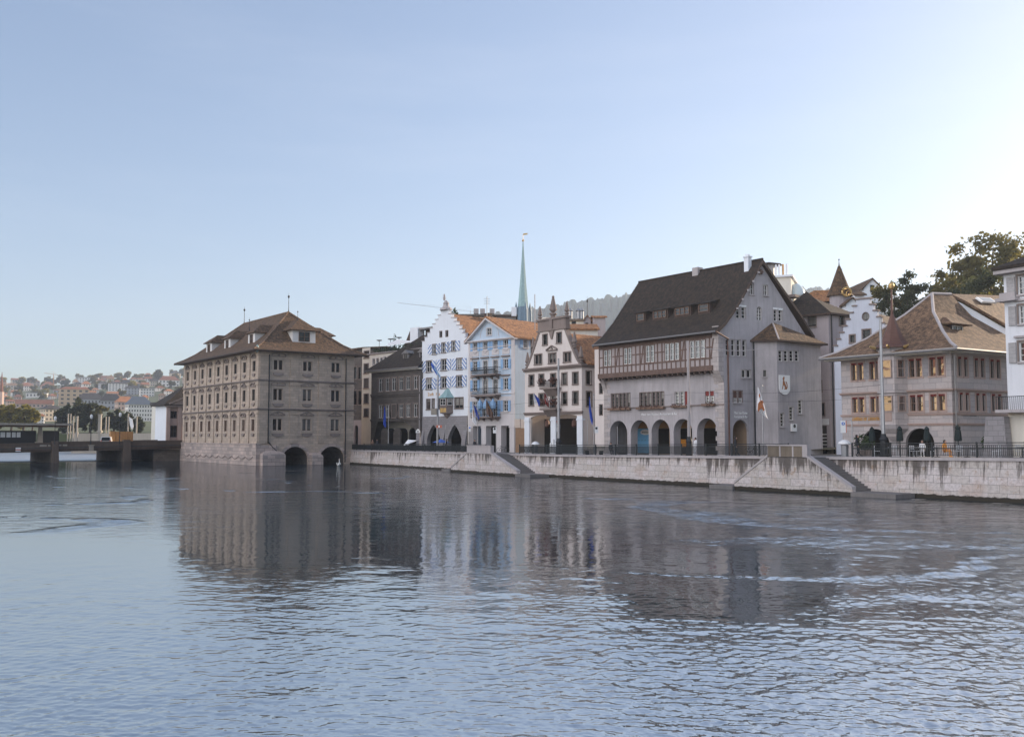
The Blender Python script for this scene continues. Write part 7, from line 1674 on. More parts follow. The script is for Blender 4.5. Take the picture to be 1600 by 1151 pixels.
mb = MB(); e = .8; A, B_, C2, D = fW.p(-LW - e, zt, e), fS.p(-e, zt, 1.0), fS.p(LS, zt, 1.0), fS.p(LS, zt, -LW - e); r0, r1 = fS.p(5, zr, -3.5), fS.p(LS, zr + .3, -5)
mb.poly([A, B_, r0]); mb.poly([B_, C2, r1, r0]); mb.poly([C2, D, r1]); mb.poly([D, A, r0, r1]); t = V((0, 0, .2)); mb.quad(A - t, B_ - t, B_, A); mb.quad(B_ - t, C2 - t, C2, B_); mb.poly([A - t, D - t, C2 - t, B_ - t]); mb.build('roof', M['roof_dark'], b)
mb = MB(); a, q = fS.p(.2, zt + .02, 1.05), fS.p(7, zt + 3.0, 1.05); mb.prism([a, q, q + V((0, 0, .3)), a + V((0, 0, .3))], fS.n * .3); mb.prism([fS.p(.6, zt, .9), fS.p(9, zt, .9), fS.p(7, zt + 2.7, .9)], fS.n * .12); mb.build('pediment', M['stone_trim'], b)
mb = MB(); a, q = plan(236, 215), plan(242.6, 212); zt2 = at_y(238, 633, 214).z; fq = Fr(a, q - a); ln = (q - a).length
fq.box(mb, 0, ln, 0, zt2, -8, 0); nb = thing('narrow_white_house', (a.x, a.y, 0), 'narrow sunlit white house just left of the guard house', 'house'); mb.build('wall', M['cream'], nb)
mb = MB(); fq.box(mb, -.3, ln + .3, zt2, zt2 + .6, -8.3, .4); mb.build('roof', M['roof_far_dark'], nb)

# houses on the hillside
def hill_at(px, y):
    Y = 305.0
    while Y < 1448:
        p = plan(px, Y); 
        if proj((p.x, p.y, hill_z(px, Y)))[1] <= y: break
        Y += 6
    return Y
WALLS = {'white': flat('sunny_white_render', (.80, .75, .70), .9, var=.05), 'cream': flat('sunny_cream_render', (.62, .52, .40), .9, var=.06), 'tan': flat('sunny_tan_render', (.58, .42, .27), .9, var=.06), 'grey': flat('grey_render', (.40, .40, .42), .9, var=.08), 'pink': flat('rosy_render', (.55, .40, .33), .9, var=.06)}
ROOFS = {'red': M['roof_far'], 'dark': M['roof_far_dark'], 'tan': M['roof_far_tan'], 'flat': M['gutter'], 'blue': flat('blue_grey_metal_roof', (.10, .125, .16), .6, var=.1, scale=.3), 'orange': flat('bright_clay_roof', (.36, .15, .07), .9, var=.2, scale=.5)}
def far_house(px, ybase, wpx, hpx, roofpx, wall, roof, yaw=35, kind='hip', floors=3, cols=4, label=None, group=None, aspect=.7, Y=None, parts=True, name='hillside_house'):
    Y = Y or hill_at(px, ybase); p = plan(px, Y); zb = hill_z(px, Y) if ybase is None else at_y(px, ybase, Y).z; k = Y / F; w_ = wpx * k; d_ = w_ * aspect; h = hpx * k; rh = roofpx * k
    ca, sa = math.cos(R(yaw)), math.sin(R(yaw)); sc = 1 / (ca + sa * aspect); w_ *= sc; d_ *= sc
    u, v = V((ca, sa, 0)), V((-sa, ca, 0)); b = thing(name, (p.x, p.y, zb), label, 'house', group)
    c = V((p.x, p.y, 0)) + v * (d_ * .3); mb = MB(); mb.box((c.x, c.y, zb - 6), w_, d_, h + 6, R(yaw))
    for (o, ax, nn, L_, n) in ((c - v * (d_ / 2), u, -v, w_, cols), (c + u * (w_ / 2), v, u, d_, max(1, round(cols * aspect))), (c - u * (w_ / 2), v, -u, d_, max(1, round(cols * aspect)))):
        for i in range(n):
            for j in range(floors):
                cx_ = (i + .5) / n - .5; ww = L_ / n * .22; zz = zb + h * (j + .3) / floors; hh = h / floors * .45; q = o + ax * (cx_ * L_) + nn * .03
                P = [q - ax * ww, q + ax * ww]; mb.quad(V((P[0].x, P[0].y, zz)), V((P[1].x, P[1].y, zz)), V((P[1].x, P[1].y, zz + hh)), V((P[0].x, P[0].y, zz + hh)), 1)
    mb.build('wall', [WALLS[wall], M['frame_dark']], b)
    mb = MB(); e = .5; zt = zb + h; cor = [c - u * (w_ / 2 + e) - v * (d_ / 2 + e), c + u * (w_ / 2 + e) - v * (d_ / 2 + e), c + u * (w_ / 2 + e) + v * (d_ / 2 + e), c - u * (w_ / 2 + e) + v * (d_ / 2 + e)]; A = [V((q.x, q.y, zt)) for q in cor]
    if kind == 'flat': mb.hexa(A + [q + V((0, 0, max(rh, .5))) for q in A])
    else:
        ins = 0 if kind == 'gable' else min(w_ / 2 * .9, d_ / 2); r0, r1 = c - u * (w_ / 2 + e - ins), c + u * (w_ / 2 + e - ins); r0, r1 = V((r0.x, r0.y, zt + rh)), V((r1.x, r1.y, zt + rh))
        mb.quad(A[0], A[1], r1, r0); mb.poly([A[1], A[2], r1]); mb.quad(A[2], A[3], r0, r1); mb.poly([A[3], A[0], r0]); mb.quad(A[3], A[2], A[1], A[0])
    mb.build('roof', ROOFS[roof], b)
    return b
NAMED = [
 (114, 633, 47, 25, 4, 'tan', 'red', 28, 'hip', 4, 5, 'big square tan block with small windows standing above the dark riverside trees', .45),
 (134, 600, 33, 10, 1, 'white', 'flat', 15, 'flat', 3, 8, 'wide white flat-topped slab block on the hill crest', .3),
 (182, 614, 31, 15, 3, 'white', 'dark', 25, 'hip', 5, 6, 'large white apartment house with rows of windows high on the hill', .5),
 (52, 637, 54, 6, 7, 'pink', 'red', 20, 'gable', 1, 9, 'long house with broad red roof above the yellow trees', .3),
 (82, 658, 36, 19, 6, 'cream', 'dark', 50, 'hip', 3, 5, 'cream house with grey hipped roof just behind the shelter roof', .8),
 (61.5, 664, 14, 14, 4, 'white', 'orange', 20, 'hip', 3, 3, 'small white house with bright orange roof beside the yellow trees', .8),
 (140, 638, 44, 14, 10, 'grey', 'dark', 30, 'hip', 2, 8, 'long dark mansard roofed house behind the dark riverside trees', .5),
 (172, 640, 34, 14, 11, 'grey', 'dark', 25, 'hip', 2, 6, 'second dark mansard house right of the long dark one', .5),
 (195, 641, 30, 13, 9, 'pink', 'orange', 40, 'hip', 2, 5, 'rosy house with stepped orange roofs left of the white office', .6),
 (217, 658, 42, 26, 13, 'white', 'blue', 35, 'hip', 4, 9, 'white office block with blue grey roof left of the guard house', .6),
 (73, 607, 24, 4, 7, 'pink', 'red', 35, 'hip', 1, 5, 'hilltop house with tall dark red roof under the small orange crane', .7),
 (228, 620, 24, 13, 1, 'white', 'flat', 30, 'flat', 3, 5, 'boxy white house left of the guard house roof', .6),
 (262, 604, 34, 10, 7, 'white', 'red', 25, 'hip', 2, 6, 'long white house with red roof above the guard house', .5),
 (205, 617, 26, 11, 4, 'grey', 'dark', 20, 'hip', 3, 5, 'grey house below the round yellow hillside tree', .6),
 (55, 621, 32, 7, 1, 'white', 'flat', 15, 'flat', 1, 6, 'low white flat roofed hall in front of the hilltop houses', .4),
 (16, 610, 24, 8, 4, 'cream', 'tan', 25, 'hip', 2, 5, 'cream house next to the rosy church spire at the left edge', .6),
]
for (px, yb, w_, h, rh, wl, rf, yw, kd, fl_, cl, lab, asp) in NAMED: far_house(px, yb, w_, h, rh, wl, rf, yw, kd, fl_, cl, lab, aspect=asp)
rnd = random.Random(21); rows = [(604, 'crest', 15), (608.5, 'upper', 16), (614, 'middle', 16), (620.5, 'lower', 15), (628, 'bottom', 13), (637, 'foot', 11)]
pend = []
for y, row, n in rows:
    for i in range(n):
        px = -6 + (i + .5 + rnd.uniform(-.3, .3)) * 306 / n; yy = y + rnd.uniform(-2.5, 2.5) - px * .045
        if any(abs(px - q[0]) < q[2] * .5 + 1 and abs(yy - q[1]) < 7 for q in NAMED): continue
        pend.append((row, px, yy, rnd.uniform(10, 19), rnd.uniform(5, 9), rnd.uniform(2.5, 5), rnd.choice(['white', 'cream', 'pink', 'white', 'grey']), rnd.choice(['red', 'red', 'tan', 'dark', 'orange']), rnd.uniform(10, 60), rnd.choice(['hip', 'gable', 'hip'])))
ordn = ['leftmost', 'second from left', 'third from left', 'fourth from left', 'fifth from left', 'sixth from left', 'seventh from left', 'eighth from left', 'ninth from left', 'tenth from left', 'eleventh from left', 'twelfth from left', 'thirteenth from left', 'fourteenth from left', 'fifteenth from left', 'sixteenth from left']
words_ = {'crest': 'along the hill crest', 'upper': 'just below the crest', 'middle': 'half way up the hillside', 'lower': 'low on the hillside', 'bottom': 'above the foot of the hillside', 'foot': 'at the foot of the hillside'}
for row in words_:
    for i, q in enumerate(sorted([q for q in pend if q[0] == row], key=lambda q: q[1])):
        far_house(q[1], q[2], q[3], q[4], q[5], q[6], q[7], q[8], q[9], 2, 3, f'{ordn[i]} small house {words_[row]}, {q[6]} walls, {q[7]} roof', 'small houses on the far hillside')
# spire and crane at the far left
Y = 700; k = Y / F; c = plan(-.5, Y); b = thing('church_spire', (c.x, c.y, 20), 'rosy church spire cut by the left edge above the hillside', 'church tower'); zz = lambda y: at_y(0, y, Y).z
mb = MB(); mb.lathe([(3.0 * k, zz(612)), (2.2 * k, zz(600)), (.1, zz(581))], V((c.x, c.y, 0)), 8); mb.build('spire', M['roof_far'], b); mb = MB(); mb.box((c.x, c.y, 5), 6 * k, 6 * k, zz(612) - 5); mb.build('tower', WALLS['pink'], b)
def crane(label, px, y0, y1, jib, Y, mat, yt):
    k = Y / F; c = plan(px, Y); zz = lambda x, y: at_y(x, y, Y); b = thing('tower_crane', (c.x, c.y, zz(px, y1).z), label, 'crane'); t = .32 * k * 1.2
    mb = MB(); p, q = zz(px, y1), zz(px, y0)
    for sx in (-1, 1):
        for sy in (-1, 1): mb.tube([p + V((sx * t, sy * t, 0)), q + V((sx * t, sy * t, 0))], t * .3, 4)
    n = max(4, int((y1 - y0) / 1.5))
    for i in range(n): a, d = p.lerp(q, i / n), p.lerp(q, (i + 1) / n); s = 1 if i % 2 else -1; mb.tube([a + V((s * t, -t, 0)), d + V((-s * t, -t, 0))], t * .22, 4)
    mb.build('mast', mat, b); mb = MB(); a, d = zz(*jib[0]), zz(*jib[1]); up = V((0, 0, t * 2.0))
    for o in (V((0, 0, 0)), up): mb.tube([a + o, d + o], t * .3, 4)
    for i in range(24): g0, g1 = a.lerp(d, i / 24), a.lerp(d, (i + 1) / 24); mb.tube([g0 + (up if i % 2 else V((0, 0, 0))), g1 + (V((0, 0, 0)) if i % 2 else up)], t * .2, 4)
    mb.build('jib', mat, b); mb = MB(); q2 = zz(px, yt); mb.tube([q2, a.lerp(d, .15)], t * .15, 4); mb.tube([q2, a.lerp(d, .85)], t * .15, 4); mb.tube([q, q2], t * .35, 4); mb.build('stays', mat, b)
    e = a if abs(jib[0][0] - px) < abs(jib[1][0] - px) else d; mb = MB(); mb.box(e - V((0, 0, t * 3)), t * 5, t * 3, t * 3); mb.build('counterweight', M['concrete'], b)
crane('small orange tower crane above the hilltop roof on the left', 83.8, 585.5, 604, ((69, 583), (91, 586)), 1300, flat('orange_crane_paint', (.55, .24, .06), .6), 580.5)
crane('pale tower crane whose long jib passes behind the white stepped gable', 735, 486, 530, ((621, 473.2), (742, 487.5)), 520, flat('pale_crane_paint', (.45, .42, .42), .6), 479)

# trees on the far bank and hillside
def ftree(label, px, ytop, ybase, Y, rpx, mat, seed, clumps=34, leaves=70, group='trees on the far bank', name='broadleaf_tree', low=.12):
    k = Y / F; p = plan(px, Y); zb = at_y(px, ybase, Y).z; return tree(label, (p.x, p.y, zb), at_y(px, ytop, Y).z - zb, rpx * k, mat, clumps, leaves, .55 * k / .2 * 1.0, low, name, group, seed=seed)
for i, (px, yt, r, lab) in enumerate(((-4, 632, 12, 'yellow green tree cut by the left edge'), (17, 629, 14, 'tallest yellow green tree above the bridge shelter'), (36, 633, 12, 'yellow green tree in the middle of the left group'), (50, 639, 9, 'smallest yellow green tree ending the left group'))): ftree(lab, px, yt, 672, 315, r, 'leaf_gold', 40 + i)
for i, (px, yt, r, m_, lab) in enumerate(((97, 633, 12, 'leaf_dark', 'leftmost dark riverside tree behind the pale pylons'), (118, 621, 17, 'leaf_dark', 'tallest dark riverside tree below the tan block'), (140, 626, 14, 'leaf_dark', 'dark riverside tree left of the golden topped one'), (156, 634, 14, 'leaf', 'riverside tree with golden top above the widest pylon'), (177, 637, 13, 'leaf_dark', 'dark riverside tree above the wooden planters'), (196, 644, 11, 'leaf_dark', 'dark riverside tree behind the white flag'), (214, 651, 9, 'leaf_dark', 'last small dark riverside tree left of the guard house'))): ftree(lab, px, yt, 681, 312, r, m_, 50 + i)
ftree('tall pointed dark fir on the hill crest', 244.5, 577, 597, 1250, 5.5, 'leaf_dark', 70, 40, 70, 'trees on the far hillside', 'fir_tree', .05)
ftree('round yellow green tree on the hillside right of the white apartments', 204.5, 596, 607, 1000, 6.5, 'leaf_gold', 71, 26, 60, 'trees on the far hillside')
tw = [(600, 'on the crest', 14), (606, 'under the crest', 15), (612.5, 'half way up the hillside', 15), (619, 'low on the hillside', 14), (627, 'near the foot of the hillside', 12)]
for yb, wd, n in tw:
    for i in range(n):
        px = -4 + (i + .5 + rnd.uniform(-.35, .35)) * 300 / n; y = yb + rnd.uniform(-2, 2) - px * .045; r = rnd.uniform(4, 6.5)
        ftree(f'{ordn[i]} small tree among the houses {wd}', px, y - r * 1.8, y, hill_at(px, y), r, rnd.choice(['leaf', 'leaf_gold', 'leaf', 'leaf_dark']), 80 + i + int(yb), 13, 34, 'trees on the far hillside')
# ================================================================ street furniture, flags, people, west bank
def quay_pt(px, o=-.6):
    i, s = qs(px, 700); r = runs[i]; s = max(0, min(r.len, s)); return r.fr.p(s, r.z(s) - .01, o), r.fr
def zpx(p, px, y): return at_y(px, y, p.y).z
def cloth(mb, pole, fr, pts, m=0, amp=.10):
    """hanging cloth given by its picture outline [(x,y)...] as left edge down, right edge up; built as pleated strips at the pole's distance"""
    n = len(pts) // 2; Lf, Rt = pts[:n], pts[n:][::-1]; cols = 7; Y = pole.y; g = []
    for k in range(n):
        a, b = at_y(*Lf[k], Y), at_y(*Rt[k], Y); g.append([a.lerp(b, j / cols) + V((0, amp * math.sin(j * 1.9 + k * .5), 0)) for j in range(cols + 1)])
    return g
def flag(label, px, ytop, parts, mats, base=None, pole=True, r=.045, name='flag', group='flags along the quay', polemat='steel'):
    p, fr = base or quay_pt(px); b = thing(name, p, label, 'flag', group)
    if pole: mb = MB(); zt = zpx(p, px, ytop); mb.tube([p, V((p.x, p.y, zt))], [r * 1.4, r], 6); mb.lathe([(.02, -.05), (.09, 0), (.02, .1)], V((p.x, p.y, zt)), 6); mb.build('flagpole', M[polemat], b)
    for (nm, pts, cm) in parts:
        g = cloth(None, p, fr, pts); mb = MB(); t = V((0, .03, 0))
        for r0, r1 in zip(g, g[1:]):
            for j in range(len(r0) - 1): mb.quad(r1[j], r1[j + 1], r0[j + 1], r0[j]); mb.quad(r0[j] + t, r0[j + 1] + t, r1[j + 1] + t, r1[j] + t)
        mb.build(nm, M[cm], b)
    return b, p
flag('blue flag with white hem in front of the dark stone house', 601, 634, [('cloth', [(600.5, 635), (599.5, 650), (598.8, 663), (601.5, 668), (603.5, 666), (602.8, 662), (602.6, 648), (601.3, 635)], 'flag_blue')], 0)
flag('white and blue guild flag with gold pattern beside the smaller river stair', 740, 627, [('cloth', [(738.5, 632), (737.8, 646), (738, 658), (743, 664.5), (745, 660), (743.5, 652), (741.8, 642), (739.5, 632)], 'flag_white'), ('blue_band', [(739.6, 632), (742, 641), (744.5, 650), (747.8, 656), (749.3, 653.5), (747, 645), (744, 637), (740.4, 632)], 'flag_blue'), ('gold_device', [(738.6, 640), (739, 646), (740, 652), (742.5, 650), (741.5, 645), (740, 640)], 'goldpaint')], 0)
flag('blue and white flag hanging limp right of the obelisk gable', 921.5, 617, [('cloth', [(920.5, 620), (920.3, 640), (922.5, 655), (925.5, 664), (926.8, 656), (925, 645), (923.5, 635), (921.3, 620)], 'flag_blue'), ('white_band', [(921.2, 622), (922.2, 634), (923.6, 644), (924.4, 643), (923.4, 633), (921.8, 622)], 'flag_white')], 0)
flag('white flag with brown lion in front of the stair bay', 1185.5, 603, [('cloth', [(1184, 605), (1183.4, 620), (1182.6, 640), (1189, 645), (1201, 655), (1198, 647), (1194.5, 632), (1185, 605)], 'flag_white')], 0)
b = bpy.data.objects['flag.003']; p = ORG[b.name]
mb = MB(); Y = p.y - .16
for poly in ([(1184.6, 630), (1189, 624.5), (1191.2, 627.5), (1192.5, 634), (1195, 640), (1193, 642), (1190, 637), (1187.5, 639), (1185.5, 643.5), (1183.6, 640)], [(1185.2, 617), (1187, 614), (1187.8, 618.5), (1186.3, 622)], [(1188.5, 628), (1191.5, 625), (1193, 629), (1190.5, 631)]):
    pts = [at_y(x, y, Y) for x, y in poly]; t3 = tessellate_polygon([[V((q.x, q.z, 0)) for q in pts]]); mb.add(pts, [tuple(t) for t in t3])
mb.build('lion_device', M['flag_brown'], b)
# flags on slanting poles at house fronts
def wall_flag(label, px0, y0, px1, y1, Y, parts):
    a, q = at_y(px0, y0, Y + 1.2), at_y(px1, y1, Y); b = thing('wall_flag', a, label, 'flag', 'flags on slanting wall poles'); mb = MB(); mb.tube([a, q], .04, 5); mb.build('flagpole', M['coping'], b)
    for nm, pts, cm in parts:
        g = cloth(None, q, None, pts); mb = MB(); t = V((0, .03, 0))
        for r0, r1 in zip(g, g[1:]):
            for j in range(len(r0) - 1): mb.quad(r1[j], r1[j + 1], r0[j + 1], r0[j]); mb.quad(r0[j] + t, r0[j + 1] + t, r1[j + 1] + t, r1[j] + t)
        mb.build(nm, M[cm], b)
wall_flag('blue and white diagonal flag on the obelisk gable house', 846, 628, 833, 614, 121, [('cloth', [(833, 614.5), (834, 624), (835.5, 631), (838.5, 631), (837, 623), (834.5, 615)], 'flag_white'), ('blue_half', [(834.5, 615), (837.2, 623), (842.5, 635.5), (844, 630), (842.5, 623), (836, 616)], 'flag_blue')])
wall_flag('red flag with white cross on the obelisk gable house', 862, 628, 850.5, 613, 121, [('cloth', [(850.5, 614), (850.5, 623), (851.5, 630), (857.6, 637), (857.5, 626), (852, 614.5)], 'flag_red'), ('white_cross', [(852.2, 622.5), (853.5, 626), (856.5, 630), (857.2, 627.5), (855, 623.5), (853, 620.5)], 'flag_white')])
wall_flag('dark brown and gold flag below the balconies of the blue gabled house', 760, 656, 759.5, 622, 140, [('cloth', [(759.5, 626), (759.5, 637), (760.5, 647), (771.5, 656), (769.5, 643), (761, 626)], 'timber'), ('gold_stripe', [(763, 635), (766.5, 642), (769, 648), (769.8, 646), (767, 640.5), (764, 634)], 'goldpaint')])
# tall masts
def mast(label, px, ytop, r0, r1, base=.0, o=-.6, col='steel', basey=None):
    p, fr = quay_pt(px, o); zt = zpx(p, px, ytop); b = thing('tram_mast', p, label, 'mast', 'tall masts along the quay'); mb = MB(); mb.lathe([(r0, 0), (r0 * .95, 2), (r1, zt - p.z), (r1 * 1.3, zt - p.z + .02), (.02, zt - p.z + .1)], p, 8); mb.build('shaft', M[col], b)
    if base: mb = MB(); mb.lathe([(base * 1.25, -.01), (base * 1.25, .25), (base, .3), (base, basey or 1.3), (base * 1.2, (basey or 1.3) + .05), (base * .8, (basey or 1.3) + .3), (r0 * 1.1, (basey or 1.3) + .5)], p, 8); mb.build('base', M['iron'], b)
    return b, p, zt
mA, pA, zA_ = mast('grey mast with small box and fluttering flag before the white stepped gable', 677.5, 583, .16, .11)
mb = MB(); mb.box(V((pA.x - .5, pA.y - .1, zpx(pA, 677, 648))), .8, .5, .9); mb.build('control_box', M['pale_concrete'], mA)
g = [[at_y(673.5 + t * 9, 566.5 + t * 11 + (0 if e == 0 else 3 + t * 6), pA.y - .1 * math.sin(t * 6)) for t in (0, .25, .5, .75, 1)] for e in (0, 1)]
g2 = [[at_y(678 + t * 10, 572 + t * 15 + (0 if e == 0 else 4), pA.y - .25) for t in (0, .5, 1)] for e in (0, 1)]
mb = MB(); [mb.prism([g[0][j], g[0][j + 1], g[1][j + 1], g[1][j]], (0, .04, 0)) for j in range(4)]; mb.build('pennant', M['flag_blue'], mA); mb = MB(); [mb.prism([g2[0][j], g2[0][j + 1], g2[1][j + 1], g2[1][j]], (0, .04, 0)) for j in range(2)]; mb.build('pennant_tail', M['shutter_blue'], mA)
mB, pB, zB_ = mast('pale grey mast with dark foot before the obelisk gable house', 866, 561, .17, .10, .30)
mC, pC, zC_ = mast('tall sunlit pale mast with wire arm before the arcaded guild house', 1070, 534.5, .17, .10, .26, col='coping')
mD, pD, zD_ = mast('tall grey mast with thick dark foot before the turreted guild house', 1375, 498, .16, .10, .28, o=-.5)
def wire(label, pts, r=.009, mat='iron'):
    mb = MB(); full = []
    for a, q in zip(pts, pts[1:]):
        for k in range(9): t = k / 8; p = a.lerp(q, t); full.append(p - V((0, 0, .35 * math.sin(math.pi * t))))
    mb.tube(full, r, 4); tag(mb.build('overhead_wire', M[mat]), label, 'wire', 'overhead tram wires')
up = lambda p, z: V((p.x, p.y, z))
wire('upper overhead wire strung along the quay masts', [up(pA, pA.z + 6.3), up(pB, pB.z + 6.2), up(pC, pC.z + 6.0), up(pD, pD.z + 5.6)]); 
q0, q1 = pA + INL * 6, pD + INL * 6; wire('lower overhead wire above the tram track', [up(q0, q0.z + 5.4), up(pB + INL * 6, pB.z + 5.4), up(pC + INL * 6, pC.z + 5.3), up(q1, q1.z + 5.2)])
a = up(pC, zC_ - .3); q = at_y(1197, 544.5, 92.5); wire('slanting pale span wire from the sunlit mast to the stair bay', [a, q], .03, 'coping')
# signs
def sign_post(label, px, ytop, panels, o=-1.2, pole=True, name='traffic_sign', r=.035, group='signs along the quay', ybot=None):
    p, fr = quay_pt(px, o); b = thing(name, p, label, 'sign', group); zt = zpx(p, px, ytop); ff = Fr((p.x, p.y), (1, -.12))
    mb = MB(); mb.tube([p, V((p.x, p.y, zt))], r, 6); mb.build('pole', M['steel'], b)
    for nm, x0, y0, x1, y1, mat, kind, off in panels:
        a, c = at_y(x0, y1, p.y), at_y(x1, y0, p.y); s0, s1 = (a - p).dot(ff.u), (c - p).dot(ff.u); mb = MB(); oo = .06 + off * .02
        if kind == 'disc': m_ = (s0 + s1) / 2; rr = (s1 - s0) / 2; zc_ = (a.z + c.z) / 2; mb.prism([ff.p(m_ + rr * math.cos(t * math.pi / 8), zc_ + rr * math.sin(t * math.pi / 8), oo) for t in range(16)], ff.n * .02)
        else: ff.box(mb, s0, s1, a.z, c.z, oo, oo + .02)
        mb.build(nm, M[mat], b)
    return b
sign_post('white sign with black disc before the colonnade of the blue gabled house', 772.5, 667.5, [('panel', 769.8, 667.5, 775.2, 676.5, 'sign_white', 'rect', 0), ('disc', 770.8, 668, 774.2, 671.4, 'black', 'disc', 1)], -3)
sign_post('white sign with dark disc right of the limp blue flag', 931.8, 666, [('panel', 929, 666, 934.6, 676.5, 'sign_white', 'rect', 0), ('disc', 930, 667, 933.6, 670.6, 'black', 'disc', 1)], -3)
sign_post('stacked round signs under the pale mast by the obelisk gable', 872, 655, [('speed_disc', 869.2, 655.5, 874.8, 661, 'sign_red', 'disc', 0), ('speed_face', 870, 656.3, 874, 660.3, 'sign_white', 'disc', 1), ('panel', 869.4, 663, 874.8, 674, 'sign_white', 'rect', 0), ('disc', 869.9, 663.8, 874.2, 668.4, 'iron', 'disc', 1)], -4)
sign_post('tall white sign with blue disc left of the cafe terrace', 1317.8, 656.5, [('panel', 1313.5, 656.5, 1321.3, 675.8, 'sign_white', 'rect', 0), ('side_board', 1321.4, 656.6, 1322.4, 675.8, 'sign_red', 'rect', 0), ('disc', 1315, 659, 1319.9, 664.2, 'sign_blue', 'disc', 1), ('arrow', 1316.8, 660.2, 1318, 663, 'sign_white', 'rect', 2)], -1.2, r=.05)
sign_post('small blue sign at the corner of the white stepped gable', 733.2, 665, [('panel', 731.8, 665.5, 735, 674, 'sign_white', 'rect', 0), ('disc', 732, 666, 734.6, 670, 'sign_blue', 'disc', 1)], -4)
b = sign_post('red and white direction board on a short post by the pointed arches', 686, 663.5, [('panel', 681.5, 664, 690.5, 668.2, 'sign_red', 'rect', 0), ('white_field', 684.8, 664.5, 687.2, 667.7, 'sign_white', 'rect', 1)], -1.0)
# bollards, bins and other small things
for px, lab in ((805.8, 'shorter white bollard right of the blue house colonnade'), (809.6, 'taller white bollard right of the shorter one')):
    p, fr = quay_pt(px, -5); h = 1.25 if px < 807 else 1.75; mb = MB(); mb.lathe([(.14, 0), (.14, h - .1), (.1, h), (.02, h + .02)], p, 10); mb.lathe([(.145, h * .72), (.145, h * .8)], p, 10); tag(mb.build('white_bollard', M['sign_white']), lab, 'bollard', 'white bollards')
def bin_(px, y, lab, sc, o=-.8):
    p, fr = quay_pt(px, o); b = thing('dome_top_bin', p, lab, 'bin', 'dome-topped bins'); z = zpx(p, px, y) - p.z; mb = MB(); mb.lathe([(.26 * sc, 0), (.28 * sc, z * .75), (.24 * sc, z * .8)], p, 12); mb.build('body', M['steel'], b); mb = MB(); mb.lathe([(.45 * sc, z * .82), (.5 * sc, z * .86), (.42 * sc, z * 1.0), (.2 * sc, z * 1.12), (.02, z * 1.16)], p, 14); mb.build('lid', M['sign_white'], b)
bin_(827.5, 692, 'white dome-topped bin just right of the smaller river stair', 1.0); bin_(1285, 690, 'white dome-topped bin behind the mossy parapet of the large stair', 1.1, -3)
p, fr = quay_pt(624.5, -3); b = thing('information_pillar', p, 'grey pillar with white house-shaped sign before the dark stone house', 'sign'); ff = Fr((p.x, p.y), (1, -.1)); mb = MB(); z0 = zpx(p, 624, 676); ff.box(mb, -.28, .28, p.z, z0, -.3, 0); mb.build('pillar', M['grey_stone'], b)
mb = MB(); k = p.y / F; zc_ = zpx(p, 624, 676); mb.prism([ff.p(x * k, zc_ + y * k, 0) for x, y in ((-3.4, 0), (3.4, 0), (3.2, 3), (1.2, 5.6), (0, 6.2), (-1.2, 5.6), (-3.2, 3))], ff.n * .12); hs_ = mb.build('house_sign', M['sign_white'], b); mb = MB(); ff.box(mb, -1.6 * k, 1.6 * k, zc_ + 1.5 * k, zc_ + 2.8 * k, .12, .14); mb.build('sign_band', M['black'], hs_)
def parasol(lab, px, ytop, ybot, o, mat, opened=False, w_=1.4, tilt=0, name='cafe_parasol', group=None):
    p, fr = quay_pt(px, o); b = thing(name, p, lab, 'parasol', group); zt, zb = zpx(p, px, ytop), zpx(p, px, ybot); mb = MB(); mb.tube([p, V((p.x, p.y, zt))], .04, 6); mb.build('pole', M['iron'], b); mb = MB()
    if opened:
        n = 8; ap = V((p.x + tilt * .3, p.y, zt)); rim = [V((p.x + w_ * math.cos(t * 2 * math.pi / n), p.y + w_ * math.sin(t * 2 * math.pi / n), zb + tilt * .35 * math.cos(t * 2 * math.pi / n) * -1)) for t in range(n)]
        for t in range(n): mb.poly([rim[t], rim[(t + 1) % n], ap]); mb.poly([ap - V((0, 0, .05)), rim[(t + 1) % n] - V((0, 0, .03)), rim[t] - V((0, 0, .03))])
    else:
        h = zt - zb; n = 12; prof = [(.20, 0), (.23, .1), (.21, .35), (.18, .6), (.14, .72), (.17, .76), (.15, .86), (.04, 1.0)]; vs = []
        for r, t in prof:
            for k in range(n): rr = r * (1 + .16 * (k % 2)) ; a_ = k * 2 * math.pi / n; vs.append((p.x + rr * math.cos(a_), p.y + rr * math.sin(a_), zb + h * t))
        fs_ = [(i * n + k, i * n + (k + 1) % n, (i + 1) * n + (k + 1) % n, (i + 1) * n + k) for i in range(len(prof) - 1) for k in range(n)]; mb.add(vs, fs_)
    mb.build('canopy', M[mat], b); return b
parasol('open blue parasol before the dark stone house', 650, 685.5, 691, -4, 'blue_canvas', True, 1.25); parasol('tilted white parasol behind the railing by the information pillar', 622, 686.5, 692, -2, 'flag_white', True, 1.1, -1.2)
for px, yt, lab in ((1326, 666.5, 'leftmost closed dark parasol beside the tall white sign'), (1369.5, 665.5, 'closed dark parasol in front of the left wide arch'), (1412, 666, 'closed dark parasol between the two wide arches'), (1461, 663, 'closed dark parasol right of the right wide arch'), (1588, 659, 'closed dark parasol against the buttress at the right edge')): parasol(lab, px, yt, 689, -3.2, 'umbrella', group='closed parasols on the cafe terrace')
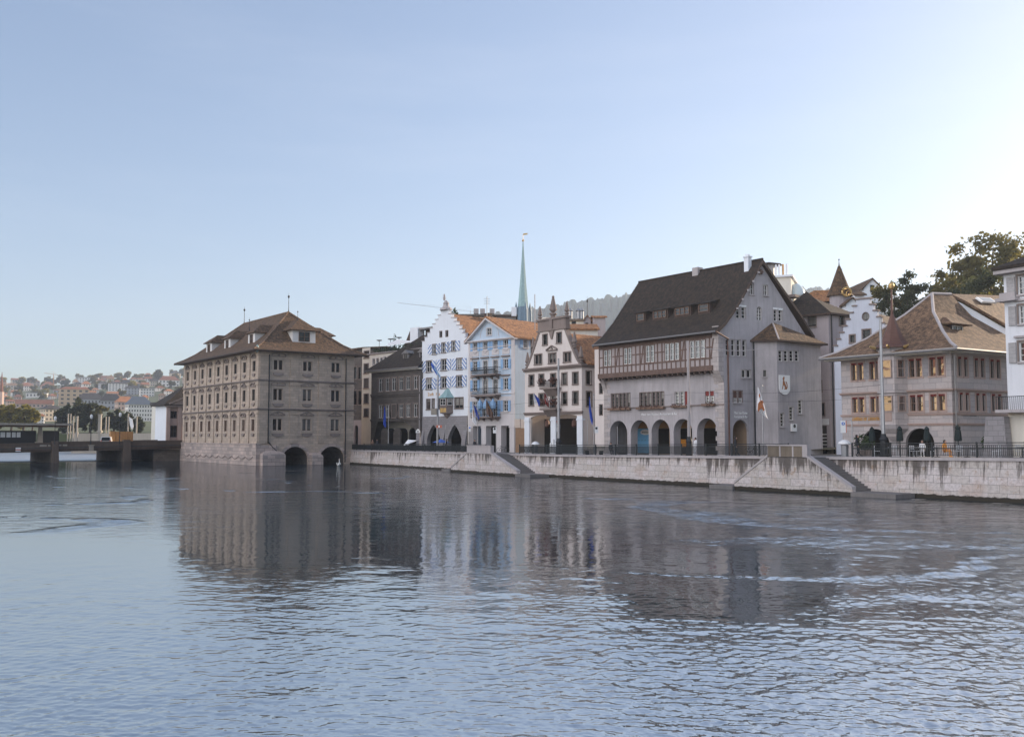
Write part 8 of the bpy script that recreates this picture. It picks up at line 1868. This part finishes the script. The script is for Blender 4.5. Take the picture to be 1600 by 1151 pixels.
# cafe chairs and tables behind the ornamental railing
def make_chair(p, rot, lab):
    b = thing('cafe_chair', p, lab, 'chair', 'white cafe chairs on the terrace'); u = V((math.cos(rot), math.sin(rot), 0)); v = V((-u.y, u.x, 0)); P = lambda x, y, z: p + u * x + v * y + V((0, 0, z))
    mb = MB(); mb.prism([P(-.22, -.22, .43), P(.22, -.22, .43), P(.22, .22, .43), P(-.22, .22, .43)], (0, 0, .04)); mb.build('seat', M['chair_white'], b)
    mb = MB()
    for z in (.58, .70, .82): mb.prism([P(-.21, .2, z), P(.21, .2, z), P(.21, .23, z), P(-.21, .23, z)], (0, 0, .06))
    mb.build('backrest', M['chair_white'], b)
    for x, y, z in ((-.21, -.21, .43), (.21, -.21, .43), (-.21, .21, .9), (.21, .21, .9)): mb = MB(); mb.tube([P(x, y, 0), P(x, y, z)], .018, 5); mb.build('leg', M['chair_white'], b)
def make_table(p, lab):
    b = thing('cafe_table', p, lab, 'table', 'round cafe tables on the terrace'); mb = MB(); mb.lathe([(.4, .72), (.42, .74), (.4, .76)], p, 14); mb.build('tabletop', M['steel'], b); mb = MB(); mb.lathe([(.24, 0), (.22, .03), (.03, .06), (.03, .72)], p, 8); mb.build('pedestal', M['iron'], b)
land = {1345: 'left of the left wide arch', 1362: 'under the left wide arch', 1392: 'below the oriel corbel', 1402: 'just right of the oriel corbel', 1425: 'at the left foot of the right wide arch', 1440: 'under the right wide arch', 1472: 'right of the right wide arch', 1486: 'before the corner drainpipe', 1512: 'before the shaded side wall', 1532: 'below the side inscription', 1558: 'before the dark side arch', 1576: 'by the foot of the buttress', 1594: 'at the right edge'}
for k, px in enumerate(land): p, fr = quay_pt(px, -2.2 - (k % 3) * .9); make_chair(p, 2.2 + (k * 1.3) % 3 - 1, f'white slatted cafe chair behind the railing {land[px]}')
for px, w_ in ((1353, 'left of the left wide arch'), (1397, 'below the oriel corbel'), (1433, 'by the right wide arch'), (1480, 'near the house corner'), (1567, 'before the dark side arch')): p, fr = quay_pt(px, -2.7); make_table(p, f'small round cafe table {w_}')
for px, y, w_, lab in ((1499, 679, 1.0, 'leafy planter tub at the corner of the turreted house'), (1571, 683, .8, 'leafy planter tub by the buttress'), (1310, 684, .9, 'dark bushy planter left of the tall white sign'), (1299, 680, 1.2, 'tall dark shrub in a tub at the lilac house corner')):
    p, fr = quay_pt(px, -4.2); b = thing('planter_tub', p, lab, 'planter', 'planters on the cafe terrace'); h = zpx(p, px, y) - p.z; mb = MB(); mb.lathe([(.3 * w_, 0), (.38 * w_, .5), (.34 * w_, .52)], p, 10); mb.build('tub', M['stone_trim'], b); mb = MB(); foliage(mb, p + V((0, 0, .5 + (h - .4) / 2)), .55 * w_, max(.3, (h - .3) / 2), 240, .13); mb.build('leaves', M['plant'], b)
# bicycles by the colonnade
def bicycle(px, lab, o=-3, rot=.2):
    p, fr = quay_pt(px, o); b = thing('bicycle', p, lab, 'bicycle', 'bicycles behind the railing'); u = V((math.cos(rot), math.sin(rot), 0)); P = lambda x, z: p + u * x + V((0, 0, z))
    for x in (-.5, .5): mb = MB(); mb.tube([P(x + .33 * math.cos(t * math.pi / 8), .34 + .33 * math.sin(t * math.pi / 8)) for t in range(17)], .02, 4); [mb.tube([P(x, .34), P(x + .32 * math.cos(t * math.pi / 4), .34 + .32 * math.sin(t * math.pi / 4))], .005, 3) for t in range(8)]; mb.build('wheel', M['rubber'], b)
    mb = MB(); [mb.tube([P(*a), P(*q)], .018, 5) for a, q in (((-.5, .34), (-.15, .3)), ((-.15, .3), (-.28, .8)), ((-.5, .34), (-.26, .7)), ((-.28, .72), (.32, .75)), ((-.15, .3), (.34, .68)), ((.5, .34), (.30, .92)))]; mb.build('frame', M['iron'], b)
    mb = MB(); mb.prism([P(-.42, .84), P(-.18, .84), P(-.18, .89), P(-.42, .9)], (0, .1, 0)); mb.build('saddle', M['black'], b); mb = MB(); c = P(.28, .98); n_ = V((-u.y, u.x, 0)); mb.tube([c - n_ * .26, c + n_ * .26], .016, 5); mb.build('handlebar', M['steel'], b)
bicycle(722, 'dark bicycle leaning left of the smaller river stair'); bicycle(734, 'dark bicycle beside the small blue sign', -2.6, .5); bicycle(752, 'dark bicycle before the first blue house pillar', -3.2, -.1); bicycle(786, 'dark bicycle before the middle of the colonnade', -4, .3)
p, fr = quay_pt(897, -2.4); b = thing('street_bench', p, 'long pale bench on the quay right of the portico', 'bench'); ff = Fr((p.x, p.y), fr.u); mb = MB(); ff.box(mb, -1.6, 1.6, p.z + .42, p.z + .5, -.5, 0); mb.build('seat', M['pale_concrete'], b); mb = MB(); ff.box(mb, -1.6, 1.6, p.z + .62, p.z + .95, -.55, -.48); mb.build('backrest', M['pale_concrete'], b)
for x in (-1.3, 1.3): mb = MB(); ff.box(mb, x - .06, x + .06, p.z, p.z + .42, -.48, -.02); mb.build('leg', M['iron'], b)
# people: one skinned body each
def person(px, o, lab, h=1.74, sit=False, shirt='person_dark', rot=0.0, hair='hair', stride=.12):
    p, fr = quay_pt(px, o); b = thing('person', p, lab, 'person'); k = h / 1.75; c, s = math.cos(rot), math.sin(rot)
    J = {'pel': (0, 0, .95), 'che': (0, .02, 1.28), 'nek': (0, .01, 1.5), 'hed': (0, -.02, 1.60), 'top': (0, -.01, 1.74), 'shl': (-.17, .01, 1.42), 'ell': (-.24, -.02, 1.14), 'hal': (-.22, -.12, .90), 'shr': (.17, .01, 1.42), 'elr': (.24, .0, 1.14), 'har': (.23, -.08, .88), 'hil': (-.09, 0, .9), 'knl': (-.10, -stride * .6, .5), 'ful': (-.10, stride * .3, .07), 'tol': (-.10, stride * .3 - .17, .03), 'hir': (.09, 0, .9), 'knr': (.10, -stride * .1, .5), 'fur': (.10, -stride, .07), 'tor': (.10, -stride - .17, .03)}
    if sit:
        J = {n: (x, y, z - .45) for n, (x, y, z) in J.items()}; J.update({'knl': (-.11, -.45, .5), 'ful': (-.11, -.48, .07), 'tol': (-.11, -.65, .03), 'knr': (.11, -.45, .5), 'fur': (.11, -.45, .07), 'tor': (.11, -.62, .03), 'hal': (-.12, -.35, .58), 'har': (.12, -.36, .58)})
    names = list(J); E = [('pel', 'che'), ('che', 'nek'), ('nek', 'hed'), ('hed', 'top'), ('che', 'shl'), ('shl', 'ell'), ('ell', 'hal'), ('che', 'shr'), ('shr', 'elr'), ('elr', 'har'), ('pel', 'hil'), ('hil', 'knl'), ('knl', 'ful'), ('ful', 'tol'), ('pel', 'hir'), ('hir', 'knr'), ('knr', 'fur'), ('fur', 'tor')]
    Rd = {'pel': .145, 'che': .16, 'nek': .055, 'hed': .095, 'top': .07, 'sh': .07, 'el': .045, 'ha': .035, 'hi': .095, 'kn': .062, 'fu': .045, 'to': .035}
    me = bpy.data.meshes.new('body'); me.from_pydata([((x * c - y * s) * k, (x * s + y * c) * k, z * k) for x, y, z in J.values()], [(names.index(a), names.index(q)) for a, q in E], []); me.materials.append(M[shirt])
    ob = bpy.data.objects.new('body', me); COL.objects.link(ob); ob.parent = b; sk = ob.modifiers.new('skin', 'SKIN')
    for i, n in enumerate(names): r = Rd.get(n, Rd.get(n[:2], .05)) * k; me.skin_vertices[0].data[i].radius = (r * (1.25 if n in ('che', 'pel') else 1), r)
    me.skin_vertices[0].data[0].use_root = True; ss = ob.modifiers.new('smooth', 'SUBSURF'); ss.levels = 1; ss.render_levels = 1; ORG[ob.name] = p
    q = lambda x, y, z: p + V(((x * c - y * s) * k, (x * s + y * c) * k, (z - (.45 if sit else 0)) * k))
    mb = MB(); ct = q(0, -.075, 1.62); mb.lathe([(.03, -.1), (.075, -.06), (.085, 0), (.07, .06), (.03, .09)], ct, 8); mb.lathe([(.012, -.02), (.02, 0), (.01, .03)], q(0, -.16, 1.61), 5); mb.build('face', M['skin'], b); mb = MB(); mb.lathe([(.09, -.08), (.115, 0), (.10, .08), (.04, .13)], q(0, .01, 1.66), 8); mb.build('hair', M[hair], b)
    for n in ('hal', 'har'):
        x, y, z = J[n]; mb = MB(); cc = p + V(((x * c - y * s) * k, (x * s + y * c) * k, z * k)); mb.lathe([(.02, .03), (.038, -.02), (.035, -.07), (.02, -.09)], cc, 6)
        for f_ in range(4): mb.tube([cc + V((-.024 + f_ * .016, 0, -.08)), cc + V((-.026 + f_ * .017, -.015, -.15 - (.015 if f_ in (1, 2) else 0)))], .008, 4)
        mb.tube([cc + V((.03, 0, -.03)), cc + V((.05, -.02, -.09))], .009, 4); mb.build('hand', M['skin'], b)
person(567.5, -1.6, 'person in brown jacket leaning at the railing beside the river town hall', 1.72, shirt='frame_brown', rot=.3); person(572, -1.9, 'person in dark clothes standing right of the brown jacket', 1.78, rot=-.2)
person(607, -3.2, 'person in white top walking before the dark stone house', 1.7, shirt='flag_white', rot=1.2, stride=.25); person(925.5, -2.6, 'person in dark clothes sitting under the limp blue flag', 1.74, True, rot=.2); person(1046, -3.6, 'person in pale top passing the middle arches', 1.7, shirt='flag_white', rot=-1.3, stride=.25); person(1444, -2.8, 'person in orange jacket sitting under the right wide arch', 1.7, True, 'orange_cloth', rot=.5); person(1098, -4.5, 'person in dark coat walking before the fifth arch', 1.76, rot=1.4, stride=.28)
person(663, -3.5, 'person in dark coat passing the left pointed arch', 1.76, rot=1.3, stride=.25); person(711, -3.0, 'person in dark clothes standing before the right pointed arch', 1.7, rot=-.4); person(1302, -3.2, 'person in dark clothes walking past the lilac house', 1.75, rot=1.1, stride=.26); person(1402, -3.4, 'person in white shirt sitting below the oriel corbel', 1.72, True, 'flag_white', rot=-.4)
bicycle(644, 'dark bicycle left of the open blue parasol', -2.4, .1); bicycle(700, 'dark bicycle between the two pointed arches', -2.8, .35); bicycle(1128, 'dark bicycle before the corner quoins of the arcaded house', -4.0, .5)
# swan at the town hall arch
p = at_z(529, 727.5, 0); b = thing('swan', (p.x, p.y, 0), 'white swan swimming in front of the right water passage', 'swan'); me = bpy.data.meshes.new('body'); sv = [(-.55, 0, .22), (-.25, 0, .14), (.15, 0, .12), (.38, 0, .22), (.45, 0, .48), (.40, 0, .78), (.46, 0, .92), (.56, 0, .90)]; rr = [.05, .20, .22, .13, .06, .045, .065, .04]
me.from_pydata([(x * .45, -x * 1.05, z * 1.2) for x, y, z in sv], [(i, i + 1) for i in range(7)], []); me.materials.append(M['swan']); ob = bpy.data.objects.new('body', me); COL.objects.link(ob); ob.parent = b; ob.modifiers.new('skin', 'SKIN')
for i, r in enumerate(rr): me.skin_vertices[0].data[i].radius = (r * 1.2, r)
sub = ob.modifiers.new('smooth', 'SUBSURF'); sub.levels = sub.render_levels = 2; ORG[ob.name] = V((p.x, p.y, 0))
d_ = V((.394, -.919, 0)); e_ = V((.919, .394, 0)); mb = MB(); mb.tube([p + d_ * .63 + V((0, 0, 1.08)), p + d_ * .80 + V((0, 0, 1.03))], [.035, .012], 6); mb.build('beak', M['beak'], b)
for s in (-1, 1): mb = MB(); Q = lambda x, y, z: p + d_ * x + e_ * y + V((0, 0, z)); mb.prism([Q(-.7, s * .14, .34), Q(.2, s * .27, .2), Q(.28, s * .24, .36), Q(-.1, s * .19, .5), Q(-.65, s * .1, .48)], e_ * (s * .05)); mb.build('wing', M['swan'], b)
# the sunlit west bank, outside the picture: what the windows and walls look at
mb = MB(); mb.box((-114, 10, -1), 60, 190, 3.6, 0, 1); rnd = random.Random(4); y = -70
while y < 92:
    w_ = rnd.uniform(11, 17); h = rnd.uniform(12, 18); x0 = -88; mb.box((x0 - 6, y + w_ / 2, 2.6), 12, w_ - .3, h); 
    mb.prism([V((x0 + .5, y, 2.6 + h)), V((x0 - 12.5, y, 2.6 + h)), V((x0 - 6, y, 2.6 + h + 4.5))], (0, w_ - .3, 0), 2)
    for i in range(4):
        for j in range(4): yy = y + w_ * (i + .5) / 4; zz = 4.2 + j * h / 4.3; mb.quad((x0 + .03, yy - .5, zz), (x0 + .03, yy + .5, zz), (x0 + .03, yy + .5, zz + 1.7), (x0 + .03, yy - .5, zz + 1.7), 3)
    y += w_
tag(mb.build('west_riverbank', [flat('sunlit_ochre_render', (.68, .52, .33), .9, var=.2, scale=.08), M['grey_stone'], M['roof_far'], M['glass']]), kind='structure')
